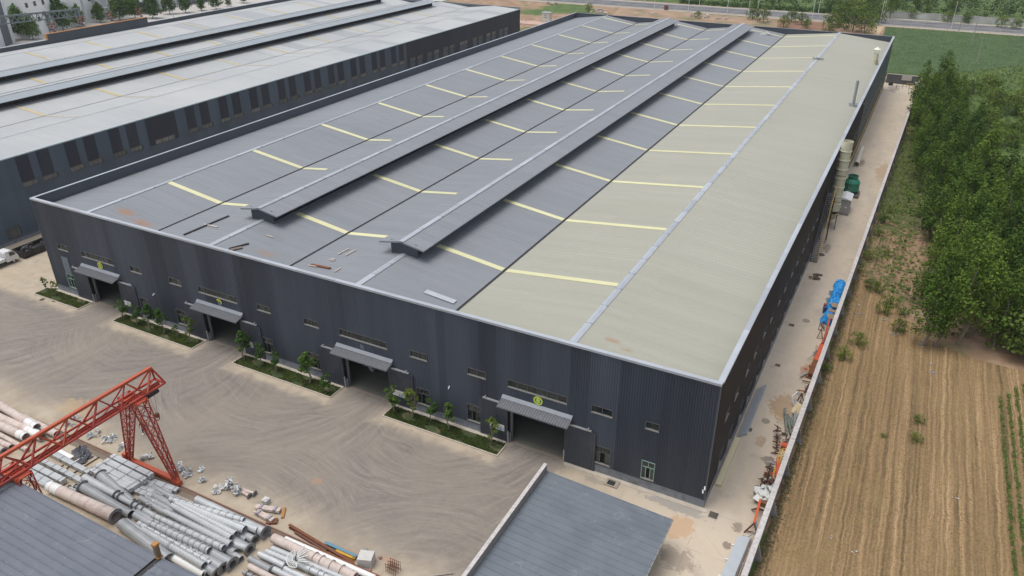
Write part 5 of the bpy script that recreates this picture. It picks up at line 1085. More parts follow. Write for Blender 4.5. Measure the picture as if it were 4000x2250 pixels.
# rubbish dots outside the wall
rr = random.Random(44); M_LIT = P('litter_pale', (.45, .43, .4), .8, rv=.2)
for i, (px, py) in enumerate(((3355, 1228), (3485, 1300), (3490, 1310), (3510, 1305), (3630, 1420), (3640, 1456), (3170, 1630), (3120, 1735), (3022, 1870), (3033, 1990), (3600, 1348), (3732, 1952), (3337, 2157), (3248, 2100), (3316, 1170), (3455, 1250), (3350, 1190), (3475, 1240))):
    p = G(px, py, -.1); m = MB(); [m.obox((p.x + rr.uniform(-.25, .25), p.y + rr.uniform(-.25, .25), -.02), (rr.uniform(.08, .22), rr.uniform(.08, .2), .06), rr.uniform(0, 3), .2, .2) for _ in range(3)]; tag(m.build('litter', M_LIT if i % 5 else P('litter_blue', (.2, .36, .6), .6), None, loc=(p.x, p.y, -.1)), ('pale' if i % 5 else 'bluish') + ' scrap of litter on the ground outside the boundary wall', 'litter', 'pale litter outside the wall' if i % 5 else 'bluish litter outside the wall')
# far end of lane bits
m = MB(); m.box(7.6, 8.4, 188.8, 189.8, 0, 1.3); tag(m.build('white_tank', M_WHITE, None, loc=(8, 189, 0)), 'white box tank in the far corner of the side lane', 'tank')
m = MB(); m.obox((5.2, 190.7, 2.0), (2.6, .1, 1.6), 0, 0, .2); tag(m.build('white_sheet', P('sheet_dull_white', (.6, .58, .55), .7), None, loc=(5.2, 190.7, 1.2)), 'dull white sheet leaning on the end wall of the lane', 'sheet')
for i, (x, y) in enumerate(((3.2, 185), (5.6, 187), (6.4, 184))): bars('barrier', (((x, y, 0), (x, y, 1.4)), ((x + 1.6, y, 0), (x + 1.6, y, 1.4)), ((x, y, 1.3), (x + 1.6, y, 1.3)), ((x, y, .7), (x + 1.6, y, .7))), .09, (M_STEEL, M_RAILY, M_STEEL)[i], ('grey steel barrier frame left at the far end of the lane', 'yellow steel barrier frame at the far end of the lane', 'grey steel barrier frame right at the far end of the lane')[i], 'barrier')
m = MB(); [m.obox((1.2 + .3 * k, 188.2 + .2 * k, .4), (.5, .4, .8), .5 * k) for k in range(3)]; tag(m.build('black_drums', M_BLACK, None, loc=(1.5, 188.4, 0)), 'black containers standing at the far end of the dark side wall', 'containers')

# ================================================================ GANTRY CRANE
M_CR = P('crane_red', (.42, .053, .034), .6, var=.35, scale=2.0, dirt=(.16, .05, .035), dscale=2.5, damt=.7); M_CRO = P('crane_lit_orange_red', (.5, .1, .045), .5, var=.15)
XC, YR, YR2 = -49.33, -20.62, -31.95
CR = thing('gantry_crane', 'red lattice gantry crane over the pole storage yard', 'crane', (XC, YR, 0))
ztop, zb = 11.1, 9.25; y0, y1 = -17.5, -41.0; hw = .72
m = MB(); m.bar((XC, y0 - .6, ztop), (XC, y1, ztop), .3, .26); m.build('top_chord', M_CRO, CR)  # light falling on the top chord is put into this brighter red
for sx in (-1, 1): m = MB(); m.bar((XC + sx * hw, y0, zb), (XC + sx * hw, y1, zb), .16, .16); m.build('bottom_chord', M_CR, CR)
m = MB(); m.box(XC - .14, XC + .14, y1, y0 - .2, zb - .42, zb - .05); m.box(XC - .02, XC + .02, y1, y0 - .2, zb - .05, zb + .1); m.build('runway_beam', M_CR, CR)
n = 8; st = (y0 - .6 - y1) / n
for k in range(n + 1):
    y = y0 - .6 - k * st
    for sx in (-1, 1):
        if k < n:
            m = MB(); m.bar((XC, y, ztop), (XC + sx * hw, y - st / 2, zb), .11 if k % 2 else .14); m.bar((XC + sx * hw, y - st / 2, zb), (XC, y - st, ztop), .11); m.build('diagonal', M_CR if k % 3 else M_CRO, CR)
    m = MB(); yq = min(y0 - .1, y + st / 2 if k else y0 - .1); m.bar((XC - hw, yq, zb), (XC + hw, yq, zb), .12); m.bar((XC - hw, yq, zb), (XC + hw, max(yq - st, y1), zb), .08); m.build('cross_tie', M_CR, CR)
m = MB(); [m.bar((XC + s_ * hw, y0, zb), (XC, y0 - .6, ztop), .14) for s_ in (-1, 1)]; m.bar((XC - hw, y0, zb), (XC + hw, y0, zb), .16); m.build('end_frame', M_CR, CR)
for yr in (YR, YR2):
    xb0, xb1 = XC - 3.25, XC + 3.25
    m = MB(); m.box(xb0 - .35, xb1 + .35, yr - .22, yr + .22, .32, .72); m.build('sill_beam', M_CRO, CR)
    for xx in (xb0 - .1, xb1 + .1):
        m = MB(); m.box(xx - .42, xx + .42, yr - .26, yr + .26, .14, .6); bg_ = m.build('bogie', M_CRO, CR)
        for q_ in (-.25, .25): m = MB(); m.disc((xx + q_, yr - .08, .17), (0, 1, 0), .15, .16, 14); m.build('wheel', M_BLACK, bg_)
        sgn = 1 if xx > XC else -1
        top = Vector((XC + sgn * .75, yr, zb - .1)); bot = Vector((xx - sgn * .05, yr, .72)); ww0, ww1 = .62, .2
        lg = None; corner = []
        d_ = (top - bot).normalized(); u_ = Vector((d_.z, 0, -d_.x)); v_ = Vector((0, 1, 0))
        m = MB()
        for (su, sv) in ((-1, -1), (1, -1), (1, 1), (-1, 1)):
            a = bot + u_ * su * ww1 + v_ * sv * ww1; b = top + u_ * su * ww0 * .75 + v_ * sv * ww0; corner.append((a, b)); m.bar(a, b, .1)
        lg = m.build('leg', M_CR, CR); N = 8; m = MB()
        for f in range(4):
            (a0, b0), (a1, b1) = corner[f], corner[(f + 1) % 4]
            for k in range(N):
                p0, p1, q0, q1 = a0.lerp(b0, k / N), a0.lerp(b0, (k + 1) / N), a1.lerp(b1, k / N), a1.lerp(b1, (k + 1) / N); m.bar(p0, q1, .045); m.bar(q0, p1, .045); m.bar(p1, q1, .045)
        m.build('lacing', M_CR, lg); m = MB()
        for k in range(N):
            for (i0, i1) in ((0, 1), (3, 2)):
                (a0, b0), (a1, b1) = corner[i0], corner[i1]; c_ = (a0.lerp(b0, (k + .5) / N) + a1.lerp(b1, (k + .5) / N)) / 2; wq = (a0.lerp(b0, (k + .5) / N) - a1.lerp(b1, (k + .5) / N)).length * .17; m.disc(c_ - v_ * .02, v_, wq + .02, .04, 8)
        m.build('gussets', M_CRO, lg)
    m = MB(); m.box(XC - 1.35, XC + 1.35, yr - .65, yr - .5, zb - .35, zb - .1); m.box(XC - 1.35, XC + 1.35, yr + .5, yr + .65, zb - .35, zb - .1); m.box(XC - 1.2, XC + 1.2, yr - .5, yr + .5, zb - .28, zb - .16); m.build('leg_head', M_CRO, CR)
m = MB(); m.box(xb0 - .75, xb0 - .3, YR - .3, YR + .25, .3, 1.25); m.build('drive_motor', M_CRO, CR)
t = thing('hoist', 'dark electric hoist with hanging hook at the crane beam end', 'hoist', (XC, -18.6, 8.0)); m = MB(); m.tube((XC, -19.5, 8.45), (XC, -18.0, 8.45), .26, .26, 14); m.box(XC - .3, XC + .3, -19.2, -18.3, 8.55, 8.86); m.build('drum', M_BLACK, t)
for q_ in (-.25, .25): m = MB(); m.tube((XC, -18.7 + q_, 8.3), (XC, -18.7 + q_ * .3, 6.1), .014, .014, 5); m.build('cable', M_STEEL, t)
m = MB(); m.box(XC - .16, XC + .16, -18.85, -18.55, 5.7, 6.12); m.build('pulley_block', M_RUST, t); m = MB()
for k in range(7): a0, a1 = math.radians(90 - k * 38), math.radians(90 - (k + 1) * 38); m.bar((XC, -18.7 + .17 * math.cos(a0), 5.5 + .17 * math.sin(a0)), (XC, -18.7 + .17 * math.cos(a1), 5.5 + .17 * math.sin(a1)), .06)
m.build('hook', M_RUST, t)
# crane rail with its channel
m = MB(); m.box(-130, -14, YR - .42, YR + .1, .002, .03); o = m.build('crane_rail', P('rail_channel_rust', (.17, .115, .085), .9, var=.3, scale=1), None); o['kind'] = 'structure'
m = MB(); m.box(-130, -14, YR - .05, YR + .05, .03, .14); m.build('rail_head', P('rail_rust', (.32, .2, .15), .7, var=.2), o)
m = MB(); m.box(-130, -14, YR - .95, YR - .42, .002, .012); m.build('channel_dirt', P('channel_dirt', (.2, .16, .125), .95, var=.3, scale=.7), o)
# ================================================================ POLE YARD
M_ZN = P('galvanised_bright', (.52, .54, .55), .42, .2, var=.16, scale=1.5, rv=.1); M_ZND = P('galvanised_dull', (.36, .375, .385), .5, .3, var=.2, scale=1.2, rv=.1); M_WRAP = P('wrapped_pink_white', (.62, .53, .48), .8, var=.18, scale=.8, dirt=(.42, .3, .25), dscale=1.2, damt=.55); M_WPAINT = P('pole_white_paint', (.8, .8, .78), .5, var=.08); M_FLG = P('flange_dark_zinc', (.24, .245, .25), .6, .2, var=.25)
def q(a, b): return (a / 2.576, 1688 + b / 2.576)
def za(a, b): return (450 + a / 6.44, 1940 + b / 6.44)
def zb_(a, b): return (750 + a / 4.675, 1940 + b / 4.675)
def zz(a, b): return (a / 6.44, 1560 + b / 6.44)
def pole(name, p0, p1, r0, r1, mat, label, group, rings=(), flange=None, pegs=0, mouth=True, ringr=1.28, cat='pole', n=16, bands=0, head=0.0):
    p0 = Vector(p0); p1 = Vector(p1); c = (p0 + p1) / 2; t = thing(name, label, cat, (c.x, c.y, max(0, min(p0.z, p1.z) - max(r0, r1))), group=group); d = (p1 - p0).normalized()
    m = MB(); m.tube(p0, p1, r0, r1, n, (True, 'open' if mouth else True)); m.build('shaft', mat, t)
    for k in rings: p = p0.lerp(p1, k); r = r0 + (r1 - r0) * k; m = MB(); m.disc(p, d, r * ringr, .05, n, r * .97); m.build('ring', M_FLG if ringr > 1.5 else mat, t)
    if flange:
        e, sc = flange; p = p0 if e == 0 else p1; r = (r0 if e == 0 else r1); m = MB(); m.disc(p - d * (.06 if e else 0), d, r * sc, .07, 22, r * .8); m.build('flange', M_FLG, t)
    if pegs:
        m = MB()
        for k in range(pegs):
            u = (k + .5) / pegs; p = p0.lerp(p1, u); r = r0 + (r1 - r0) * u; s_ = d.cross(Vector((0, 0, 1))).normalized()
            for a in (.5, 1.2, 1.9, 2.6): v = s_ * math.cos(a) + Vector((0, 0, 1)) * math.sin(a); m.bar(p + v * r * .95, p + v * (r + .07), .035)
        m.build('step_pegs', M_ZND, t)['kind'] = 'stuff'
    for k in range(bands): u = (k + .5) / bands; p = p0.lerp(p1, u); r = r0 + (r1 - r0) * u; m = MB(); m.disc(p, d, r + .02, .07, n, r * .98); m.build('wrap_band', M_WRAP, t)
    if head: p = p0.lerp(p1, head); m = MB(); m.tube(p0 - d * .02, p, r0 + .012, r0 + (r1 - r0) * head + .012, n); m.build('painted_end', M_WPAINT, t)
    return t
GP = 'galvanised lighting poles stacked in the yard'
DIRP = (G(*zb_(725, 755), .9) - G(*za(1430, 200), .9)); DIRP.z = 0; DIRP.normalize()
# bottom layer: ends given in the photo, shafts run back along the stack direction
bot_ = [((1150, 800), .36, 1, 13), ((1000, 790), .3, 0, 13), ((1060, 970), .42, 1, 13), ((970, 950), .3, 0, 13), ((900, 1140), .3, 0, 12), ((790, 1030), .36, 0, 13), ((745, 1235), .46, 1, 12), ((625, 1160), .34, 0, 12), ((570, 1320), .42, 1, 12), ((460, 1410), .4, 1, 12), ((450, 1255), .34, 0, 11), ((400, 1050), .27, 0, 11), ((290, 1400), .3, 0, 9)]
for i, (e, r, fl, ln) in enumerate(bot_):
    p1 = G(*zb_(*e), r); dv_ = (DIRP + Vector((0, R.uniform(-.03, .03), 0))).normalized(); p0 = p1 - dv_ * ln
    pole('steel_pole', p0, p1, r * .8, r, M_ZND, 'dull galvanised pole %s in the bottom layer of the pole stack' % ('with a bolted flange' if fl else 'with an open mouth'), 'flanged poles in the bottom layer of the stack' if fl else 'open ended poles in the bottom layer of the stack', flange=(1, 1.5) if fl else None)
up = [(za(1380, 60), zb_(950, 430), .25, .27, 1.05, 'ring', 'ringed galvanised pole on top nearest the crane rail'), (za(2050, 60), zb_(1345, 660), .34, .42, .62, 'flange', 'pole with the largest bolted flange beside the crane rail'), (za(1990, 240), zb_(1205, 615), .26, .34, .75, 'plain', 'pole with a plugged mouth beside the largest flange'), (za(1590, 150), zb_(965, 605), .3, .38, 1.0, 'peg', 'long pegged pole second from the crane rail in the top layer'), (za(1520, 180), zb_(800, 695), .28, .36, .95, 'peg', 'long pegged pole third from the crane rail in the top layer'), (za(1430, 220), zb_(725, 755), .28, .34, 1.05, 'peg', 'bright long pegged pole in the middle of the top layer'), (za(1250, 370), zb_(710, 875), .27, .33, .95, 'peg', 'pegged pole left of the bright pole in the top layer'), (za(930, 460), zb_(580, 940), .24, .3, .95, 'ring', 'ringed galvanised pole with hoops in the middle of the stack'), (za(850, 650), zb_(320, 990), .26, .34, .95, 'ring', 'ringed galvanised pole lower left in the top layer'), (za(700, 830), (798, 2211), .27, .36, .9, 'ring2', 'pegged pole with two bands at the left of the stack'), (za(590, 670), zb_(345, 1225), .24, .28, .6, 'ring', 'hooped pole half hidden below the top layer'), (za(830, 570), zb_(985, 930), .26, .3, .55, 'plain', 'plain pole in the second layer of the stack')]
for (a, b, r0, r1, z, kd, lb) in up:
    pole('steel_pole', G(*a, z), G(*b, z), r0, r1, M_ZN, lb, GP, rings=[(k + .5) / 11 for k in range(11)] if kd == 'ring' else ((.45, .47) if kd == 'ring2' else ()), flange=(1, 1.55) if kd == 'flange' else None, pegs=22 if kd in ('peg', 'ring2', 'ring') else 0)
pole('steel_pole', G(*za(160, 680), .55), G(660, 2185, .55), .5, .56, M_ZND, 'fat dull pole disappearing under the lower left roof', GP); pole('steel_pole', G(560, 2115, .3), G(800, 2243, .3), .32, .36, M_WPAINT, 'white painted pole half hidden by the lower left roof', 'white poles in the yard')
pole('steel_pole', G(*q(850, 460), .6), G(*q(1565, 845), .6), .42, .2, M_ZN, 'bright stepped pole with big collar rings in the middle of the yard', GP, rings=(.47, .52, .71, .77, .84), ringr=1.75, mouth=False)
pole('tapered_pole', G(*q(1015, 440), .55), G(*q(1345, 700), .45), .55, .3, M_ZND, 'dull tapered pole with bolt ring at its wide end', GP, flange=(0, 1.3)); pole('tapered_pole', G(*q(835, 555), .5), G(*q(1320, 830), .45), .5, .4, M_ZND, 'dull pole with gusseted base plate behind the wrapped pipe', GP, flange=(0, 1.45))
pole('wrapped_pipe', G(*q(500, 545), .6), G(*q(1165, 850), .6), .5, .6, M_WRAP, 'fat wrapped white and pink pole with dark flange beside the lower roof', 'wrapped pink and white poles', flange=(1, 1.25), bands=9, n=20, head=.17)
for i, (a, b) in enumerate((((690, 555), (800, 600)), ((755, 545), (860, 580)))): pole('short_pipe', G(*q(*a), .3), G(*q(*b), .25), .13, .13, M_ZND, ('left' if i == 0 else 'right') + ' short flanged pipe behind the wrapped pole', None, flange=(0, 2.0), cat='pipe', n=12)
# wrapped pipes upper left
for (a, b, r, z, lb, hd) in (((-500, -150), (930, 705), .42, .9, 'upper wrapped pink pole with white end under the crane beam', .0), ((-500, 250), (1080, 945), .46, .5, 'wrapped pale pole with a long white end under the crane beam', 0), ((-450, 440), (655, 950), .44, .9, 'salmon pink wrapped pole left under the crane beam', 0), ((500, 420), (1435, 880), .4, .45, 'brownish wrapped pole nearest the crane rail', 0), ((-300, 720), (690, 1270), .25, .3, 'thin pale wrapped pole under the crane truss', 0), ((-400, 900), (285, 1200), .3, .35, 'small wrapped pole at the left picture edge', 0), ((-400, 1080), (115, 1320), .38, .4, 'flanged wrapped pole at the left picture edge', 0)):
    p0, p1 = G(*zz(*a), z), G(*zz(*b), z); t = pole('wrapped_pipe', p0, p1, r * 1.05, r, M_WRAP, lb, 'wrapped pink and white poles', bands=8, n=18, flange=(1, 1.3) if 'flanged' in lb else None)
    if 'white end' in lb or 'salmon' in lb: d = (p1 - p0); u0 = .76 if 'long' in lb else .84; m = MB(); m.tube(p0.lerp(p1, u0), p1 - d.normalized() * .02, r * 1.03, r * 1.02, 18, (True, False)); m.build('painted_end', M_WPAINT, t)
# square tube bundles
def bundle(p0, p1, wd, ht, k, label, group='strapped bundles of galvanised channels'):
    p0 = Vector(p0); p1 = Vector(p1); d = (p1 - p0).normalized(); s_ = d.cross(Vector((0, 0, 1))).normalized(); c = (p0 + p1) / 2; t = thing('channel_bundle', label, 'bundle', (c.x, c.y, 0), group=group)
    w1 = wd / k
    for i in range(k):
        for j in range(2):
            o = s_ * ((i + .5) * w1 - wd / 2) + Vector((0, 0, (j - .5) * ht / 2)); e = d * R.uniform(-.08, .08); m = MB(); m.bar(p0 + o + e, p1 + o + e, w1 * .94, ht / 2 * .96); m.build('channel', M_ZN, t)
    for u in (.08, .36, .64, .92): p = p0.lerp(p1, u); m = MB(); [m.bar(p + d * (e_ - .012), p + d * (e_ + .012), wd + .03, ht + .03) for e_ in (-.05, .05)]; m.build('strap', P('strap_grey', (.24, .25, .26), .6, .2), t)
for (a, b, wd, ht, k, z, lb) in (((310, 335), (645, 500), .62, .55, 4, .4, 'single bright bundle left of the two long bundles'), ((385, 270), (640, 400), .5, .4, 3, .35, 'upper half of the long dull bundle line'), ((645, 400), (930, 555), .5, .4, 3, .35, 'lower half of the long dull bundle line'), ((485, 195), (900, 410), .5, .4, 3, .35, 'long dull bundle nearest the dark tarpaulin'), ((235, 410), (490, 550), .45, .35, 3, .3, 'small bundle touching the lower left roof'), ((275, 385), (520, 515), .45, .35, 3, .3, 'small bundle second from the lower left roof'), ((1130, 250), (1530, 445), .55, .5, 4, .85, 'bundle nearest the crane rail in the top row'), ((1065, 295), (1460, 495), .6, .5, 4, .85, 'second bundle from the crane rail in the top row'), ((975, 340), (1395, 540), .75, .45, 5, .6, 'wide bundle in the middle of the bundle stack'), ((935, 375), (1335, 575), .75, .45, 5, .6, 'wide bundle lowest in the bundle stack'), ((1110, 290), (1500, 480), .7, .3, 4, .3, 'flat bundle underneath the bundles at the rail'), ((1450, 470), (1785, 585), .55, .3, 4, .3, 'flat bundle end nearest the crane sill'), ((1440, 505), (1720, 620), .5, .3, 3, .3, 'flat bundle end second from the crane sill'), ((1400, 540), (1640, 645), .5, .3, 3, .3, 'flat bundle end third from the crane sill'), ((1330, 570), (1550, 660), .5, .3, 3, .3, 'flat bundle end farthest from the crane sill')):
    bundle(G(*q(*a), z), G(*q(*b), z), wd, ht, k, lb)
for i, (a, b) in enumerate((((560, 200), (700, 265)), ((600, 180), (735, 250)), ((580, 190), (715, 262)))): m = MB(); p0, p1 = G(*q(*a), .12 + .1 * i), G(*q(*b), .12 + .1 * i); m.bar(p0, p1, .22, .08); tag(m.build('white_plank', M_WPAINT, None, loc=(p0 + p1) / 2), ('lowest', 'highest', 'middle')[i] + ' white plank in the small pile under the crane beam', 'plank', 'white planks under the crane beam')
m = MB(); p0, p1 = G(*q(750, 300), .1), G(*q(878, 228), .15); m.bar(p0, p1, .09); tag(m.build('white_rod', M_WPAINT, None, loc=(p0 + p1) / 2), 'thin white rod lying beside the dark tarpaulin', 'rod')
for i, (a, b) in enumerate((((550, 520), (790, 225)), ((455, 455), (640, 330)), ((640, 475), (1000, 250)), ((780, 460), (960, 340)), ((1270, 890), (1520, 680)))): m = MB(); p0, p1 = G(*q(*a), .06), G(*q(*b), .06); m.bar(p0, p1, .14, .1); tag(m.build('sleeper', P('sleeper_brown', (.12, .09, .065), .9), None, loc=(p0 + p1) / 2), 'dark timber bearer on the ground between the stacked bundles', 'timber', 'timber bearers of the pole yard')
# dark crumpled tarpaulin
m = MB(); rr = random.Random(12); A_, B2, C2 = G(*q(720, 200)), G(*q(860, 130)), G(*q(950, 280)); n = 14
for j in range(n + 1):
    for i in range(n + 1):
        u, v = i / n, j / n; p = A_.lerp(B2, u) + (C2 - B2) * v * (1 - .2 * u); m.v.append((p.x + rr.uniform(-.12, .12), p.y + rr.uniform(-.12, .12), .03 + rr.random() * .32 * math.sin(math.pi * min(.98, max(.02, u))) + .02))
for j in range(n):
    for i in range(n): a = j * (n + 1) + i; m.f.append((a, a + 1, a + n + 2, a + n + 1)); m.m.append(0)
tag(m.build('dark_tarpaulin', P('tarp_dark', (.075, .075, .09), .6, var=.3, scale=3), None, loc=B2), 'dark grey crumpled tarpaulin on the ground by the crane rail', 'tarpaulin')
# heaps of galvanised brackets
def bracket_mesh(k):
    m = MB()
    if k == 0: m.box(-.22, .22, -.16, .16, 0, .03); m.box(-.22, -.18, -.16, .16, .03, .3); m.box(.18, .22, -.16, .16, .03, .3)
    elif k == 1: m.add(((-.25, 0, 0), (.25, 0, 0), (.1, 0, .4), (-.1, 0, .4), (-.25, .03, 0), (.25, .03, 0), (.1, .03, .4), (-.1, .03, .4)), ((0, 1, 2, 3), (7, 6, 5, 4), (0, 4, 5, 1), (1, 5, 6, 2), (2, 6, 7, 3), (3, 7, 4, 0))); m.box(-.3, .3, -.12, .15, -.03, 0)
    else: m.disc((0, 0, 0), (0, 0, 1), .24, .05, 12, .12); m.bar((0, .1, .05), (0, .35, .25), .06)
    return m
M_BRK = P('bracket_zinc', (.62, .64, .65), .5, .1, var=.2, scale=4, rv=.22); BM = []
HN = ('farthest left under the crane beam', 'second from the left by the rail', 'left of the crane leg', 'between the two crane legs', 'large and beside the right crane leg', 'right of the right crane leg', 'thin and pale on the open concrete', 'small and alone beyond the crane', 'left of the two square stacks', 'square stacked frames on the left', 'square stacked frames beside the flanged pipes', 'inside the pole yard between poles', 'behind the crane beam in the photo')
for i, (pq, n, rad, hh) in enumerate(((q(945, 30), 12, .7, .3), (q(1110, 90), 12, .7, .3), (q(1250, 165), 9, .5, .45), (q(1475, 265), 10, .5, .45), (q(1790, 385), 16, .75, .8), (q(1900, 425), 8, .5, .3), (q(2020, 385), 4, .3, .15), (q(2022, 500), 5, .35, .35), (q(2190, 590), 9, .5, .3), (q(2305, 565), 14, .32, .95), (q(2390, 615), 14, .32, .95), (q(1600, 730), 20, .9, .5), ((285, 1650), 16, .9, .5))):
    p = G(*pq); t = thing('bracket_heap', 'heap of galvanised brackets ' + HN[i], 'brackets', (p.x, p.y, 0), R.uniform(0, 3), 'heaps of galvanised brackets in the yard')
    for k in range(n):
        if len(BM) < 3: o = bracket_mesh(len(BM)).build('bracket', M_BRK, t, local=True); BM.append(o)
        else: o = BM[k % 3].copy(); col.objects.link(o); o.parent = t
        a = R.uniform(0, 6.28); rd_ = rad * math.sqrt(R.random()); o.location = (math.cos(a) * rd_, math.sin(a) * rd_, .03 + hh * (k / n)); o.rotation_euler = (R.uniform(-.6, .6), R.uniform(-.6, .6), R.uniform(0, 6.28)); s_ = R.uniform(.65, 1.0); o.scale = (s_, s_, s_)
def z8(a, b): return (800 + a / 6.44, 1720 + b / 6.44)
for i, (a, b) in enumerate((((900, 1225), (1265, 1345)), ((930, 1290), (1130, 1405)))): pole('short_pipe', G(*z8(*a), .22), G(*z8(*b), .22), .12, .17, M_WRAP, ('longer' if i == 0 else 'shorter') + ' pink pipe with a pale flange beside the square frame stacks', None, flange=(1, 1.9), cat='pipe', n=14)
for i, (a, b) in enumerate((((1180, 180), (1610, 250)), ((1165, 260), (1480, 430)))):
    p0, p1 = G(*zb_(*a), .3), G(*zb_(*b), .3); t = thing('wrapped_bundle', ('upper' if i == 0 else 'lower') + ' bundle of white wrapped tubes on the open concrete', 'bundle', (p0 + p1) / 2 - Vector((0, 0, .3)), group='bundles of white wrapped tubes')
    d = (p1 - p0).normalized(); s_ = d.cross(Vector((0, 0, 1)))
    for k in range(6): o = s_ * ((k % 3 - 1) * .17) + Vector((0, 0, .16 * (k // 3) - .12)); m = MB(); m.tube(p0 + o + d * R.uniform(-.2, .2), p1 + o, .09, .09, 10); m.build('tube', M_WRAP, t)
    for u in (.2, .8): p = p0.lerp(p1, u); m = MB(); m.bar(p - d * .12, p + d * .12, .56, .42); m.build('strap', P('strap_lilac', (.34, .31, .34), .7), t)
p = G(*zb_(1350, 80), .3); m = MB(); m.box(p.x - .3, p.x + .3, p.y - .3, p.y + .3, .003, .55); m.disc((p.x, p.y, .55), (0, 0, 1), .2, .08, 14); tag(m.build('flange_block', P('block_pale', (.55, .54, .52), .7, var=.25, scale=4), None, loc=(p.x, p.y, 0)), 'pale cast block with a round cap above the wrapped bundles', 'block')
p0, p1 = G(*zb_(1690, 200), .1), G(*zb_(1650, 385), .1); m = MB(); m.bar(p0, p1, .25, .14); tag(m.build('orange_channel', P('rust_orange', (.42, .2, .05), .7, var=.25), None, loc=(p0 + p1) / 2), 'short orange rusty channel beside the wrapped bundles', 'channel')
p = G(*zb_(1460, 455), .1); m = MB(); m.obox((p.x, p.y, .12), (1.0, .62, .2), .55); tag(m.build('rusty_tray', M_RUST, None, loc=(p.x, p.y, 0)), 'rusty open tray by the crane rail', 'tray')
def y6(a, b): return (1050 + a / 5.7244, 2000 + b / 5.7244)
def ibeam(p0, p1, h, wd, mat, label, group=None):
    d = (p1 - p0).normalized(); m = MB(); m.bar(p0 + Vector((0, 0, h / 2)), p1 + Vector((0, 0, h / 2)), wd, .035); m.bar(p0 - Vector((0, 0, h / 2)), p1 - Vector((0, 0, h / 2)), wd, .035); m.bar(p0, p1, .03, h - .03); tag(m.build('steel_beam', mat, None, loc=(p0 + p1) / 2), label, 'beam', group)
ibeam(G(*y6(455, 305), .25), G(*y6(1900, 1170), .25), .3, .26, M_RUST, 'long rusty beam lying nearest the open yard', None); ibeam(G(*y6(590, 440), .12), G(*y6(1300, 880), .12), .2, .3, M_BROWN, 'shorter dark rusty beam under the long one'); ibeam(G(*y6(1060, 860), .3), G(*y6(2450, 1480), .3), .35, .34, M_RUST, 'long rusty beam along the white pole at the bottom')
ibeam(G(*y6(1265, 695), .2), G(*y6(1965, 1005), .2), .25, .3, P('blue_steel', (.13, .25, .32), .6, var=.15), 'blue painted channel lying beside the orange one'); ibeam(G(*y6(1505, 870), .15), G(*y6(1930, 1055), .15), .2, .26, P('orange_steel', (.6, .32, .03), .6, var=.15), 'short orange channel lying beside the blue one')
p = G(*y6(2180, 1060), .5); t = thing('concrete_block', 'white concrete block with broken ends at the bottom of the yard', 'block', (p.x, p.y, 0)); m = MB(); m.obox((p.x, p.y, .5), (1.25, 1.1, 1.0), .35); m.build('block', P('block_white', (.56, .55, .52), .85, var=.2, scale=2), t); rr = random.Random(6)
for k in range(14): m = MB(); m.obox((p.x + rr.uniform(-1, 1.1), p.y + rr.uniform(.4, 1.2) * rr.choice((-1, 1)), .12), (.25, .2, .16), rr.random() * 3, .3); m.build('brick_rubble', P('rubble_brick', (.4, .2, .14), .9, rv=.3) if k % 2 else M_PLINTH, t)
for k in range(8): a = Vector((p.x - .8 + rr.uniform(-.6, .5), p.y - .5 + rr.uniform(-.4, .3), .05)); m = MB(); m.bar(a, a + Vector((rr.uniform(-.7, .7), rr.uniform(-.6, .6), rr.uniform(.2, .7))), .025); m.build('rebar', M_RUST, t)
p = G(1535, 2235, 0); segs = [((p.x - .5 + .2 * k, p.y - .3 + .35 * j, 0), (p.x - .5 + .2 * k + .05, p.y - .3 + .35 * j, 1.1)) for k in range(6) for j in range(3)] + [((p.x - .5, p.y - .3 + .35 * j, z), (p.x + .55, p.y - .3 + .35 * j, z)) for j in range(3) for z in (.3, .7, 1.05)]; bars('rebar_cage', segs, .03, M_RUST, 'rusty reinforcing cage at the bottom of the yard', 'cage')
p0, p1 = G(1683, 2250, .1), G(1772, 2238, .1); m = MB(); m.tube(p0 - (p1 - p0), p1, .05, .05, 8); tag(m.build('thin_tube', P('tube_grey', (.4, .36, .32), .6), None, loc=p0), 'thin grey tube lying before the right hand shed wall', 'tube')
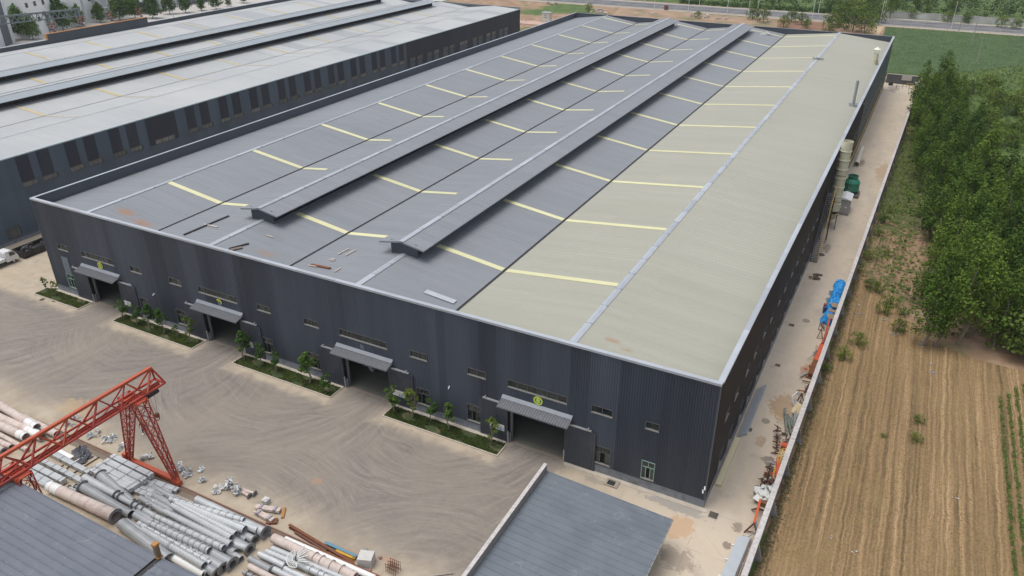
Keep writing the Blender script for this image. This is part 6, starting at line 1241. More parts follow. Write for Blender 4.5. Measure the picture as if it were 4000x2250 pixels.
# near poles at the bottom edge
def y5(a, b): return (1000 + a / 2.576, 1688 + b / 2.576)
for (a, b, r, z, mt, lb, kw) in ((y5(175, 1065), y5(1000, 1460), .42, .55, M_WRAP, 'fat wrapped pole with collars at the bottom of the yard', dict(bands=10, rings=(.52, .6, .72, .84), ringr=1.3, n=20)), (y5(295, 1075), y5(1200, 1470), .26, .3, M_WPAINT, 'long white pole between the wrapped pole and the rusty beam', {}), (y5(165, 1170), y5(900, 1480), .26, .45, M_ZN, 'silver pole left of the fat wrapped pole', {}), (y5(105, 1200), y5(760, 1480), .27, .3, M_ZN, 'silver pole second left of the fat wrapped pole', dict(pegs=16)), (y5(30, 1225), y5(295, 1350), .27, .5, M_ZN, 'short flanged silver pole with dark mouth at the bottom', dict(flange=(1, 1.3))), (y5(280, 1370), y5(560, 1500), .26, .5, M_ZN, 'silver pole starting at the short flanged pole', dict(flange=(0, 1.35))), (y5(-60, 1275), y5(155, 1390), .32, .35, M_ZND, 'dark mouthed silver pole left at the bottom', dict(flange=(1, 1.3))), (y5(170, 1375), y5(420, 1500), .28, .35, M_ZN, 'silver pole with gusseted flange at the bottom edge', dict(flange=(0, 1.4))), (y5(520, 1370), y5(800, 1500), .26, .6, M_ZN, 'collared silver pole in the middle of the bottom edge', dict(rings=(.1, .4, .6), ringr=1.4)), (y5(-70, 1350), y5(200, 1490), .27, .3, M_WRAP, 'pale wrapped pole at the bottom left edge', dict(bands=4)), (y5(-130, 1405), y5(60, 1500), .16, .25, M_ZND, 'thin grey pole at the bottom left edge', dict(rings=(.2, .5), ringr=1.6))):
    pole('yard_pole', G(*a, z), G(*b, z), r, r, mt, lb, None, **kw)
# white fan shaped ornament on the poles
p = G(*y5(400, 1275), 1.05); t = thing('fan_ornament', 'white fan shaped metal lamp ornament lying on the silver poles', 'ornament', (p.x, p.y, .9)); M_ORN = P('ornament_white', (.7, .7, .68), .6, var=.1)
rot = Matrix.Rotation(-.75, 3, 'Z')
for r_ in (.35, .95): 
    m = MB()
    for k in range(12): a0, a1 = math.pi + math.pi * k / 12, math.pi + math.pi * (k + 1) / 12; m.bar(p + rot @ Vector((r_ * math.cos(a0), r_ * .8 * math.sin(a0), 0)), p + rot @ Vector((r_ * math.cos(a1), r_ * .8 * math.sin(a1), 0)), .07)
    m.bar(p + rot @ Vector((-r_, 0, 0)), p + rot @ Vector((r_, 0, 0)), .07); m.build('arc', M_ORN, t)
for k in range(1, 14): a0 = math.pi + math.pi * k / 14; m = MB(); m.bar(p + rot @ Vector((.4 * math.cos(a0), .32 * math.sin(a0), 0)), p + rot @ Vector((.92 * math.cos(a0), .74 * math.sin(a0), 0)), .04); m.build('spoke', M_ORN, t)
for k in range(6): m = MB(); a0 = p + rot @ Vector((.15 * k - .4, .15, .05)); m.bar(a0, a0 + rot @ Vector((.25 * (k - 2.5), .7 + .2 * (k % 2), .15)), .08); m.build('scroll', M_ORN, t)
# ================================================================ NEAR SHEDS
def m_shed(name, c0, c1):
    s = NT(name); X, Y, Z = s.xyz_(); n = s.noise(.4, 5); sc = s.noise(1, 4, s.vec(s.m('MULTIPLY', X, .25), s.m('MULTIPLY', Y, 6), 2)); c = s.mix(s.smooth(n, .3, .7), (*c0, 1), (*c1, 1)); c = s.mix(s.m('MULTIPLY', s.smooth(sc, .64, .74), .3), c, (.4, .41, .42, 1)); c = s.mix(s.m('MULTIPLY', s.smooth(s.noise(.8, 6, dist=1.5), .6, .66), .12), c, (.45, .45, .45, 1)); return s.fin(c, .5, spec=.35, bump=s.noise(6, 3), bstr=.04, bdist=.01)
M_SHA = m_shed('shed_roof_slate', (.135, .15, .18), (.16, .175, .205)); M_SHB = m_shed('shed_roof_blue_grey', (.13, .152, .177), (.16, .182, .206))
def ribroof(parent, name, x0, x1, y0, y1, z0, z1, pitch, mat, n_):
    k = 0; y = y1
    while y > y0:
        m = MB()
        for (p, hp), (q_, hq) in zip(((0, 0), (.04, .055), (.1, .055), (.14, 0), (pitch, 0)), ((.04, .055), (.1, .055), (.14, 0), (pitch, 0))): m.quad((x0, y - p, z0 + hp), (x0, y - q_, z0 + hq), (x1, y - q_, z1 + hq), (x1, y - p, z1 + hp))
        m.build(name, mat, parent, smooth='keep'); y -= pitch
SA = thing('shed', 'slate grey ribbed shed roof in the lower left corner', 'shed', (-45, -40, 0)); xg = RWp(629, 2172, -33.2); XG = G(629, 2172, 8.3).x; YV = G(617, 2171, 8.3).y
zl = 8.3 + .9 * (XG - -70) / 20
ribroof(SA, 'roof_sheet', -70, XG - .2, -55, YV, zl - .9, 8.3, .62, M_SHA, 0); ribroof(SA, 'roof_sheet', XG + .25, -18, -55, YV, 8.3, 8.95, .62, M_SHA, 0)
m = MB(); m.box(XG - .22, XG + .27, -55, YV - .05, 8.0, 8.2); m.box(XG - .24, XG - .2, -55, YV - .05, 8.2, 8.33); m.box(XG + .22, XG + .27, -55, YV - .05, 8.2, 8.33); m.build('valley_gutter', M_GUT, SA); m = MB(); m.box(XG - .3, XG + .36, YV - .06, YV + .1, 8.05, 8.36); m.build('gutter_outlet', M_ALU, SA)
m = MB(); m.box(-69.5, -18.5, -55, YV - .35, 0, 7.6); m.build('wall', P('shed_wall_grey', (.2, .21, .22), .7), SA)
a = Vector((XG + .02, YV - .1, 8.3)); m = MB(); m.box(a.x - .16, a.x + .16, a.y - .16, a.y + .16, 8.2, 9.55); o = m.build('post_stub', P('post_brown', (.2, .14, .09), .8, var=.3), SA); m = MB(); m.box(a.x - .2, a.x + .2, a.y - .2, a.y + .2, 9.55, 9.75); m.box(a.x - .2, a.x + .2, a.y - .2, a.y + .2, 8.36, 8.5); m.build('end_plate', P('rust_orange', (.42, .2, .05), .7), o)
SB = thing('shed', 'blue grey ribbed lean-to roof with parapet at the bottom centre', 'shed', (-7, -14, 0)); xa, xb = -13.2, -1.25
ribroof(SB, 'roof_sheet', xa, xb, -30, -6.3, 4.0, 3.45, .72, M_SHB, 0)
m = MB(); m.box(xa, xb - 1.2, -30, -7.2, 0, 3.3); m.build('wall', P('shed_wall_block', (.38, .36, .33), .85, var=.2), SB)
m = MB(); m.box(xa - .28, xa - .02, -30, -6.35, 0, 4.75); m.build('parapet', P('parapet_block', (.27, .25, .235), .9, var=.3, scale=2), SB); m = MB(); m.box(xa - .33, xa + .0, -30, -6.3, 4.75, 4.83); m.build('coping', M_FCAP, SB)
m = MB(); m.box(xb - .05, xb + .02, -30, -6.3, 3.33, 3.46); m.build('eaves_trim', M_SILL, SB)
# ================================================================ WORKER
def skin_body(name, joints, edges, mat, parent, sub=2, root=0):
    me = bpy.data.meshes.new(name); me.from_pydata([j[0] for j in joints], edges, []); o = link(name, me, parent)
    md = o.modifiers.new('skin', 'SKIN'); o.modifiers.new('sub', 'SUBSURF').levels = sub; o.modifiers['sub'].render_levels = sub
    for i, v in enumerate(me.skin_vertices[0].data): v.radius = (joints[i][1], joints[i][2] if len(joints[i]) > 2 else joints[i][1]); v.use_root = (i == root)
    dg = bpy.context.evaluated_depsgraph_get(); me2 = bpy.data.meshes.new_from_object(o.evaluated_get(dg)); o.modifiers.clear(); o.data = me2; me2.materials.clear(); me2.materials.append(mat)
    me2.polygons.foreach_set('use_smooth', [True] * len(me2.polygons)); return o
p = G(567, 1692); WK = thing('person', 'worker in a brown grey jacket and black trousers bending forward behind the crane leg', 'person', (p.x, p.y, 0), -1.2)
M_SKIN = P('skin', (.42, .26, .18), .6); M_JACK_ = P('jacket_brown_grey', (.16, .125, .12), .85, var=.2, scale=6); M_TRO = P('trousers_black', (.02, .02, .024), .85)
J = [((0, 0, .95), .13, .1), ((.06, 0, 1.15), .14, .105), ((.13, 0, 1.36), .165, .11), ((.17, 0, 1.47), .06), ((.21, 0, 1.55), .055), ((.24, 0, 1.63), .088, .095), ((.25, 0, 1.72), .08),
     ((.13, .19, 1.4), .062), ((.2, .26, 1.14), .048), ((.38, .2, 1.0), .036), ((.13, -.19, 1.4), .062), ((.22, -.25, 1.14), .048), ((.4, -.17, 1.02), .036),
     ((0, .1, .9), .095), ((.04, .13, .5), .066), ((-.04, .14, .1), .045), ((0, -.1, .9), .095), ((.1, -.12, .5), .066), ((.1, -.13, .1), .045)]
body = skin_body('body', J, [(0, 1), (1, 2), (2, 3), (3, 4), (4, 5), (5, 6), (2, 7), (7, 8), (8, 9), (2, 10), (10, 11), (11, 12), (0, 13), (13, 14), (14, 15), (0, 16), (16, 17), (17, 18)], M_SKIN, WK)
grow = lambda js, k: [(j[0],) + tuple(r + k for r in j[1:]) for j in js]
skin_body('jacket', grow([J[0], J[1], J[2], J[7], J[8], ((.34, .215, 1.03), .04), J[10], J[11], ((.355, -.185, 1.05), .04)], .02), [(0, 1), (1, 2), (2, 3), (3, 4), (4, 5), (2, 6), (6, 7), (7, 8)], M_JACK_, WK)
skin_body('trousers', grow([J[0], J[13], J[14], J[15], J[16], J[17], J[18]], .018), [(0, 1), (1, 2), (2, 3), (0, 4), (4, 5), (5, 6)], M_TRO, WK)
for j in (15, 18): c = Vector(J[j][0]); m = MB(); m.hexa([(c.x - .07, c.y - .05, 0), (c.x + .2, c.y - .05, 0), (c.x + .2, c.y + .05, 0), (c.x - .07, c.y + .05, 0), (c.x - .06, c.y - .045, .1), (c.x + .06, c.y - .045, .1), (c.x + .06, c.y + .045, .1), (c.x - .06, c.y + .045, .1)]); m.build('shoe', M_WHITE, WK, local=True)
m = MB()
for k in range(5): a0, a1 = k * .3, (k + 1) * .3; m.tube((.25, 0, 1.68 + .15 * math.sin(a0)), (.25, 0, 1.68 + .15 * math.sin(a1)), .135 * math.cos(a0), max(.01, .135 * math.cos(a1)), 14, (False, k == 4))
m.disc((.27, 0, 1.672), (0, 0, 1), .165, .018, 14); m.build('hard_hat', P('hard_hat_yellow', (.62, .42, .06), .4), WK, local=True)
m = MB(); m.tube((.25, 0, 1.56), (.25, 0, 1.665), .1, .108, 12); m.build('hair', M_BLACK, WK, local=True)
for sy in (-.2, .19):
    for k in range(5):
        b = Vector((.4, sy + (k - 2) * .017, 1.0)); L_ = (.06, .075, .08, .075, .05)[k]; m = MB(); m.tube(b, b + Vector((L_ * .8, 0, -L_ * .6)), .009, .008, 6); m.tube(b + Vector((L_ * .8, 0, -L_ * .6)), b + Vector((L_ * 1.0, 0, -L_ * 1.2)), .008, .006, 6); m.build('finger', M_SKIN, body, local=True)
for sy in (-.03, .03): m = MB(); m.disc((.325, sy, 1.63), (1, 0, -.2), .014, .012, 8); m.build('eye', M_BLACK, body, local=True)
m = MB(); m.add(((.33, -.015, 1.6), (.33, .015, 1.6), (.365, 0, 1.59), (.33, 0, 1.64)), ((0, 1, 2), (1, 3, 2), (3, 0, 2), (0, 3, 1))); m.build('nose', M_SKIN, body, local=True); m = MB(); m.box(.318, .328, -.025, .025, 1.565, 1.575); m.build('mouth', P('lips', (.25, .1, .08), .6), body, local=True)
# ================================================================ TRUCK AND SKIP
TX = -107.75
TR = thing('light_truck', 'white flatbed light truck parked at the left picture edge', 'truck', (TX - .85, .5, 0)); xl, xr_ = TX - 1.75, TX; M_TRW = P('truck_white', (.75, .76, .76), .35, var=.06); M_TYRE = P('tyre_rubber', (.018, .018, .02), .8); yf = 3.25
# cab: side profile extruded across
prof = [(yf, .55), (yf + .02, 1.05), (yf - .12, 1.3), (yf - .62, 2.02), (yf - .95, 2.14), (yf - 1.75, 2.14), (yf - 1.82, 2.0), (yf - 1.82, .5)]
def extr(m, pr, x0, x1): n = len(pr); m.add([(x0, y, z) for y, z in pr] + [(x1, y, z) for y, z in pr], [tuple(range(n))[::-1], tuple(range(n, 2 * n))] + [(i, (i + 1) % n, n + (i + 1) % n, n + i) for i in range(n)])
m = MB(); extr(m, prof, xl, xr_); cab = m.build('cab', M_TRW, TR)
m = MB(); m.quad((xl + .12, yf - .13, 1.35), (xr_ - .12, yf - .13, 1.35), (xr_ - .15, yf - .6, 2.0), (xl + .15, yf - .6, 2.0)); m.v = [(x, y + .012, z + .012) for x, y, z in m.v]; m.build('windscreen', M_GLASS, cab)
for x, s_ in ((xr_, 1), (xl, -1)):
    m = MB(); extr(m, [(yf - .28, 1.3), (yf - .66, 1.92), (yf - 1.25, 1.92), (yf - 1.25, 1.3)], x, x + s_ * .012); m.build('side_window', M_GLASS, cab)
    m = MB(); m.box(min(x, x + s_ * .02), max(x, x + s_ * .02), yf - 1.22, yf - 1.05, 1.12, 1.17); m.build('door_handle', M_BLACK, cab); m = MB(); m.bar((x, yf - .15, 1.45), (x + s_ * .25, yf - .05, 1.5), .03); m.box(x + s_ * .18 - .05, x + s_ * .18 + .08, yf - .1, yf - .04, 1.35, 1.65); m.build('mirror', M_BLACK, cab)
for x in (xl + .2, xr_ - .45): m = MB(); m.box(x, x + .25, yf + .0, yf + .04, .78, .95); m.build('headlight', P('lamp_glass', (.6, .62, .62), .2), cab)
m = MB(); m.box(xl, xr_, yf - .02, yf + .1, .38, .6); m.build('bumper', M_TRW, TR); m = MB(); m.box(xl + .3, xr_ - .3, -3.5, yf - .4, .42, .58); m.build('chassis', M_BLACK, TR)
m = MB(); y2, y3 = yf - 2.05, -3.4; m.box(xl - .05, xr_ + .05, y3, y2, .78, .86); bed = m.build('load_bed', M_TRW, TR)
for (a, b, c, d) in ((xl - .05, xl, y3, y2), (xr_, xr_ + .05, y3, y2), (xl, xr_, y3, y3 + .05), (xl, xr_, y2 - .05, y2)): m = MB(); m.box(a, b, c, d, .86, 1.22); m.build('side_board', M_TRW, bed)
m = MB(); [m.bar((x, y2 + .05, .86), (x, y2 + .05, 2.05), .06) for x in (xl + .1, xl + .55, xr_ - .55, xr_ - .1)]; m.bar((xl, y2 + .05, 2.02), (xr_, y2 + .05, 2.02), .07); m.build('headboard_rack', M_TRW, bed)
for y in (yf - .85, -1.9):
    for x, s_ in ((xr_ - .22, 1), (xl + .02, -1)):
        m = MB(); m.disc((x, y, .34), (1, 0, 0), .34, .2, 20); wv = m.build('wheel', M_TYRE, TR); m = MB(); m.disc((x + (.2 if s_ > 0 else -.012), y, .34), (1, 0, 0), .18, .014, 14); m.build('rim', P('rim_grey', (.5, .5, .5), .5), wv)
SK = thing('scrap_skip', 'black open steel skip full of dark scrap beside the neighbour hall', 'skip', (-108.9, 8.5, 0)); a, b, c, d = -110.3, -107.6, 3.9, 13.5
for (x0, x1, ya, yb) in ((a, a + .08, c, d), (b - .08, b, c, d), (a + .08, b - .08, c, c + .08), (a + .08, b - .08, d - .08, d)): m = MB(); m.box(x0, x1, ya, yb, .2, 1.15); m.build('side', M_BLACK, SK)
m = MB(); m.box(a + .08, b - .08, c + .08, d - .08, .2, .5); m.build('floor', M_BLACK, SK); m = MB(); m.box(a + .2, b - .2, c + .3, d - .3, 0, .2); m.build('skids', M_BLACK, SK)
for k in range(8): m = MB(); y = c + 1.1 * k + .4; m.box(b, b + .06, y, y + .08, .2, 1.12); m.build('rib', M_BLACK, SK)
rr = random.Random(9); SC = thing('scrap_load', 'tangle of dark scrap and pale offcuts lying in the black skip', 'scrap', (-109, 8.5, .5))
for k in range(40): m = MB(); y = rr.uniform(c + .3, d - .3); m.obox((rr.uniform(a + .4, b - .4), y, rr.uniform(.6, 1.15)), (rr.uniform(.1, .5), rr.uniform(.3, 1.4), rr.uniform(.05, .25)), rr.uniform(0, 3), rr.uniform(-.4, .4), rr.uniform(-.3, .3)); m.build('scrap_piece', (M_BLACK, M_STEEL, P('scrap_charcoal', (.07, .065, .07), .8), M_PLANK if y > 9 else M_BLACK)[k % 4], SC)
# ================================================================ INSIDE DOORS
t = thing('machine', 'pale machine parts standing inside the third door', 'machine', (-41.0, 3.6, 0)); rr = random.Random(17)
for k in range(9): m = MB(); m.obox((-41.2 + rr.uniform(-.7, .7), 3.6 + rr.uniform(-.5, .5), .4 + rr.random() * 1.4), (.5, .4, .4), rr.random() * 3, rr.random()); m.build('part', P('machine_pale', (.4, .45, .45), .6, rv=.3), t)
# ================================================================ ROADSIDE
M_LP = P('lamp_post_white', (.68, .69, .7), .4, .1, var=.06)
LN = lambda i, s_: '%s street lamp on the %s side of the road' % (('first', 'second', 'third', 'fourth', 'fifth', 'sixth', 'seventh')[i], s_)
def lamp(p, flip, label):
    t = thing('street_lamp', label + ', counted from the left', 'street lamp', (p.x, p.y, -.1)); m = MB(); m.tube((p.x, p.y, -.1), (p.x, p.y, 9.6), .13, .07, 10, (False, True)); m.build('post', M_LP, t)
    m = MB(); m.bar((p.x, p.y, 9.5), (p.x, p.y + flip * 1.7, 10.1), .08); m.build('arm', M_LP, t); m = MB(); m.box(p.x - .12, p.x + .12, p.y + flip * 1.4 - .3, p.y + flip * 1.4 + .4, 10.02, 10.15); m.build('lamp_head', M_GREYD, t); m = MB(); m.box(p.x - .2, p.x + .2, p.y - .2, p.y + .2, -.1, .12); m.build('base', M_KERB, t)
for i, s_ in enumerate(((2577, 26), (2709, 34), (2853, 47), (2936, 52), (3177, 73), (3437, 94), (3714, 117))): p = G(*s_); lamp(Vector((p.x, 297.0, 0)), 1, LN(i, 'near'))
for i, s_ in enumerate(((2499, 16), (2748, 15), (2966, 34), (3198, 52), (3299, 47), (3447, 73))): p = G(*s_); lamp(Vector((p.x, 315.2, 0)), -1, LN(i, 'far'))
M_CONC = P('pole_concrete', (.36, .33, .29), .85, var=.2)
for i, (bq, hgt) in enumerate((((3746, 120), 10.0), ((3792, 181), 8), ((3814, 247), 8))):
    p = G(*bq); t = thing('utility_pole', ('grey utility pole at the roadside', 'thin utility pole standing in the crop field', 'nearest utility pole above the wood')[i], 'utility pole', (p.x, p.y, -.1)); m = MB(); m.tube((p.x, p.y, -.1), (p.x, p.y, hgt), .17, .1, 10); m.build('pole', M_CONC, t); m = MB(); m.bar((p.x - .8, p.y, hgt - .4), (p.x + .8, p.y, hgt - .4), .1); m.build('crossarm', M_CONC, t)
    for q_ in (-.7, 0, .7): m = MB(); m.tube((p.x + q_, p.y, hgt - .35), (p.x + q_, p.y, hgt - .1), .05, .04, 6); m.build('insulator', M_WHITE, t)
RWALL = thing('roadside_wall', 'long whitewashed wall along the far side of the road', 'wall', (40, 320, 0)); M_WW = P('whitewash', (.55, .56, .55), .85, var=.2, scale=.3, dirt=(.35, .33, .3), dscale=.2, damt=.6)
x = -14.0
while x < 130: m = MB(); m.box(x, x + 5.96, 319.2, 319.45, -.16, 2.3); m.build('wall_bay', M_WW, RWALL); m = MB(); m.box(x - .02, x + 5.98, 319.1, 319.55, 2.3, 2.42); m.build('coping', M_FCAP, RWALL); x += 6
# waste ground bits
p = G(2000 + 350 / 2.574, 220 / 2.574); t = thing('control_kiosk', 'small white kiosk with a dark emblem on the waste ground', 'kiosk', (p.x, p.y, 0)); m = MB(); m.box(p.x - 1.7, p.x + 1.7, p.y - 1.2, p.y + 1.2, -.16, 3.6); m.build('body', P('kiosk_white', (.62, .62, .58), .6), t); m = MB(); m.box(p.x - 1.9, p.x + 1.9, p.y - 1.4, p.y + 1.4, 3.6, 3.8); m.build('roof', M_COPE, t); m = MB(); m.disc((p.x - .2, p.y - 1.2, 2.55), (0, -1, 0), .3, .02, 16); m.build('emblem', P('emblem_dark', (.12, .16, .16), .6), t); m = MB(); [m.box(p.x - 1.0 + .5 * k, p.x - .65 + .5 * k, p.y - 1.225, p.y - 1.2, 1.7, 1.95) for k in range(4)]; m.build('lettering', P('emblem_dark', (.12, .16, .16), .6), t)
m = MB(); m.box(p.x - 14, p.x + 4, p.y - 9, p.y - 1.5, -.16, .15); tag(m.build('footing_slab', P('slab_pink', (.5, .35, .28), .9, var=.25, scale=.5), None, loc=(p.x, p.y, 0)), 'pinkish foundation slab in front of the small white kiosk', 'slab')
for i, dx in enumerate((-13, -10.2, -8.6)): m = MB(); m.box(p.x + dx, p.x + dx + .35, p.y - 3, p.y - 2.65, .15, 2.0); tag(m.build('marker_post', P('post_cream', (.6, .5, .36), .8), None, loc=(p.x + dx, p.y - 3, 0)), ('left', 'middle', 'right')[i] + ' cream marker post on the slab by the small kiosk', 'post')
rr = random.Random(23)
for i, (px, py, n) in enumerate(((2345, 50, 18), (2330, 38, 10), (2730, 62, 14), (2790, 72, 10), (2150, 14, 12), (2530, 52, 8))):
    p = G(px, py); t = thing('rubble_heap', 'heap of pale rubble on the waste ground behind the factory', 'rubble', (p.x, p.y, -.16), group='rubble heaps on the waste ground')
    for k in range(n): m = MB(); m.obox((p.x + rr.gauss(0, 2.2), p.y + rr.gauss(0, 1.5), rr.random() * .5), (rr.uniform(.4, 1.3), rr.uniform(.4, 1), rr.uniform(.3, .7)), rr.random() * 3, rr.random() * .5, rr.random() * .5); m.build('rubble_piece', P('rubble_pale', (.5, .45, .4), .9, rv=.3), t)
p = G(2602, 38); m = MB(); m.box(p.x - .8, p.x + .8, p.y - .5, p.y + .5, -.16, 1.9); tag(m.build('rust_cabinet', M_BROWN, None, loc=(p.x, p.y, 0)), 'dark rusty cabinet on the waste ground before the road', 'cabinet')
# ================================================================ BACKGROUND BUILDINGS, TOP LEFT
M_BW = P('bg_white_render', (.85, .86, .86), .7, var=.06, scale=.1); M_BG = P('bg_grey_render', (.52, .54, .56), .7, var=.08, scale=.1); M_BD = P('bg_dark_steel', (.12, .135, .15), .6)
def bwall(parent, pa, pb, h, mat, name='wall', dep=14.0):
    """a block whose front stands on the line pa-pb (ground points), going back from the camera"""
    pa = Vector((pa.x, pa.y, 0)); pb = Vector((pb.x, pb.y, 0)); d = (pb - pa).normalized(); nb = Vector((-d.y, d.x, 0))
    if (nb.dot(pa - CAM)) < 0: nb = -nb
    m = MB(); m.hexa((pa, pb, pb + nb * dep, pa + nb * dep, pa + Vector((0, 0, h)), pb + Vector((0, 0, h)), pb + nb * dep + Vector((0, 0, h)), pa + nb * dep + Vector((0, 0, h)))); m.build(name, mat, parent); return pa, d, -nb
def bwin(parent, pa, d, out, u, z, w_, h_, mat=None):
    c = pa + d * u + out * .04; m = MB(); m.hexa((c, c + d * w_, c + d * w_ - out * .3, c - out * .3, c + Vector((0, 0, h_)), c + d * w_ + Vector((0, 0, h_)), c + d * w_ - out * .3 + Vector((0, 0, h_)), c - out * .3 + Vector((0, 0, h_)))); m.v = [(x, y, q_ + z) for x, y, q_ in m.v]; f = m.build('window', P('bg_window_frame', (.3, .33, .35), .6), parent)
    g = c + out * .02; m = MB(); e = .08; m.quad(g + d * e + Vector((0, 0, z + e)), g + d * (w_ - e) + Vector((0, 0, z + e)), g + d * (w_ - e) + Vector((0, 0, z + h_ - e)), g + d * e + Vector((0, 0, z + h_ - e))); m.build('pane', mat or M_GLASS, f)
fa, fb = G(118, 152), G(335, 92)
B1 = thing('office_building', 'long white block with two rows of small square windows behind the pale hall', 'building', fa)
pa, d, out = bwall(B1, fa, fb, 24, M_BW, dep=30); ln = (fb - fa).length
for r_, z in enumerate((5.0, 10.5, 16)):
    for k in range(int(ln / 4.6)): bwin(B1, pa, d, out, 2.2 + k * 4.6, z, 1.5, 1.7)
fa2, fb2 = G(-60, 215), G(62, 165)
B2_ = thing('office_building', 'pale grey block with a dark glass stripe at the left picture edge', 'building', fa2); pa, d, out = bwall(B2_, fa2, fb2, 30, P('bg_pale_grey', (.7, .72, .75), .7, var=.05, scale=.1), dep=20); ln = (fb2 - fa2).length
m = MB(); c = pa + d * (ln * .66) + out * .25; m.hexa((c, c + d * 5, c + d * 5 - out * .5, c - out * .5, c + Vector((0, 0, 29.9)), c + d * 5 + Vector((0, 0, 29.9)), c + d * 5 - out * .5 + Vector((0, 0, 29.9)), c - out * .5 + Vector((0, 0, 29.9)))); m.build('dark_stripe', M_BD, B2_)
for z in (14, 19, 24): bwin(B2_, pa + out * .3, d, out, ln * .66 + .6, z, 3.8, 3)
fa3, fb3 = G(345, 90), G(470, 60); B3 = thing('stair_block', 'white annex with an open stair tower and balcony', 'building', fa3); pa, d, out = bwall(B3, fa3, fb3, 20, M_BW, dep=20); ln = (fb3 - fa3).length
for u, z in ((3, 8), (3, 3)): bwin(B3, pa, d, out, u, z, 1.6, 1.6)
for zz_ in (4.5, 9, 13.5):
    m = MB(); c = pa + d * (ln * .45); o2 = out * 4; m.hexa([v + Vector((0, 0, zz_ + q_)) for q_ in (0, .35) for v in (c, c + d * 8, c + d * 8 + o2, c + o2)]); m.build('landing', M_BW, B3)
    m = MB(); m.bar(c + o2 + Vector((0, 0, zz_ + 1.3)), c + o2 + d * 8 + Vector((0, 0, zz_ + 1.3)), .12); [m.bar(c + o2 + d * (k * .8) + Vector((0, 0, zz_ + .3)), c + o2 + d * (k * .8) + Vector((0, 0, zz_ + 1.3)), .08) for k in range(11)]; m.build('railing', P('railing_grey', (.45, .45, .45), .5), B3)
for u in (ln * .45 + .3, ln * .45 + 7.4): m = MB(); c = pa + d * u + out * 3.7; m.bar(c, c + Vector((0, 0, 14)), .6); m.build('column', M_BW, B3)
m = MB(); c = pa + d * (ln * .45 - 4) + out * .3 + Vector((0, 0, 8)); m.obox(c, (1.4, 1.0, 1.2)); o = m.build('air_conditioner', P('unit_grey', (.5, .5, .5), .6), B3); m = MB(); m.disc(c + out * .6, out, .4, .05, 14); m.build('fan', M_BLACK, o)
fa4, fb4 = G(470, 60), G(560, 40); B4 = thing('workshop', 'grey workshop with a wide dark opening behind the street trees', 'building', fa4); pa, d, out = bwall(B4, fa4, fb4, 16, M_BG, dep=40); ln = (fb4 - fa4).length
m = MB(); c = pa + out * .05 + d * .5; m.quad(c, c + d * (ln * .6), c + d * (ln * .6) + Vector((0, 0, 7)), c + Vector((0, 0, 7))); m.build('opening', M_BD, B4)
fa5, fb5 = G(560, 42), G(1120, -55); B5 = thing('workshop', 'long light grey factory block with dark strip windows in the distance', 'building', fa5); pa, d, out = bwall(B5, fa5, fb5, 18, P('bg_light_grey', (.58, .6, .62), .7, var=.08, scale=.1), dep=60); ln = (fb5 - fa5).length
for k in range(int(ln / 13)):
    bwin(B5, pa, d, out, 6 + k * 13, 6.0, 8, 4.2, M_BD)
    m = MB(); c = pa + d * (k * 13 + 1) + out * .1; m.bar(c, c + Vector((0, 0, 18)), .7); m.build('pilaster', P('bg_pilaster', (.5, .52, .54), .7), B5)
m = MB(); c = pa + d * 20; o2 = out * 6; m.hexa([c + v + Vector((0, 0, q_)) for q_ in (3.0, 3.4) for v in (Vector(), d * 80, d * 80 + o2, o2)]); m.build('lean_to_roof', P('bg_lean_to', (.36, .4, .42), .6), B5)
fa6, fb6 = G(575, 58), G(672, 38); SH = thing('open_shelter', 'open shelter with flat grey roof on thin posts behind the hall', 'shelter', fa6); fa6 = Vector((fa6.x, fa6.y, 0)); fb6 = Vector((fb6.x, fb6.y, 0)); d = (fb6 - fa6).normalized(); nb = Vector((-d.y, d.x, 0)); nb = -nb if nb.dot(fa6 - CAM) < 0 else nb; ln = (fb6 - fa6).length
m = MB(); m.hexa([fa6 + v + Vector((0, 0, q_)) for q_ in (5.0, 5.4) for v in (Vector(), d * ln, d * ln + nb * 9, nb * 9)]); m.build('roof', P('bg_shelter_roof', (.34, .38, .4), .6), SH); m = MB(); m.hexa([fa6 + nb * 8.6 + v + Vector((0, 0, q_)) for q_ in (0, 5.0) for v in (Vector(), d * ln, d * ln + nb * .3, nb * .3)]); m.build('back_wall', M_BD, SH)
for k in range(4): m = MB(); c = fa6 + d * (ln * k / 3 * .98 + .1); m.bar(c, c + Vector((0, 0, 5)), .25); m.build('post', M_BD, SH)
# dark gantry behind the hall
GA, GB = G(-40, 150), G(325, 78); t = thing('gantry_crane', 'dark grey lattice gantry spanning behind the street trees', 'crane', GA); M_GD = P('gantry_slate', (.16, .19, .2), .6); a, b = Vector((GA.x, GA.y, 12)), Vector((GB.x, GB.y, 12)); 
def lattice(parent, a, b, hgt, n, w_):
    u = Vector((0, 0, hgt)); m = MB(); m.bar(a, b, w_); m.build('lower_chord', M_GD, parent); m = MB(); m.bar(a + u, b + u, w_ * 1.6); m.build('upper_chord', M_GD, parent)
    for k in range(n): p_, q_ = a.lerp(b, k / n), a.lerp(b, (k + 1) / n); m = MB(); m.bar(p_, p_.lerp(q_, .5) + u, w_ * .6); m.bar(p_.lerp(q_, .5) + u, q_, w_ * .6); m.build('web', M_GD, parent)
a, b = RWp(0, 95, -262.), RWp(312, 62, -262.); lattice(t, a, b, 2.3, 14, .35)
for u in (.58, .98):
    p_ = a.lerp(b, u); m = MB(); [m.bar(Vector((p_.x + q_, p_.y, 0)), Vector((p_.x + q_, p_.y, p_.z + 2.6)), .45) for q_ in (-.8, .8)]; [m.bar(Vector((p_.x - .8, p_.y, 1 + 2 * k)), Vector((p_.x + .8, p_.y, 3 + 2 * k)), .2) for k in range(int(p_.z / 2))]; m.build('leg', M_GD, t)
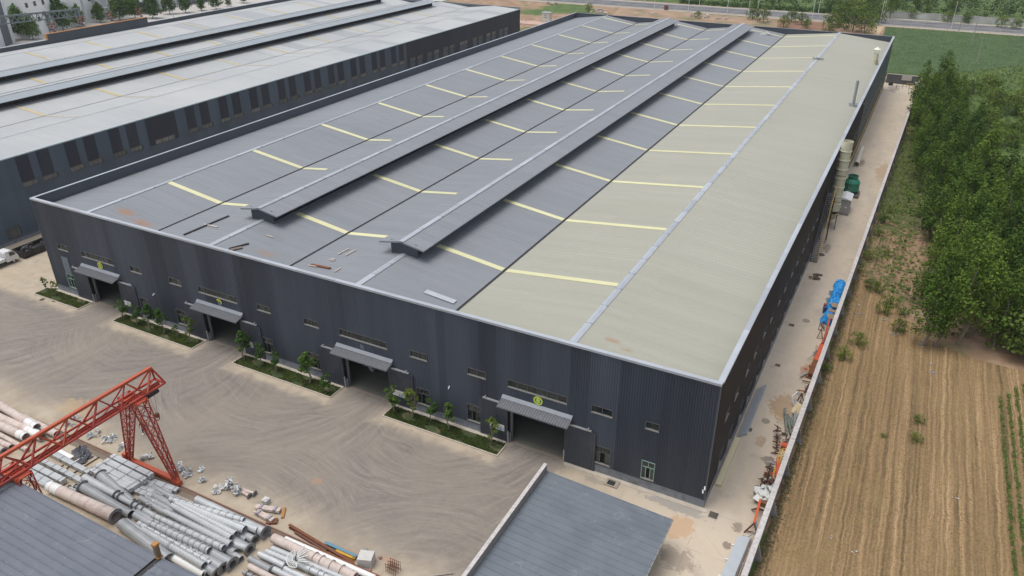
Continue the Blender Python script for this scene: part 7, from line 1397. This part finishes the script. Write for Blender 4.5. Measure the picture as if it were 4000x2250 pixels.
t['label'] = 'dark grey lattice gantry spanning behind the street trees'; t.location = t.location
# rusty lanterns and lamp masts at the hall's far parapet
for i, (px, py) in enumerate(((205, 110), (315, 85), (430, 68), (545, 52))):
    p = RWp(px, py, -206.0); t = thing('lantern_mast', ('first', 'second', 'third', 'fourth')[i] + ' rusty cluster lantern from the left above the far parapet', 'lantern', (p.x, p.y, 0), group='rusty lanterns above the far parapet'); M_LAN = P('lantern_rust', (.2, .085, .06), .8, var=.3)
    m = MB(); m.tube((p.x, p.y, 0), (p.x, p.y, p.z + .5), .14, .08, 8); m.build('mast', P('mast_grey', (.4, .38, .36), .7), t)
    for k in range(9): m = MB(); a_ = k * 2.4; z = p.z - .9 + .27 * k; m.disc((p.x + .7 * math.cos(a_), p.y + .7 * math.sin(a_), z), (0, 0, 1), .38, .28, 10); m.bar((p.x, p.y, z), (p.x + .7 * math.cos(a_), p.y + .7 * math.sin(a_), z), .06); m.build('lantern_bowl', M_LAN, t)
for i, (px, py) in enumerate(((677, 62), (902, 22), (10, 175))):
    p = RWp(px, py, -208.0); m = MB(); m.tube((p.x, p.y, 0), (p.x, p.y, p.z + 1.5), .12, .08, 8); m.bar((p.x, p.y, p.z + 1.4), (p.x - .6, p.y - 1.6, p.z + 2.3), .12); tag(m.build('yard_lamp', M_LP, None, loc=(p.x, p.y, 0)), ('white curved yard lamp beside the street trees', 'right white yard lamp behind the far parapet', 'white mast at the left picture edge')[i], 'lamp')
print('objects', len(bpy.data.objects))
# ================================================================ PLACE WORDS FOR LOOK-ALIKES
ORDW = ('first', 'second', 'third', 'fourth', 'fifth', 'sixth', 'seventh', 'eighth', 'ninth', 'tenth', 'eleventh', 'twelfth', 'thirteenth', 'fourteenth', 'fifteenth', 'sixteenth', 'seventeenth', 'eighteenth', 'nineteenth', 'twentieth')
byl = {}
for o in bpy.data.objects:
    if o.parent is None and 'label' in o: byl.setdefault(o['label'], []).append(o)
for lb, os_ in byl.items():
    if not 2 <= len(os_) <= 20: continue
    def px(o):
        v = RM.transposed() @ (Vector(o.location) - CAM); return v.x / -v.z
    def py(o):
        v = RM.transposed() @ (Vector(o.location) - CAM); return -v.y / -v.z
    xs = [px(o) for o in os_]; ys = [py(o) for o in os_]
    tall = (max(ys) - min(ys)) > (max(xs) - min(xs))
    for i, o in enumerate(sorted(os_, key=py if tall else px)):
        w = lb.split()[:12]
        o['label'] = ' '.join(w) + ', %s from the %s' % (ORDW[i], 'top' if tall else 'left')
# ================================================================ AIR
def m_haze():
    m_ = bpy.data.materials.new('haze_air'); m_.use_nodes = True; t = m_.node_tree; t.nodes.clear(); o = t.nodes.new('ShaderNodeOutputMaterial'); v = t.nodes.new('ShaderNodeVolumePrincipled')
    v.inputs['Color'].default_value = (.93, .95, 1, 1); v.inputs['Density'].default_value = .00013; v.inputs['Anisotropy'].default_value = .2; t.links.new(v.outputs[0], o.inputs['Volume']); return m_
m = MB(); m.box(-1510, 1510, -910, 2210, -1.2, 54); m.build('haze', m_haze())['kind'] = 'stuff'
